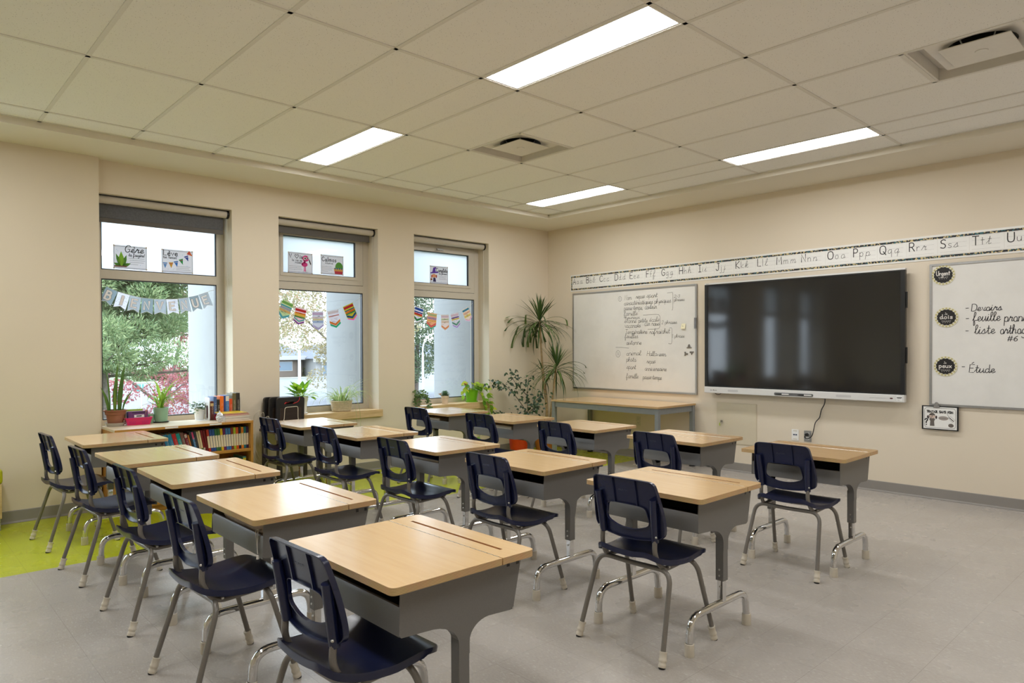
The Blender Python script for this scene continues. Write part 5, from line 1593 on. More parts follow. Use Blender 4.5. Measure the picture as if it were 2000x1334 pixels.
for k, (c, wd, ht, lab, sp, bands) in enumerate((
        ((112, 28, 30), 0.017, 0.186, 'dark red paperback left of the cream spined series', None, ()),
        ((120, 24, 28), 0.016, 0.188, 'second dark red paperback, leaning beside its twin', None, ((0.1, 0.2, (200, 190, 170)),)),
        ((226, 204, 160), 0.014, 0.186, 'thin cream paperback leaning beside the dark red pair', None, ((0.05, 0.2, (90, 120, 60)),)),
        ((206, 186, 150), 0.013, 0.180, 'thin beige paperback in the leaning middle of the upper shelf', None, ()),
        ((58, 60, 66), 0.014, 0.184, 'charcoal paperback in the leaning middle of the upper shelf', None, ()),
        ((62, 120, 170), 0.017, 0.180, 'blue book with a pink top in the leaning middle', 'BLEU', ((0.66, 1.0, (206, 66, 110)),)),
        ((40, 44, 52), 0.013, 0.178, 'thin black book left of the pink topped blue one', None, ()),
        ((196, 120, 60), 0.011, 0.160, 'short tan orange book in the leaning row', None, ()),
        ((128, 34, 52), 0.022, 0.172, 'crimson book with a pale title block in the leaning row', 'TITRE', ((0.80, 0.96, (206, 186, 176)),)),
        ((126, 84, 76), 0.024, 0.182, 'dusty brown book in the leaning row', 'CONTE', ((0.3, 0.42, (176, 130, 80)),)),
        ((28, 150, 150), 0.027, 0.178, 'turquoise book with a little drawn figure on its spine', 'HIPPO', ((0.08, 0.3, (206, 214, 196)),)),
        ((190, 40, 40), 0.030, 0.178, 'bright red tall book with bear drawing leaning on the upper shelf', 'MON', ((0.0, 0.12, (110, 70, 50)),)),
        ((40, 128, 168), 0.030, 0.176, 'blue book with a white numeral, right of its twin', 'MON', ((0.0, 0.12, (120, 80, 60)),)),
        ((36, 118, 158), 0.030, 0.176, 'blue book with a white numeral, left of its twin', 'MON', ((0.0, 0.12, (120, 80, 60)),)),
        ((74, 36, 84), 0.031, 0.176, 'dark purple book beside the blue twins', 'MON', ((0.0, 0.12, (216, 180, 80)),)),
        ((190, 34, 84), 0.028, 0.176, 'magenta pink book beside the purple one', 'MON', ((0.0, 0.12, (200, 140, 110)),)),
        ((66, 84, 72), 0.016, 0.176, 'grey green book near the left of the upper shelf', None, ()),
        ((170, 168, 158), 0.018, 0.170, 'grey cream book near the left of the upper shelf', None, ()),
        ((84, 100, 92), 0.018, 0.172, 'second grey green book farther left on the upper shelf', None, ()))):
    lean = min(0.27, 0.165 + 0.011 * k)
    y -= wd / math.cos(lean) + 0.0022
    book(y, SZ + 0.0005, wd, ht, 0.15, lean, c, lab, 'leaning books on the upper shelf', XF, bands, sp)
y = -5.18
for k, (c, wd, ht, lab) in enumerate((((196, 120, 40), 0.030, 0.25, 'orange book first on the lower shelf'), ((190, 196, 200), 0.026, 0.24, 'pale grey glossy book on the lower shelf'), ((42, 44, 60), 0.018, 0.24, 'navy book on the lower shelf'),
        ((150, 40, 34), 0.024, 0.23, 'brick red book on the lower shelf'), ((226, 180, 40), 0.018, 0.225, 'yellow book on the lower shelf'), ((60, 130, 70), 0.022, 0.22, 'green book on the lower shelf'))):
    book(y, 0.0705, wd, ht, 0.17, 0.0, c, lab, 'books on the lower shelf', XF, ((0.7, 0.85, crm),), None); y += wd + 0.001
book(-4.262, 0.0705, 0.028, 0.29, 0.22, 0.0, (60, 140, 136), 'tall teal and yellow album at the right end of the lower shelf', 'books on the lower shelf', 0.40, ((0.88, 0.96, (220, 196, 50)),), None)
book(-4.296, 0.0705, 0.030, 0.27, 0.22, 0.0, (84, 90, 78), 'olive grey album beside the teal one on the lower shelf', 'books on the lower shelf', 0.38, (), None)

# standing books between two bookends, magazines in front
TZ0 = BZ + 0.0008
m_bend = M('bookend_white_enamel', (222, 222, 220), 0.4, var=0.02)
def bookend(x, y, lab, flip):
    e = empty('bookend', (x, y, TZ0)); tag(e, lab, 'bookend', 'white bookends')
    fr = frame((0, 0, 0), (1, 0, 0), (0, 0, 1))
    out = rounded([(-0.06, 0.0), (0.06, 0.0), (0.06, 0.20), (-0.06, 0.20)], 0.02, 4, True)
    inn = rounded([(-0.022, 0.012), (0.022, 0.012), (0.022, 0.13), (-0.022, 0.13)], 0.02, 4, True)
    MB().frame_slab([(p.x, p.y) for p in out], [(p.x, p.y) for p in inn], fr, -0.0015, 0.0015).obj('upright', m_bend, e)
    MB().box(-0.06, 0.06, -0.09 if flip else 0, 0 if flip else 0.09, 0, 0.0018).obj('foot_plate', m_bend, e)
bookend(0.135, -4.470, 'white metal bookend at the left of the standing books, near the ivy', True)
bookend(0.120, -4.196, 'white metal bookend at the right of the standing books', True)
y = -4.463
for k, (c, wd, ht, lab, sp, bands) in enumerate((((86, 36, 34), 0.029, 0.165, 'maroon book first after the left bookend', 'ROMAN', ((0.75, 0.9, (196, 170, 120)),)), ((70, 100, 150), 0.026, 0.205, 'slate blue book with a pale top among the standing books', 'LIVRE', ((0.0, 0.25, (150, 40, 60)),)),
        ((34, 34, 34), 0.026, 0.178, 'short black book between the blue and orange ones', 'DELTA', ()), ((226, 112, 30), 0.033, 0.207, 'orange book among the standing books', '47', ()), ((44, 64, 130), 0.016, 0.21, 'thin indigo book beside the orange one', None, ()),
        ((58, 120, 184), 0.031, 0.212, 'blue book with a white top band among the standing books', 'ZEUS', ((0.76, 0.98, (222, 220, 212)),)), ((206, 76, 34), 0.028, 0.180, 'short orange red book among the standing books', 'CONTES', ((0.0, 0.2, (230, 200, 170)),)),
        ((104, 96, 62), 0.032, 0.228, 'tall olive book near the right bookend', 'HISTOIRE', ()), ((40, 38, 36), 0.034, 0.230, 'tall black book against the right bookend', 'HISTOIRE', ()))):
    if y + wd > -4.199: break
    book(y, TZ0, wd, ht, 0.14, 0.0, c, lab, 'standing books on top of the bookcase', 0.19, bands, sp); y += wd + 0.0006
z = TZ0
for k, (c, t, dx, dy, lab) in enumerate((((212, 170, 140), 0.010, 0, 0, 'tan edged magazine at the bottom of the stack'), ((226, 216, 200), 0.012, 0.002, -0.004, 'cream magazine second from the bottom of the stack'), ((196, 180, 168), 0.010, -0.002, 0.003, 'greyish magazine third from the bottom of the stack'),
        ((230, 222, 208), 0.014, 0.001, 0.0, 'thick pale magazine in the middle of the stack'), ((206, 60, 44), 0.010, 0.002, -0.003, 'red edged magazine in the upper stack'), ((170, 40, 40), 0.008, -0.003, -0.01, 'dark red magazine near the top of the stack'), ((222, 190, 50), 0.006, -0.004, -0.02, 'yellow covered magazine on top of the stack'))):
    o = empty('magazine', (0.318 + dx, -4.315 + dy, z)); o.rotation_euler = (0, 0, random.uniform(-0.03, 0.03)); tag(o, lab, 'magazine', 'magazine stack beside the standing books')
    MB().box(-0.10, 0.10, -0.10, 0.105, 0.001, t - 0.001).obj('pages', M('magazine_pages', (226, 218, 204), 0.7, var=0.08, scale=300), o)
    cv = MB(); cv.box(-0.102, 0.102, -0.102, 0.107, t - 0.0014, t); cv.box(-0.102, 0.102, -0.102, 0.107, 0.0, 0.0012); cv.box(-0.102, -0.1, -0.102, 0.107, 0.0012, t - 0.0014); cv.obj('cover', M('mag_%d_%d_%d' % c, c, 0.3, var=0.25, scale=14), o)
    z += t + 0.0004
rr = random.Random(3); cr = MB()
N1, N2 = 14, 10; vs = []
for i in range(N2 + 1):
    for j in range(N1):
        a = 2 * PI * j / N1; t = i / N2; r = 0.028 * math.sin(PI * min(0.97, t * 0.9 + 0.12)) * rr.uniform(0.75, 1.2)
        vs.append((r * math.cos(a), r * math.sin(a) * 1.1, max(0.0, 0.095 * t + (rr.uniform(-0.004, 0.004) if 0 < i else 0))))
cr.add(vs, [(i * N1 + j, i * N1 + (j + 1) % N1, (i + 1) * N1 + (j + 1) % N1, (i + 1) * N1 + j) for i in range(N2) for j in range(N1)] + [tuple(range(N1 - 1, -1, -1)), tuple(N2 * N1 + j for j in range(N1))])
o = cr.obj('crumpled_wrapper', M('clear_plastic_white', (216, 218, 224), 0.2, var=0.08, scale=40), None, loc=(0.42 - 0.02, -4.458, TZ0)); tag(o, 'crumpled whitish plastic wrapper in front of the left bookend', 'wrapper')

# ------------------------------------------------------------------ plants
def strap(mb, base, az, L, w_, up, droop, rnd, n=9, side=0.0):
    """a long blade that leaves the base upward and arcs over"""
    d = Vector((math.cos(az), math.sin(az), 0)); s = Vector((-math.sin(az), math.cos(az), 0))
    p = Vector(base); el = up
    pts = []
    for i in range(n + 1):
        pts.append((p.copy(), el)); t = i / n
        p = p + (d * math.cos(el) + Vector((0, 0, math.sin(el)))) * (L / n)
        el -= droop / n * (0.5 + t)
    vs = []
    for i, (q, el_) in enumerate(pts):
        t = i / n
        q = q + s * side * t * t
        ww = w_ * (0.55 + 0.9 * t if t < 0.4 else 0.91 * (1 - ((t - 0.4) / 0.6) ** 1.6) + 0.02)
        nv = Vector((-d.x * math.sin(el_), -d.y * math.sin(el_), math.cos(el_)))
        vs += [q - s * ww / 2 + nv * ww * 0.18, q, q + s * ww / 2 + nv * ww * 0.18]
    fs = []
    for i in range(n):
        fs += [(i * 3, i * 3 + 1, i * 3 + 4, i * 3 + 3), (i * 3 + 1, i * 3 + 2, i * 3 + 5, i * 3 + 4)]
    mb.add(vs, fs)
def leaf(mb, p, d, nrm, L, W, cup=0.15, tip=0.0):
    """a broad pointed leaf"""
    d = Vector(d).normalized(); s = d.cross(Vector(nrm)).normalized(); nn = s.cross(d)
    prof = [(0, 0.02), (0.15, 0.32), (0.35, 0.5), (0.55, 0.47), (0.75, 0.3), (0.9, 0.12), (1.0, 0.0)]
    vs = []
    for t, h in prof:
        c = Vector(p) + d * L * t + nn * (-tip * L * t * t)
        vs += [c - s * W * h + nn * cup * W * h, c, c + s * W * h + nn * cup * W * h]
    fs = []
    for i in range(len(prof) - 1):
        fs += [(i * 3, i * 3 + 1, i * 3 + 4, i * 3 + 3), (i * 3 + 1, i * 3 + 2, i * 3 + 5, i * 3 + 4)]
    mb.add(vs, fs)
def pot(e, prof, mat, soil_r, soil_z, name='pot', n=32):
    p = MB().lathe(prof, n, close=False).obj(name, mat, e, smooth=40)
    MB().lathe([(0.0, soil_z), (soil_r, soil_z)], n, close=False).obj('soil', m_soil, e)
    return p
m_terra = M('terracotta_brown', (146, 92, 66), 0.6, var=0.04, scale=12)
m_snake = leaf_mat('snake_plant_green', (92, 128, 50), (156, 186, 70), 0.2, 0.4, (70, 104, 50))
m_spid = leaf_mat('spider_plant_green', (110, 156, 44), (176, 208, 86), 0.35, 0.4)
m_dryl = leaf_mat('dry_leaf_tan', (168, 120, 70), (196, 152, 96), 0.3, 0.6)
# snake plant
e = empty('snake_plant', (0.075, -5.180, TZ0)); tag(e, 'tall snake plant in a brown terracotta pot on the bookcase', 'potted plant', 'potted plants on the bookcase')
MB().lathe([(0.0, 0.001), (0.062, 0.001), (0.072, 0.02), (0.078, 0.026), (0.075, 0.027), (0.064, 0.006), (0.0, 0.005)], 32, close=False).obj('saucer', M('clear_saucer', (206, 202, 196), 0.2, var=0.03, trans=0.3), e, smooth=40)
pot(e, [(0.0, 0.006), (0.054, 0.006), (0.068, 0.092), (0.074, 0.094), (0.079, 0.122), (0.088, 0.124), (0.088, 0.131), (0.078, 0.131), (0.070, 0.10), (0.0, 0.10)], m_terra, 0.072, 0.118)
fb = MB(); rr = random.Random(21)
for dx, dy, h, az, ln, w_, sd in ((0.0, 0.0, 0.41, 0.1, 0.03, 0.032, 0.015), (0.02, 0.03, 0.40, -0.1, 0.03, 0.036, 0.035), (-0.02, 0.03, 0.37, 0.3, 0.04, 0.032, 0.04), (0.01, -0.04, 0.36, 0.2, 0.03, 0.016, -0.045), (0.03, 0.02, 0.26, -0.2, 0.05, 0.032, 0.01), (0.0, -0.05, 0.21, 0.2, 0.06, 0.030, -0.07),
                                  (0.02, 0.05, 0.2, 0.1, 0.1, 0.018, 0.09), (-0.02, 0.0, 0.25, 0.2, 0.05, 0.032, -0.01), (0.03, -0.01, 0.2, 0.3, 0.1, 0.024, -0.02), (0.03, 0.045, 0.15, 0.2, 0.2, 0.012, 0.06)):
    strap(fb, (dx, dy, 0.116), az, h, w_, PI / 2 - ln, 0.10 + ln * 0.6, rr, 10, sd)
fb.obj('foliage', m_snake, e)
# strappy plant in mint pot
e = empty('spider_plant', (0.045, -4.825, TZ0)); tag(e, 'arching strap leaved plant in a mint green pot on the bookcase', 'potted plant', 'potted plants on the bookcase')
MB().lathe([(0.0, 0.0005), (0.06, 0.0005), (0.066, 0.010), (0.06, 0.009), (0.0, 0.006)], 28, close=False).obj('saucer', m_black, e, smooth=40)
m_mint = M('mint_glaze', (134, 172, 142), 0.35, var=0.03)
pot(e, [(0.0, 0.007), (0.050, 0.007), (0.060, 0.118), (0.062, 0.126), (0.057, 0.127), (0.053, 0.11), (0.0, 0.11)], m_mint, 0.055, 0.114)
fb = MB(); db = MB(); rr = random.Random(8)
for k in range(24):
    strap(fb, (rr.uniform(-0.02, 0.02), rr.uniform(-0.02, 0.02), 0.112), rr.uniform(0, 6.28) if k % 3 else rr.uniform(0.6, 2.2), rr.uniform(0.22, 0.42), rr.uniform(0.014, 0.024), rr.uniform(0.8, 1.5), rr.uniform(1.4, 3.2), rr, 11)
strap(fb, (0, 0, 0.112), 1.3, 0.30, 0.030, 1.5, 0.25, rr); strap(fb, (0.01, 0, 0.112), -1.6, 0.32, 0.028, 1.25, 0.5, rr); strap(fb, (0.01, 0.01, 0.112), 1.5, 0.22, 0.026, 1.4, 0.3, rr)
for k in range(6): strap(db, (0, 0, 0.112), rr.uniform(0, 6.28), rr.uniform(0.2, 0.3), 0.010, 0.7, rr.uniform(2.5, 3.6), rr)
fb.obj('foliage', m_spid, e); db.obj('dry_leaves', m_dryl, e)
# mint mug behind the basket
o = MB().lathe([(0.0, 0.0), (0.03, 0.0), (0.034, 0.075), (0.030, 0.075), (0.027, 0.006), (0.0, 0.006)], 24, close=False).obj('small_pot', m_mint, None, smooth=40, loc=(-0.05 + 0.085, -4.93 + 0.02, TZ0)); tag(o, 'small empty mint pot between the pink basket and the strap leaved plant', 'pot')
# ivy
m_ivy = leaf_mat('ivy_green', (56, 84, 52), (128, 150, 100), 0.2, 0.45, (88, 112, 76))
e = empty('ivy_plant', (0.055, -4.545 + 0.035, TZ0)); tag(e, 'small trailing ivy in a white pot beside the left bookend', 'potted plant', 'potted plants on the bookcase')
pot(e, [(0.0, 0.0), (0.036, 0.0), (0.046, 0.098), (0.048, 0.104), (0.043, 0.104), (0.04, 0.09), (0.0, 0.09)], m_white, 0.042, 0.094)
fb = MB(); rr = random.Random(14)
for k in range(70):
    a = rr.uniform(0, 6.28); r = rr.uniform(0.01, 0.085); z = 0.10 + rr.uniform(-0.05, 0.05) - max(0, r - 0.05) * 0.6 + 0.02
    if r < 0.05: z = 0.105 + rr.uniform(0, 0.055)
    leaf(fb, (r * math.cos(a), r * math.sin(a) - 0.01, z), (math.cos(a + rr.uniform(-1, 1)), math.sin(a + rr.uniform(-1, 1)), rr.uniform(-0.6, 0.3)), (rr.uniform(-0.5, 0.8), rr.uniform(-0.5, 0.3), 1), 0.026, 0.024)
fb.obj('foliage', m_ivy, e)
st = MB(); st.tube(catmull([(0, 0, 0.10), (0.02, -0.04, 0.125), (0.02, -0.09, 0.12), (0.02, -0.13, 0.095)], 5), 0.001, 5); st.obj('stem', m_ivy, e)
# pink basket with thin books
m_pink = M('hot_pink_plastic', (206, 22, 96), 0.35, var=0.03)
e = empty('basket', (0.098, -5.020, TZ0)); e.rotation_euler = (0, 0, -0.06); tag(e, 'hot pink plastic basket holding thin books on the bookcase', 'basket')
bk_ = MB()
def trap(z): return 0.044 + 0.014 * z / 0.058, 0.083 + 0.016 * z / 0.058
for z0, z1 in ((0.0, 0.058),):
    (ax, ay), (bx, by) = trap(z0), trap(z1)
    o_ = [(-ax, -ay, z0), (ax, -ay, z0), (ax, ay, z0), (-ax, ay, z0), (-bx, -by, z1), (bx, -by, z1), (bx, by, z1), (-bx, by, z1)]
    i_ = [(p[0] * 0.94, p[1] * 0.97, p[2] + (0.002 if p[2] == 0 else 0)) for p in o_]
    bk_.add(o_ + i_, [(3, 2, 1, 0), (0, 1, 5, 4), (1, 2, 6, 5), (2, 3, 7, 6), (3, 0, 4, 7), (8, 9, 10, 11), (12, 13, 9, 8), (13, 14, 10, 9), (14, 15, 11, 10), (15, 12, 8, 11), (4, 5, 13, 12), (5, 6, 14, 13), (6, 7, 15, 14), (7, 4, 12, 15)])
bo = bk_.obj('body', m_pink, e)
MB().frame_slab(rrect(-0.064, 0.064, -0.105, 0.105, 0.012), rrect(-0.0545, 0.0545, -0.096, 0.096, 0.008), frame((0, 0, 0.056), (1, 0, 0), (0, 1, 0)), 0, 0.005).obj('rim', m_pink, e, bevel=0.001)
m_hole = M('basket_slot_violet', (110, 40, 110), 0.5)
for yc in (-0.048, 0.048):
    for i in range(4):
        for j in range(2):
            zz = 0.012 + j * 0.014; xo = 0.044 + 0.014 * zz / 0.058
            MB().box(xo - 0.001, xo + 0.0008, yc - 0.024 + i * 0.013, yc - 0.016 + i * 0.013, zz, zz + 0.009).obj('slot', m_hole, bo)
def thin_book(x, y, w2, h, t, c, lab, tilt=0.12):
    o = empty('picture_book', (x, y, TZ0 + 0.004)); o.rotation_euler = (0, tilt, -0.06); tag(o, lab, 'book', 'thin books in the pink basket')
    MB().box(-t / 2, t / 2, -w2, w2, 0, h).obj('cover', M('pb_%d_%d_%d' % c, c, 0.35, var=0.12, scale=25), o)
    MB().box(-t / 2 + 0.0008, t / 2 - 0.0008, -w2 + 0.001, w2 + 0.0006, 0.001, h + 0.0006).obj('pages', m_paper, o)
    return o
thin_book(0.060, -5.040, 0.070, 0.122, 0.005, (150, 176, 50), 'lime green picture book at the back of the pink basket', -0.10)
thin_book(0.076, -5.036, 0.068, 0.108, 0.004, (216, 212, 206), 'white picture book in the middle of the pink basket', -0.10)
thin_book(0.088, -5.030, 0.068, 0.104, 0.004, (60, 70, 130), 'blue picture book in the pink basket', -0.10)
o = thin_book(0.112, -5.018, 0.074, 0.108, 0.005, (98, 44, 104), 'purple picture book at the front of the pink basket', -0.14)
MB().box(0.0026, 0.0032, -0.03, 0.045, 0.056, 0.078).obj('white_label', m_paper, o)
t = MB(); t.box(0.0026, 0.0031, -0.045, 0.05, 0.092, 0.101); t.obj('title_print', M('title_dark', (44, 26, 60), 0.5), o)
t = MB(); t.box(0.0032, 0.0034, -0.014, 0.026, 0.062, 0.072); t.obj('label_print', m_ink, o)

# ---- middle sill: lily and spider plant
SZ2 = 0.6485
m_lily = leaf_mat('peace_lily_green', (110, 168, 40), (196, 222, 72), 0.45, 0.3, (146, 196, 48))
e = empty('peace_lily', (-0.085, -3.475, SZ2)); tag(e, 'bright broad leaved plant in a tall white pot behind the black cases', 'potted plant', 'potted plants on the middle sill')
MB().lathe([(0.0, 0.0), (0.055, 0.0), (0.060, 0.012), (0.05, 0.014), (0.0, 0.01)], 28, close=False).obj('saucer', m_white, e, smooth=40)
pot(e, [(0.0, 0.012), (0.045, 0.012), (0.058, 0.135), (0.064, 0.136), (0.066, 0.178), (0.060, 0.178), (0.057, 0.16), (0.0, 0.16)], m_white, 0.058, 0.165)
fb = MB(); rr = random.Random(4)
for k in range(46):
    a = rr.uniform(0, 6.28); el = rr.uniform(0.0, 1.3); r = rr.uniform(0.02, 0.07)
    b0 = Vector((0.02 * math.cos(a), 0.02 * math.sin(a), 0.165)); d = Vector((math.cos(a) * math.cos(el), math.sin(a) * math.cos(el), math.sin(el)))
    q = b0 + d * rr.uniform(0.05, 0.10)
    if q.x + d.x * 0.12 < -0.10: d.x *= -0.3
    leaf(fb, q, d + Vector((0, 0, -0.1)), Vector((-d.x, -d.y, 1.2)), rr.uniform(0.08, 0.13), rr.uniform(0.045, 0.062), 0.25, rr.uniform(0.1, 0.5))
    fb.tube([b0, q], 0.0016, 5)
fb.obj('foliage', m_lily, e)
m_sp2 = leaf_mat('variegated_spider_green', (150, 182, 110), (222, 230, 184), 0.35, 0.4, (184, 208, 140))
m_woven = M('woven_cream_pot', (214, 200, 174), 0.75, var=0.1, scale=60, bump=0.8, bscale=120)
e = empty('spider_plant', (-0.085, -3.03, SZ2)); tag(e, 'pale striped spider plant spilling from a woven cream pot', 'potted plant', 'potted plants on the middle sill')
prof = [(0.0, 0.0), (0.092, 0.0)]
for k in range(12):
    z = 0.006 + k * 0.009; r = 0.098 + 0.012 * k / 11
    prof += [(r, z), (r + 0.004, z + 0.004), (r, z + 0.008)]
prof += [(0.104, 0.114), (0.098, 0.09), (0.0, 0.09)]
pot(e, prof, m_woven, 0.1, 0.1)
fb = MB(); rr = random.Random(9)
for k in range(110):
    a = rr.uniform(0, 6.28)
    L = rr.uniform(0.2, 0.42)
    if math.cos(a) < -0.2: L *= 0.42
    strap(fb, (0.05 * math.cos(a), 0.06 * math.sin(a), 0.1), a, L, rr.uniform(0.008, 0.014), rr.uniform(0.7, 1.5), rr.uniform(1.5, 3.6), rr, 10)
fb.obj('foliage', m_sp2, e)
rn = MB()
for y2, x2, zz in ((0.06, 0.16, -0.20), (0.10, 0.17, -0.26)):
    rn.tube(catmull([(0.05, y2 * 0.5, 0.11), (x2 - 0.04, y2, 0.12), (x2, y2 + 0.02, 0.0), (x2 + 0.0, y2 + 0.03, zz)], 6), 0.0014, 5)
rn.obj('runner_stem', m_sp2, e)

# ---- corner sill: trailing plant, succulent, pothos with a bird stake
m_jade = leaf_mat('round_leaf_green', (62, 92, 50), (116, 146, 78), 0.2, 0.4)
e = empty('trailing_plant', (-0.075, -2.085, SZ2)); tag(e, 'small leaved trailing plant at the left end of the corner sill', 'potted plant', 'potted plants on the corner sill')
pot(e, [(0.0, 0.0), (0.042, 0.0), (0.052, 0.10), (0.048, 0.10), (0.045, 0.085), (0.0, 0.085)], M('taupe_pot', (150, 138, 124), 0.6), 0.046, 0.088)
fb = MB(); rr = random.Random(31)
for k in range(26):
    a = rr.uniform(-1.4, 1.6); b0 = Vector((0.02 * math.cos(a), 0.02 * math.sin(a), 0.09))
    top = b0 + Vector((0.04 * math.cos(a), 0.05 * math.sin(a), rr.uniform(0.0, 0.09)))
    end = top + Vector((0.075 * abs(math.cos(a)) + 0.02, 0.05 * math.sin(a), -rr.uniform(0.0, 0.22)))
    if end.z < 0.02: end.x = 0.135
    pts = catmull([b0, top, (top + end) / 2 + Vector((0.03, 0, 0.02)), end], 5)
    fb.tube(pts, 0.0012, 4)
    for q in pts[2::2]:
        for s_ in (1, -1): leaf(fb, q, (rr.uniform(-0.3, 1), s_ * rr.uniform(0.4, 1), rr.uniform(-0.4, 0.4)), (1, 0, rr.uniform(0, 1)), 0.02, 0.018)
fb.obj('foliage', m_jade, e)
m_agave = leaf_mat('succulent_blue_green', (74, 112, 84), (134, 164, 128), 0.1, 0.5)
e = empty('succulent', (-0.075, -1.675, SZ2)); tag(e, 'spiky succulent in a small cream pot in the middle of the corner sill', 'potted plant', 'potted plants on the corner sill')
pot(e, [(0.0, 0.0), (0.036, 0.0), (0.040, 0.07), (0.046, 0.072), (0.047, 0.096), (0.042, 0.096), (0.038, 0.08), (0.0, 0.08)], M('cream_clay_pot', (222, 204, 180), 0.7, var=0.05), 0.04, 0.086)
fb = MB(); rr = random.Random(13)
for k in range(70):
    a = k * 2.39996; el = 1.35 - 1.4 * (k / 70)
    d = Vector((math.cos(a) * math.cos(el), math.sin(a) * math.cos(el), math.sin(el)))
    leaf(fb, Vector((0, 0, 0.09)) + d * 0.012, d, Vector((0, 0, 1)) if el < 1.2 else Vector((1, 0, 0)), 0.062 if k < 60 else 0.05, 0.014, 0.5)
fb.obj('foliage', m_agave, e)
fb = MB()
for k in range(16):
    a = k * 2.4; d = Vector((math.cos(a), math.sin(a), 0.5 + (k % 3) * 0.3))
    leaf(fb, Vector((0.0, -0.07, 0.105)) + d * 0.004, d, (0, 0, 1), 0.03, 0.008, 0.5)
fb.tube([(0, -0.03, 0.085), (0, -0.068, 0.105)], 0.003, 6)
fb.obj('offset_rosette', m_dryl, e)
m_poth = leaf_mat('pothos_green_gold', (96, 150, 40), (214, 216, 70), 0.4, 0.3, (140, 184, 50))
e = empty('pothos', (-0.065, -1.275, SZ2)); tag(e, 'golden pothos trailing from a lime green pot on the corner sill', 'potted plant', 'potted plants on the corner sill')
m_lime = M('lime_green_pot', (112, 180, 30), 0.3, var=0.02)
MB().lathe([(0.0, 0.0), (0.074, 0.0), (0.078, 0.014), (0.068, 0.014), (0.0, 0.008)], 32, close=False).obj('saucer', m_lime, e, smooth=40)
pot(e, [(0.0, 0.01), (0.060, 0.01), (0.083, 0.132), (0.087, 0.146), (0.081, 0.146), (0.076, 0.12), (0.0, 0.12)], m_lime, 0.08, 0.128)
fb = MB(); rr = random.Random(17)
def pleaf(p, d, L):
    leaf(fb, p, d, Vector((0.6, rr.uniform(-0.3, 0.3), 0.8)), L, L * 0.72, 0.2, rr.uniform(0.1, 0.5))
for k in range(22):
    a = rr.uniform(-1.9, 1.9); q = Vector((0.05 * math.cos(a), 0.06 * math.sin(a), 0.15 + rr.uniform(0, 0.09)))
    fb.tube([(0.02 * math.cos(a), 0.02 * math.sin(a), 0.125), q], 0.0018, 5); pleaf(q, (math.cos(a), math.sin(a), rr.uniform(-0.3, 0.4)), rr.uniform(0.06, 0.09))
for path in ([(0.03, 0.05, 0.13), (0.07, 0.10, 0.19), (0.13, 0.15, 0.12), (0.15, 0.17, 0.0), (0.15, 0.18, -0.10)], [(0.05, 0.02, 0.13), (0.11, 0.06, 0.12), (0.13, 0.09, 0.0), (0.14, 0.10, -0.12)],
             [(0.03, 0.04, 0.13), (0.06, 0.12, 0.22), (0.10, 0.15, 0.17), (0.12, 0.155, 0.06)], [(0.05, 0.04, 0.13), (0.12, 0.12, 0.03), (0.16, 0.16, -0.06), (0.17, 0.21, -0.14)], [(0.0, -0.06, 0.13), (0.03, -0.14, 0.17), (0.04, -0.17, 0.08)],
             [(0.05, 0.06, 0.13), (0.13, 0.08, 0.02), (0.145, 0.07, -0.18), (0.12, 0.02, -0.42)]):
    pts = catmull([Vector(p) for p in path], 5)
    fb.tube(pts, 0.0018, 5)
    for q in pts[3::2]: pleaf(q, (rr.uniform(0.1, 0.8), rr.uniform(-0.6, 0.8), rr.uniform(-0.8, 0.2)), rr.uniform(0.055, 0.085))
fb.obj('foliage', m_poth, e)
e2 = empty('bird_stake', (0.0, -1.42, 0.80)); tag(e2, 'little brown bird ornament on a wire stake in the lime pot', 'ornament')
b = MB(); b.lathe([(0.0, -0.02), (0.008, -0.015), (0.012, -0.002), (0.009, 0.01), (0.0, 0.018)], 12, (0, 0, 0.072), axis='Y', close=False)
b.add([(0, 0.012, 0.075), (-0.006, 0.04, 0.098), (0.006, 0.04, 0.098), (0, 0.034, 0.09)], [(0, 1, 2), (0, 2, 3), (0, 3, 1), (1, 3, 2)])
b.lathe([(0.0, -0.009), (0.007, -0.005), (0.008, 0.002), (0.0, 0.009)], 10, (0, -0.018, 0.08), axis='Y', close=False)
b.obj('bird', M('rust_bird', (168, 106, 52), 0.6), e2, smooth=60)
MB().tube([(0.0, 0.0, 0.062), (0.0, 0.01, 0.03), (-0.03, 0.09, -0.02)], 0.0012, 5).obj('wire', m_black, e2)

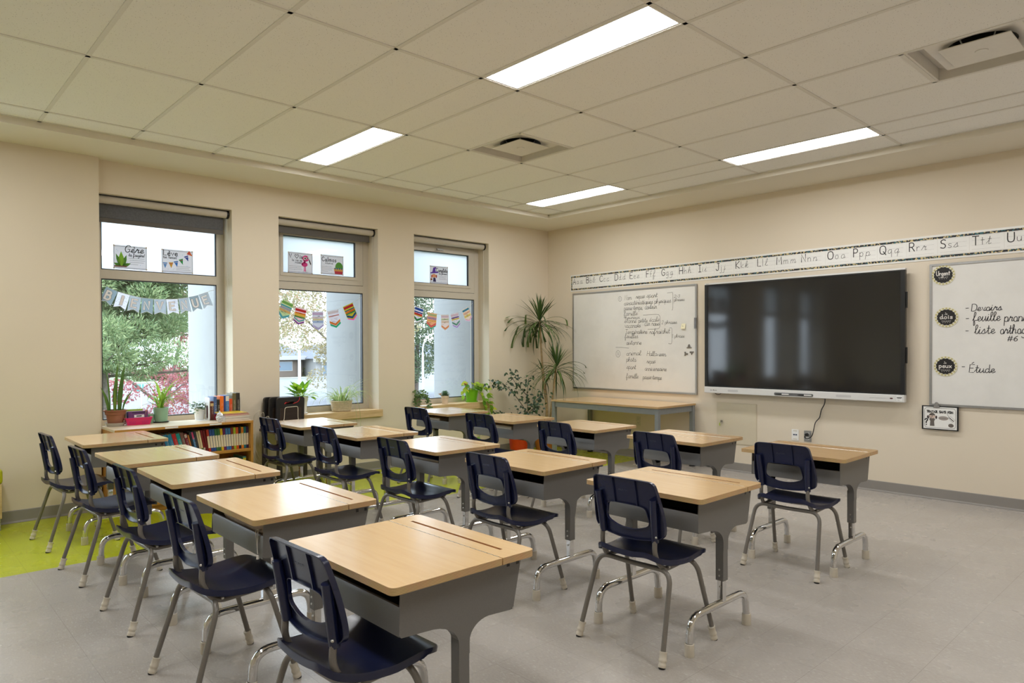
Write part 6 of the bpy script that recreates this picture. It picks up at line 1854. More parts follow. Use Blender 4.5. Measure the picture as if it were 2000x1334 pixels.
# ---- corner floor plants
m_drac = leaf_mat('dracaena_green', (48, 76, 36), (98, 124, 56), 0.2, 0.4, (66, 94, 44))
m_cane = M('pale_cane_bark', (170, 146, 108), 0.85, var=0.2, scale=30, bump=0.4, bscale=80)
e = empty('dracaena', (0.36, -1.02 + 0.58, 0)); tag(e, 'tall dracaena with drooping blades in the room corner beside the left whiteboard', 'potted plant', 'floor plants in the corner')
pot(e, [(0.0, 0.0), (0.105, 0.0), (0.135, 0.23), (0.142, 0.25), (0.130, 0.25), (0.124, 0.23), (0.0, 0.23)], M('orange_tan_pot', (190, 118, 52), 0.5, var=0.05), 0.126, 0.236)
c1 = Vector((-0.085, 0.0, 1.68)); c2 = Vector((0.21, 0.0, 1.11)); c3 = Vector((-0.04, 0.02, 1.02))
for path, r0, r1 in (([(0.02, 0.0, 0.23), (0.04, 0.0, 0.55), (-0.02, 0.0, 0.90), (-0.05, 0.0, 1.25), c1], 0.020, 0.010), ([(0.06, 0.02, 0.23), (0.09, 0.02, 0.5), (0.15, 0.01, 0.8), c2], 0.014, 0.009), ([(0.0, 0.03, 0.23), (0.02, 0.03, 0.6), c3], 0.012, 0.007)):
    pts = catmull([Vector(p) for p in path], 6); k = len(pts)
    MB().tube(pts, [r0 + (r1 - r0) * i / (k - 1) for i in range(k)], 9).obj('cane', m_cane, e, smooth=60)
rr = random.Random(2)
def crown(c, n, L0, w_):
    fb = MB()
    for k in range(n):
        a = rr.uniform(0, 6.28); t = k / n
        if t < 0.33: up, L, dr = rr.uniform(0.75, 1.5), L0 * rr.uniform(0.62, 0.85), rr.uniform(0.1, 0.7)
        else: up, L, dr = rr.uniform(-0.3, 0.8) - 0.4 * t, L0 * rr.uniform(0.75, 1.25), rr.uniform(1.0, 1.9)
        strap(fb, c + Vector((0.012 * math.cos(a), 0.012 * math.sin(a), -0.12 * t)), a, L, w_, up, dr, rr, 11)
    ex, ey = e.location.x, e.location.y
    fb.v = [(max(v[0], 0.025 - ex + 0.02 * (i % 3)), min(v[1], -0.035 - ey - 0.01 * (i % 3)), v[2]) for i, v in enumerate(fb.v)]
    fb.obj('leaf_crown', m_drac, e)
crown(c1, 95, 0.44, 0.021); crown(c2, 80, 0.40, 0.019); crown(c3, 16, 0.28, 0.016)
m_fic = leaf_mat('ficus_dark_green', (36, 58, 38), (78, 104, 66), 0.15, 0.35, (50, 76, 50))
e = empty('ficus', (0.33, -0.86, 0)); tag(e, 'dark leafy ficus in a red pot low in the corner', 'potted plant', 'floor plants in the corner')
pot(e, [(0.0, 0.0), (0.10, 0.0), (0.125, 0.25), (0.132, 0.28), (0.122, 0.28), (0.115, 0.26), (0.0, 0.26)], M('red_orange_pot', (186, 52, 20), 0.35, var=0.03), 0.118, 0.264)
wd_ = MB(); fb = MB(); rr = random.Random(77)
stems = [[(0.0, 0, 0.26), (0.03, 0.12, 0.5), (0.0, 0.14, 0.72), (0.06, 0.12, 0.95)], [(0.03, 0.12, 0.5), (-0.06, 0.02, 0.7), (-0.12, -0.14, 0.86), (-0.16, -0.28, 0.86)], [(0.03, 0.12, 0.52), (0.12, 0.18, 0.66), (0.2, 0.24, 0.76)], [(0, 0, 0.28), (-0.08, -0.1, 0.4), (-0.14, -0.2, 0.50)],
         [(0.0, 0.14, 0.72), (-0.08, 0.02, 0.88), (-0.1, -0.06, 1.0)], [(0, 0, 0.28), (0.02, -0.04, 0.42), (-0.02, 0.0, 0.56)], [(0.03, 0.12, 0.45), (0.12, 0.1, 0.55), (0.22, 0.14, 0.6)], [(0, 0, 0.28), (-0.02, -0.22, 0.4), (-0.06, -0.3, 0.5)]]
for st_ in stems:
    pts = catmull([Vector(p) for p in st_], 6)
    wd_.tube(pts, [0.006 - 0.004 * i / (len(pts) - 1) for i in range(len(pts))], 6)
    for q in pts[len(pts) // 3:]:
        for _ in range(5):
            o_ = Vector((rr.uniform(-0.08, 0.08), rr.uniform(-0.08, 0.08), rr.uniform(-0.05, 0.06)))
            if e.location.x + q.x + o_.x < 0.06: o_.x = abs(o_.x)
            leaf(fb, q + o_, (rr.uniform(-0.5, 1), rr.uniform(-1, 1), rr.uniform(-0.7, 0.2)), (rr.uniform(0, 1), rr.uniform(-1, 0.4), 0.7), rr.uniform(0.034, 0.055), rr.uniform(0.022, 0.032), 0.2, 0.3)
wd_.obj('stem', m_bark, e, smooth=60); fb.obj('foliage', m_fic, e)

# ---- black tablet cases on a dark stand
e = empty('low_stand', (0.255, -3.735, 0)); tag(e, 'low dark brown stand under the black cases by the middle window', 'stand')
m_dkw = wood('dark_walnut_board', (58, 44, 34), (84, 66, 50), 'Y', 4, 0.5)
MB().box(-0.19, 0.19, -0.24, 0.24, 0.53, 0.555).obj('top', m_dkw, e, bevel=0.002)
for sx in (-1, 1):
    for sy in (-1, 1): MB().box(sx * 0.16 - 0.02, sx * 0.16 + 0.02, sy * 0.2 - 0.02, sy * 0.2 + 0.02, 0, 0.53).obj('leg', M('dark_metal_leg', (52, 46, 42), 0.45), e, bevel=0.002)
m_case = M('black_case_plastic', (28, 26, 25), 0.4, var=0.08, scale=40)
m_casein = wood('smoked_brown_panel', (46, 36, 30), (58, 46, 38), 'Y', 3, 0.3)
m_wire = M('cream_wire', (224, 214, 190), 0.5)
m_redc = M('red_tie', (200, 40, 44), 0.5)
fr = frame((0, 0, 0), (0, 1, 0), (0, 0, 1))
labs = ['black case with handle and cream wire stand, front one of three', 'black handled case, middle one of three standing together', 'black handled case at the back against the wall, one of three']
for k, (x, y) in enumerate(((0.20, -3.725), (0.12, -3.765), (0.055, -3.79))):
    c = empty('tablet_case', (x, y, 0.5556)); c.rotation_euler = (0, -0.02 if k == 0 else 0.0, 0.0); tag(c, labs[k], 'case', 'black handled cases')
    body = rounded([(-0.142, 0.0), (0.128, 0.0), (0.140, 0.29), (-0.132, 0.29)], 0.03, 5, True)
    hole = rounded([(-0.06, 0.225), (0.035, 0.225), (0.035, 0.245), (-0.06, 0.245)], 0.008, 5, True)
    MB().frame_slab([(p.x, p.y) for p in body], [(p.x, p.y) for p in hole], fr, -0.022, 0.012).obj('shell', m_case, c, bevel=0.004)
    MB().slab([(p.x, p.y) for p in rounded([(-0.112, 0.02), (0.10, 0.02), (0.105, 0.19), (-0.106, 0.19)], 0.01, 3, True)], fr, 0.012, 0.0135).obj('panel', m_casein, c)
    MB().box(0.0, 0.016, -0.055, 0.03, 0.247, 0.259).obj('handle', m_alu if False else m_case, c, bevel=0.003)
    MB().tube(rounded([(0.016, -0.105, 0.0), (0.018, -0.098, 0.04), (0.018, -0.072, 0.08), (0.018, -0.062, 0.195), (0.018, 0.068, 0.20), (0.018, 0.066, 0.09), (0.018, 0.082, 0.04), (0.018, 0.078, 0.0)], 0.02, 4), 0.0032, 7).obj('wire_stand', m_wire, c, smooth=60)
    MB().tube(catmull([(0.018, 0.085, 0.285), (0.02, 0.08, 0.26), (0.018, 0.06, 0.24), (0.017, 0.02, 0.228)], 4), 0.003, 6).obj('tie', m_redc, c)
    MB().tube(catmull([(0.018, -0.066, 0.228), (0.019, -0.05, 0.245)], 4), 0.004, 6).obj('tie', m_redc, c)
for k, (y1, zt, lab) in enumerate(((-3.90, 0.66, 'cream charging cord nearest the cases, looping to the wall outlet'), (-3.945, 0.70, 'cream charging cord in the middle, hanging beside the bookcase'), (-3.975, 0.72, 'cream charging cord hanging closest to the bookcase end'))):
    o = MB().tube(catmull([(0.14 - 0.03 * k, y1, zt - 0.03), (0.12, y1 - 0.015, zt + 0.01), (0.07, y1 - 0.055, zt - 0.06), (0.05, y1 - 0.065, 0.40), (0.06, y1 + 0.01, 0.20), (0.09, y1 + 0.10, 0.10), (0.10, y1 + 0.16, 0.012)], 6), 0.0026, 6).obj('charging_cord', m_wire, None, smooth=60)
    tag(o, lab, 'cord', 'cream charging cords')

# ---- lime upholstered stool at the left edge
e = empty('upholstered_bench', (0.19, -6.26, 0)); tag(e, 'lime cushioned wooden bench cut off by the left edge of the photo', 'bench')
m_limef = M('lime_vinyl', (176, 178, 20), 0.45, var=0.04, scale=10)
MB().box(-0.105, 0.112, -0.30, 0.302, 0.335, 0.443).obj('cushion', m_limef, e, bevel=0.022, seg=4)
MB().box(-0.10, 0.108, -0.292, 0.294, 0.088, 0.335).obj('wood_base', m_maple, e, bevel=0.002)
for sx in (-1, 1):
    for sy in (-1, 1): MB().box(sx * 0.085 - 0.012, sx * 0.085 + 0.012, sy * 0.275 - 0.012, sy * 0.275 + 0.012, 0, 0.088).obj('leg', m_alu, e)

# ------------------------------------------------------------------ posters and buntings on the glass
PXG = -0.2215
m_tape = M('clear_tape_beige', (196, 178, 150), 0.4)
m_cyan = M('print_cyan_specks', (90, 180, 206), 0.5); m_greyp = M('print_pale_grey', (170, 172, 178), 0.6)
def pm(c): return M('ink_%d_%d_%d' % c, c, 0.5, var=0.03, trans=0.5)
def poster(y0, y1, z0, z1, lab):
    e = empty('poster', (PXG, (y0 + y1) / 2, (z0 + z1) / 2)); tag(e, lab, 'poster', 'letter size posters on the upper panes')
    hw, hh = (y1 - y0) / 2, (z1 - z0) / 2
    f = frame((0, 0, 0), (0, 1, 0), (0, 0, 1))
    s_ = MB().box(0, 0.0008, -hw, hw, -hh, hh).obj('sheet', m_paperT, e)
    b_ = MB(); b_.stroke([(-hw + 0.008, -hh + 0.012), (hw - 0.008, -hh + 0.012), (hw - 0.008, hh - 0.012), (-hw + 0.008, hh - 0.012)], 0.0032, f, 0.0012, closed=True); b_.obj('border_line', m_print, s_)
    for sy in (-1, 1):
        for sz in (-1, 1): MB().poly([(sy * (hw - 0.006) + a * 0.006, sz * (hh - 0.006) + b * 0.006) for a, b in ((-1, -1), (1, -1), (1, 1), (-1, 1))], f, 0.0016).obj('tape', m_tape, s_)
    sp = MB(); rr = random.Random(int(-y0 * 100))
    for _ in range(16):
        a, b = rr.uniform(-hw + 0.02, hw - 0.02), rr.uniform(-hh + 0.02, hh - 0.02); sp.poly([(a - 0.002, b - 0.002), (a + 0.002, b - 0.002), (a + 0.002, b + 0.002), (a - 0.002, b + 0.002)], f, 0.0010)
    sp.obj('printed_specks', m_cyan, s_)
    return e, s_, f, hw, hh
def pl_(f, parent, name, col, polys, off=0.0014):
    m = MB()
    for p in polys: m.poly(p, f, off)
    return m.obj(name, pm(col), parent)
def txt(parent, f, items):
    for tx, x, z, s_, w_, kw in items:
        m = MB(); write(m, tx, f, x, z, s_, w_, 0.0018, **kw); m.obj('printed_text', m_print, parent)
def greylines(parent, f, rows_):
    m = MB()
    for x0, x1, z in rows_: m.stroke([(x0, z), (x1, z)], 0.0035, f, 0.0011)
    m.obj('faint_print', m_greyp, parent)
e, s_, f, hw, hh = poster(-5.118, -4.850, 2.0, 2.207, 'poster reading Gère ta fougère with a green fern drawing')
txt(s_, f, [('Gère', -0.045, 0.045, 0.03, 0.0065, dict(cursive=True, slant=0.2, fit=0.15)), ('ta fougère!', -0.012, 0.012, 0.014, 0.0036, dict(cursive=True, slant=0.15, fit=0.125))])
lf = lambda x, z, a, L, W: [(x + L * t * math.sin(a) + W * h * math.cos(a), z + L * t * math.cos(a) - W * h * math.sin(a)) for t, h in ((0, 0.15), (0.3, 0.5), (0.6, 0.42), (1, 0), (0.6, -0.42), (0.3, -0.5), (0, -0.15))]
pl_(f, s_, 'drawn_fern_dark', (96, 150, 56), [lf(-0.075, -0.075, -0.35, 0.11, 0.03), lf(-0.06, -0.075, 0.3, 0.10, 0.032), lf(-0.06, -0.078, 1.15, 0.07, 0.03), lf(-0.08, -0.078, -1.1, 0.055, 0.03)])
pl_(f, s_, 'drawn_fern_light', (150, 200, 60), [lf(-0.07, -0.075, -0.02, 0.125, 0.045)], 0.0017)
pl_(f, s_, 'drawn_pot', (150, 104, 84), [[(-0.125, -0.086), (-0.03, -0.086), (-0.028, -0.074), (-0.125, -0.074)]], 0.0019)
greylines(s_, f, [(-0.01, 0.11, -0.005), (-0.005, 0.115, -0.022), (-0.005, 0.105, -0.04), (-0.005, 0.06, -0.058)])
e, s_, f, hw, hh = poster(-4.733, -4.463, 1.996, 2.207, 'poster reading Lève ton fanion with colourful pennant drawings')
txt(s_, f, [('Lève', -0.118, 0.05, 0.024, 0.0068, dict(fit=0.12)), ('ton fanion!', -0.12, 0.022, 0.012, 0.0036, dict(fit=0.115))])
for k, (x, z, r, c) in enumerate(((-0.105, -0.028, 0.0, (110, 160, 210)), (-0.055, -0.024, 0.05, (226, 176, 60)), (-0.012, -0.01, 0.2, (60, 130, 200)), (0.032, 0.012, 0.35, (60, 170, 90)), (0.078, 0.045, 0.4, (50, 80, 170)), (0.10, 0.082, 0.9, (232, 120, 60)))):
    tr = [(-0.02, 0.012), (0.02, 0.012), (0.0, -0.04)]
    pl_(f, s_, 'drawn_pennant', c, [[(x + a * math.cos(r) - b * math.sin(r), z + a * math.sin(r) + b * math.cos(r)) for a, b in tr]])
    st_ = MB(); st_.stroke([(x + a * math.cos(r) - b * math.sin(r), z + a * math.sin(r) + b * math.cos(r)) for a, b in ((-0.012, 0.0), (0.012, 0.0))], 0.005, f, 0.0019); st_.obj('pennant_stripe', pm((206, 60, 130) if k % 2 else (230, 230, 236)), s_)
greylines(s_, f, [(-0.01, 0.11, -0.045), (-0.01, 0.10, -0.06), (-0.01, 0.11, -0.075)])
e, s_, f, hw, hh = poster(-3.546, -3.276, 2.077, 2.291, 'poster reading Vois la vie en rose with a pink flamingo drawing')
txt(s_, f, [('V', -0.12, 0.045, 0.02, 0.0065, {}), ('is', -0.005, 0.045, 0.02, 0.0065, {}), ('la vie en', -0.09, 0.016, 0.011, 0.0034, dict(fit=0.11)), ('rose!', -0.055, -0.006, 0.012, 0.0036, dict(fit=0.07))])
h_ = MB(); h_.stroke(catmull([Vector(p) for p in ((-0.04, 0.045), (-0.06, 0.07), (-0.052, 0.084), (-0.04, 0.074), (-0.028, 0.084), (-0.02, 0.07), (-0.04, 0.045))], 4), 0.005, f, 0.0018); h_.obj('drawn_heart', m_print, s_)
pl_(f, s_, 'drawn_flamingo', (232, 76, 150), [ell(0.058, 0.05, 0.036, 0.032), ell(0.045, -0.012, 0.034, 0.024), [(0.035, 0.03), (0.055, 0.03), (0.055, 0.0), (0.035, 0.0)], [(0.01, -0.005), (0.025, -0.02), (0.03, -0.005)], [(0.04, -0.03), (0.046, -0.03), (0.046, -0.085), (0.036, -0.085)], [(0.052, -0.03), (0.058, -0.03), (0.06, -0.085), (0.05, -0.085)]])
pl_(f, s_, 'drawn_eye_white', (240, 240, 242), [ell(0.05, 0.05, 0.017, 0.018), ell(0.08, 0.056, 0.012, 0.015)], 0.0017)
pl_(f, s_, 'drawn_pupil', (30, 50, 52), [ell(0.052, 0.05, 0.007, 0.009), ell(0.079, 0.056, 0.005, 0.008)], 0.002)
pl_(f, s_, 'drawn_beak', (60, 40, 40), [[(0.09, 0.04), (0.1, 0.04), (0.118, 0.0), (0.112, -0.015), (0.1, 0.01)]], 0.0017)
greylines(s_, f, [(-0.12, 0.02, -0.035), (-0.12, 0.01, -0.052), (-0.12, 0.02, -0.068)])
e, s_, f, hw, hh = poster(-3.185, -2.920, 2.087, 2.294, 'poster reading Calmos with a round cactus drawing')
txt(s_, f, [('Calmos', -0.118, 0.035, 0.022, 0.0062, dict(fit=0.165)), ('Alonzo', -0.08, 0.008, 0.011, 0.0034, dict(fit=0.09))])
pl_(f, s_, 'drawn_cactus', (104, 170, 74), [[(p[0], max(p[1], -0.03)) for p in ell(0.08, -0.02, 0.045, 0.055)]])
pl_(f, s_, 'drawn_pot_tan', (232, 176, 96), [[(0.022, -0.062), (0.122, -0.062), (0.124, -0.028), (0.018, -0.028)]], 0.0017)
pl_(f, s_, 'drawn_zigzag', (40, 140, 180), [[(0.02 + 0.026 * k, -0.028), (0.046 + 0.026 * k, -0.028), (0.033 + 0.026 * k, -0.048)] for k in range(4)], 0.002)
pl_(f, s_, 'drawn_pot_red', (210, 70, 84), [[(0.03, -0.092), (0.12, -0.092), (0.122, -0.062), (0.026, -0.062)]], 0.0017)
greylines(s_, f, [(-0.12, 0.0, -0.02), (-0.12, 0.01, -0.036), (-0.12, 0.0, -0.052), (-0.12, -0.05, -0.068)])
e, s_, f, hw, hh = poster(-1.780, -1.508, 2.079, 2.288, 'poster with a small purple hatted girl drawing on the corner window')
txt(s_, f, [('Complète', -0.04, 0.035, 0.022, 0.0056, dict(cursive=True, slant=0.1, fit=0.165)), ('ta phrase!', 0.0, 0.006, 0.012, 0.0034, dict(cursive=True, fit=0.12))])
pl_(f, s_, 'drawn_hat', (106, 64, 176), [[(-0.13, 0.01), (-0.005, 0.022), (-0.02, 0.036), (-0.05, 0.036), (-0.055, 0.07), (-0.03, 0.07), (-0.05, 0.09), (-0.085, 0.08), (-0.1, 0.03), (-0.13, 0.02)]])
pl_(f, s_, 'drawn_face', (238, 170, 120), [ell(-0.075, -0.015, 0.03, 0.022)])
pl_(f, s_, 'drawn_hair', (196, 70, 60), [ell(-0.108, -0.025, 0.008, 0.02), ell(-0.04, -0.02, 0.008, 0.02)], 0.0017)
pl_(f, s_, 'drawn_dress', (60, 52, 100), [[(-0.09, -0.085), (-0.045, -0.085), (-0.055, -0.038), (-0.085, -0.038)]])
pl_(f, s_, 'drawn_broom', (150, 92, 50), [[(-0.125, -0.075), (-0.1, -0.065), (-0.1, -0.05), (-0.125, -0.045)]], 0.0017)
greylines(s_, f, [(0.0, 0.11, -0.015), (0.0, 0.1, -0.032), (0.0, 0.11, -0.05)])

BXG = -0.207
def bfr(p0, p1):
    """frame of a pennant hung by two top corners (y, z)"""
    a = Vector((BXG, p0[0], p0[1])); b = Vector((BXG, p1[0], p1[1]))
    u = (b - a).normalized(); n = Vector((1, 0, 0)); v = n.cross(u).normalized()
    return (a, u, v, n), (b - a).length
m_pt1 = M('pennant_blue_grey', (178, 192, 200), 0.6, var=0.02, trans=0.6); m_pt2 = M('pennant_mid_grey', (200, 207, 214), 0.6, var=0.02, trans=0.6); m_pt3 = M('pennant_pale_grey', (232, 233, 240), 0.6, var=0.02, trans=0.6)
m_glw = M('pennant_letter_white', (244, 244, 250), 0.5, var=0.01)
BN = [((-5.174, 1.842), (-5.087, 1.803)), ((-5.085, 1.803), (-4.993, 1.777)), ((-4.992, 1.776), (-4.902, 1.760)), ((-4.900, 1.757), (-4.807, 1.752)), ((-4.801, 1.753), (-4.703, 1.754)), ((-4.701, 1.754), (-4.604, 1.762)), ((-4.598, 1.765), (-4.510, 1.781)), ((-4.507, 1.782), (-4.424, 1.805)), ((-4.422, 1.808), (-4.339, 1.839))]
e = empty('bunting', (0, 0, 0)); tag(e, 'grey letter pennants reading BIENVENUE strung across the left window', 'bunting', 'buntings across the windows')
MB().tube(catmull([Vector((BXG, -5.26, 1.885)), Vector((BXG, -5.174, 1.842))] + [Vector((BXG, q[1][0], q[1][1])) for q in BN] + [Vector((BXG, -4.275, 1.862))], 3), 0.0013, 5).obj('string', m_string, e)
for k, (q, ch) in enumerate(zip(BN, 'BIENVENUE')):
    fr, L = bfr(*q)
    mt = [m_pt1, m_pt3, m_pt2, m_pt1, m_pt2, m_pt3, m_pt2, m_pt1, m_pt2][k]
    Hh = 0.138
    p = MB().slab([(0.0, -Hh), (L / 2, -Hh + 0.022), (L, -Hh), (L, 0), (0, 0)], fr, 0.0, 0.0008).obj('pennant', mt, e)
    edge = MB(); edge.stroke([(0.001, -Hh + 0.002), (L / 2, -Hh + 0.024), (L - 0.001, -Hh + 0.002)], 0.003, fr, 0.0011); edge.obj('white_edge', m_glw, p)
    wU = glyph(ch)[0]
    fit = {'I': 0.02, 'N': 0.050, 'U': 0.048, 'V': 0.052}.get(ch, 0.046)
    for wdt, of, mm, nm_ in ((0.0205, 0.0012, m_print, 'letter_outline'), (0.0165, 0.0020, m_glw, 'letter')):
        t = MB()
        if ch == 'I': t.stroke([(L / 2, -0.098), (L / 2, -0.030)], wdt + 0.005, fr, of)
        else: write(t, ch, fr, (L - fit) / 2, -0.098, 0.0345, wdt, of, fit=fit)
        t.obj(nm_, mm, p)
    if k in (1, 5):
        t = MB(); rr = random.Random(k)
        if k == 1:
            for _ in range(34):
                a, b = rr.uniform(0.005, L - 0.005), rr.uniform(-0.11, -0.005)
                if abs(a - L / 2) > 0.014: t.poly([(a - 0.0015, b - 0.0015), (a + 0.0015, b - 0.0015), (a + 0.0015, b + 0.0015), (a - 0.0015, b + 0.0015)], fr, 0.0010)
        else:
            for j in range(8): t.stroke([(0.002, -0.012 - j * 0.014), (L - 0.002, -0.012 - j * 0.014)], 0.0012, fr, 0.0010)
        t.obj('printed_pattern', M('print_slate', (80, 84, 96), 0.5), p)

def kids_pennant(parent, tl, tr, H, shoulder, cols, name='pennant', base=(226, 226, 232)):
    fr, L = bfr(tl, tr)
    out = [(0, -shoulder), (L / 2, -H), (L, -shoulder), (L, 0), (0, 0)]
    p = MB().slab(out, fr, 0, 0.0008).obj(name, pm(base), parent)
    for a, b, c, chev in cols:
        if chev:
            pts = [(0.003, -a * H), (L / 2, -a * H - (H - shoulder)), (L - 0.003, -a * H), (L - 0.003, -b * H), (L / 2, -b * H - (H - shoulder)), (0.003, -b * H)]
            pts = [pts[3], pts[4], pts[5], pts[0], pts[1], pts[2]]
            m = MB(); m.poly([(0.003, -a * H), (0.003, -b * H), (L / 2, -b * H - (H - shoulder) * 0.9), (L / 2, -a * H - (H - shoulder) * 0.9)], fr, 0.0011); m.poly([(L / 2, -a * H - (H - shoulder) * 0.9), (L / 2, -b * H - (H - shoulder) * 0.9), (L - 0.003, -b * H), (L - 0.003, -a * H)], fr, 0.0011)
        else:
            m = MB(); m.poly([(0.003, -b * H), (L - 0.003, -b * H), (L - 0.003, -a * H), (0.003, -a * H)], fr, 0.0011)
        m.obj('coloured_band', pm(c), p)
    sc = MB(); rr = random.Random(int(abs(tl[0]) * 1000))
    for _ in range(7):
        a, b = rr.uniform(0.01, L * 0.6), -rr.uniform(0.25, 0.7) * H; sc.stroke([(a, b), (a + rr.uniform(0.01, 0.04), b + rr.uniform(-0.003, 0.003))], 0.002, fr, 0.0014)
    sc.obj('scribble', m_ink, p)
    return p
def garland(lab, ends, pens):
    e = empty('bunting', (0, 0, 0)); tag(e, lab, 'bunting', 'buntings across the windows')
    pts = [Vector((BXG, ends[0][0], ends[0][1]))]
    for p in pens: pts += [Vector((BXG, p[0][0], p[0][1])), Vector((BXG, p[1][0], p[1][1]))]
    pts.append(Vector((BXG, ends[1][0], ends[1][1])))
    MB().tube(pts, 0.0013, 5).obj('string', m_string, e)
    for tl, tr, H, sh, cols, base in pens: kids_pennant(e, tl, tr, H, sh, cols, base=base)
garland('string of five hand coloured pennants across the middle window', ((-3.672, 1.845), (-2.705, 1.868)), (
    ((-3.610, 1.807), (-3.491, 1.760), 0.185, 0.14, ((0.06, 0.2, (140, 190, 110), False), (0.26, 0.34, (90, 180, 220), False), (0.36, 0.48, (190, 180, 220), False), (0.5, 0.62, (238, 190, 140), False), (0.66, 0.8, (110, 190, 220), True)), (214, 226, 190)),
    ((-3.471, 1.735), (-3.351, 1.709), 0.178, 0.145, ((0.08, 0.22, (200, 44, 50), False), (0.28, 0.36, (232, 140, 50), False), (0.36, 0.5, (236, 210, 90), False), (0.5, 0.58, (70, 160, 80), False), (0.58, 0.66, (90, 190, 190), True), (0.72, 0.8, (120, 60, 170), True)), (236, 214, 220)),
    ((-3.293, 1.692), (-3.166, 1.696), 0.196, 0.152, ((0.06, 0.2, (214, 190, 214), False), (0.3, 0.36, (226, 200, 196), False), (0.38, 0.48, (232, 222, 170), False), (0.5, 0.62, (186, 206, 232), False), (0.68, 0.8, (200, 190, 226), True)), (222, 224, 234)),
    ((-3.121, 1.695), (-2.994, 1.724), 0.178, 0.138, ((0.06, 0.18, (224, 214, 214), False), (0.30, 0.35, (206, 110, 80), False), (0.58, 0.72, (232, 140, 50), True), (0.74, 0.86, (40, 160, 110), True)), (228, 226, 234)),
    ((-2.939, 1.750), (-2.822, 1.802), 0.170, 0.132, ((0.06, 0.22, (204, 40, 66), False), (0.3, 0.36, (50, 60, 180), False), (0.38, 0.5, (232, 126, 40), False), (0.5, 0.58, (30, 160, 110), False), (0.58, 0.72, (30, 90, 180), True), (0.78, 0.86, (230, 70, 160), True)), (206, 204, 70))))
garland('string of five hand coloured pennants across the window nearest the corner', ((-2.085, 1.835), (-1.14, 1.862)), (
    ((-2.003, 1.797), (-1.881, 1.766), 0.185, 0.145, ((0.05, 0.2, (40, 90, 170), False), (0.28, 0.36, (40, 60, 150), False), (0.38, 0.5, (214, 50, 50), False), (0.5, 0.56, (232, 200, 60), False), (0.56, 0.7, (50, 150, 80), True)), (236, 234, 240)),
    ((-1.825, 1.730), (-1.688, 1.714), 0.185, 0.14, ((0.05, 0.2, (190, 220, 180), False), (0.26, 0.42, (196, 180, 226), False), (0.48, 0.54, (232, 210, 110), False), (0.58, 0.72, (232, 130, 140), True), (0.74, 0.82, (60, 170, 150), True)), (238, 196, 160)),
    ((-1.629, 1.705), (-1.511, 1.708), 0.190, 0.150, ((0.06, 0.18, (224, 206, 220), False), (0.24, 0.34, (206, 226, 190), False), (0.4, 0.5, (230, 214, 196), False), (0.64, 0.76, (238, 170, 120), True)), (232, 222, 220)),
    ((-1.487, 1.717), (-1.364, 1.745), 0.180, 0.138, ((0.06, 0.2, (230, 206, 214), False), (0.26, 0.34, (120, 70, 150), False), (0.36, 0.46, (226, 206, 110), False), (0.52, 0.66, (120, 180, 160), True), (0.72, 0.82, (180, 150, 210), True)), (226, 224, 230)),
    ((-1.309, 1.770), (-1.205, 1.818), 0.165, 0.128, ((0.05, 0.2, (70, 150, 190), False), (0.28, 0.42, (238, 196, 170), False), (0.5, 0.66, (236, 222, 140), False), (0.72, 0.84, (226, 180, 210), True)), (236, 226, 214))))

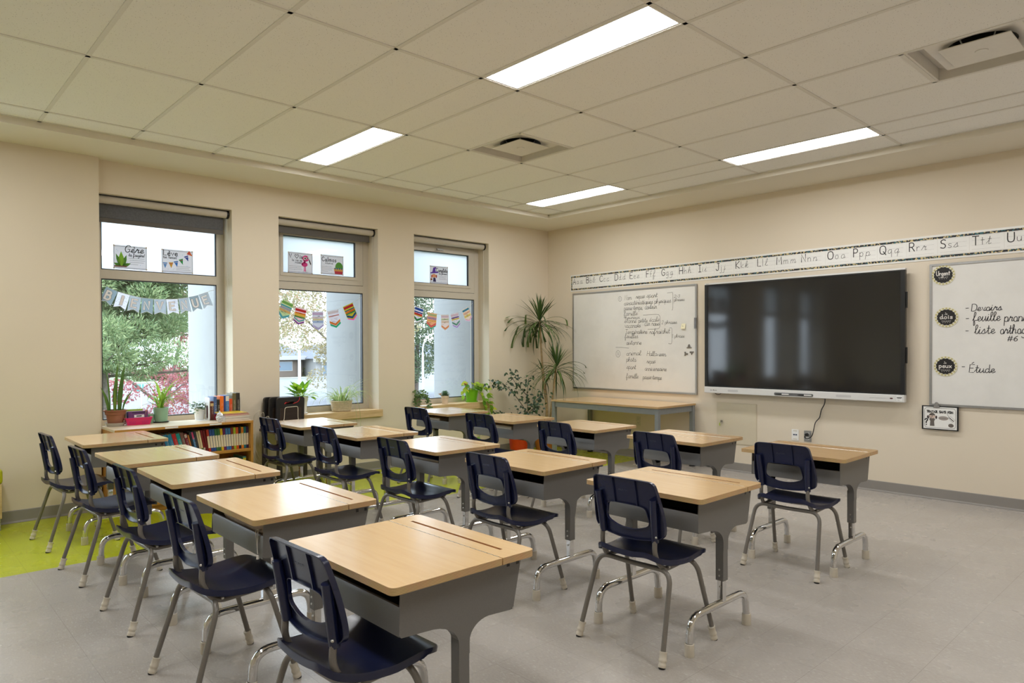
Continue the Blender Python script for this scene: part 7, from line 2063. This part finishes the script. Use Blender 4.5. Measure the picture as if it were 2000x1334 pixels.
# ------------------------------------------------------------------ things left inside desks
def desk_point(k, x, y, z):
    X, Y, a = DESKS[k]
    return (X + x * math.cos(a) - y * math.sin(a), Y + x * math.sin(a) + y * math.cos(a), z), a
p, a = desk_point((1, 4), 0.02, -0.146, 0.592)
e = empty('cloth_bag', p, a); tag(e, 'rolled beige cloth bag lying in the opening of a back row desk', 'bag')
b = MB(); prof = []
for j in range(15):
    t = j / 14; r = 0.038 * (0.35 + 0.65 * math.sin(PI * min(1, max(0, t * 0.9 + 0.08))) ** 0.5)
    prof.append((max(0.004, r + 0.003 * math.sin(t * 40)), -0.24 + 0.46 * t))
vs = []; n = 18
for r, h in prof:
    for j in range(n):
        an = 2 * PI * j / n; w_ = 1 + 0.06 * math.sin(5 * an + h * 30)
        vs.append((h, r * 1.1 * w_ * math.cos(an), r * w_ * math.sin(an)))
b.add(vs, [(i * n + j, i * n + (j + 1) % n, (i + 1) * n + (j + 1) % n, (i + 1) * n + j) for i in range(14) for j in range(n)] + [tuple(range(n)), tuple(14 * n + j for j in range(n - 1, -1, -1))])
b.obj('pouch', M('beige_canvas', (196, 176, 150), 0.9, var=0.12, scale=50, bump=0.4, bscale=300), e, smooth=60)
cd = MB(); cd.tube(catmull([(0.17, -0.035, 0.01), (0.19, -0.058, 0.014), (0.205, -0.066, -0.01), (0.20, -0.066, -0.05), (0.205, -0.067, -0.07)], 5), 0.0018, 6); cd.tube(catmull([(0.17, -0.035, 0.012), (0.18, -0.062, 0.016), (0.196, -0.067, -0.02), (0.206, -0.067, -0.068)], 5), 0.0018, 6)
cd.lathe([(0.0, -0.012), (0.006, -0.01), (0.004, 0.004), (0.0, 0.005)], 8, (0.206, -0.067, -0.078), close=False)
cd.obj('drawstring', m_string, e)
for k, x0, w_, h_, c, lab in (((2, 3), 0.02, 0.20, 0.05, (40, 62, 120), 'blue bound books lying inside a middle row desk'), ((3, 1), -0.06, 0.14, 0.055, (206, 194, 170), 'cream paged book lying inside the front row desk nearest the windows'), ((3, 2), 0.02, 0.19, 0.06, (212, 200, 174), 'cream paged book lying inside the second front row desk')):
    p, a = desk_point(k, x0, -0.085, 0.5155)
    e = empty('exercise_book', p, a); tag(e, lab, 'book', 'books inside the desks')
    MB().box(-w_, w_, -0.095, 0.12, 0.004, h_ + 0.04).obj('pages', M('book_pages', (226, 216, 194), 0.8, var=0.06, scale=200), e)
    cv = MB(); cv.box(-w_ - 0.003, w_ + 0.003, -0.098, 0.12, h_ + 0.04, h_ + 0.043); cv.box(-w_ - 0.003, w_ + 0.003, -0.098, 0.12, 0.001, 0.004); cv.obj('cover', M('eb_%d_%d_%d' % c, c, 0.5, var=0.15, scale=30), e)
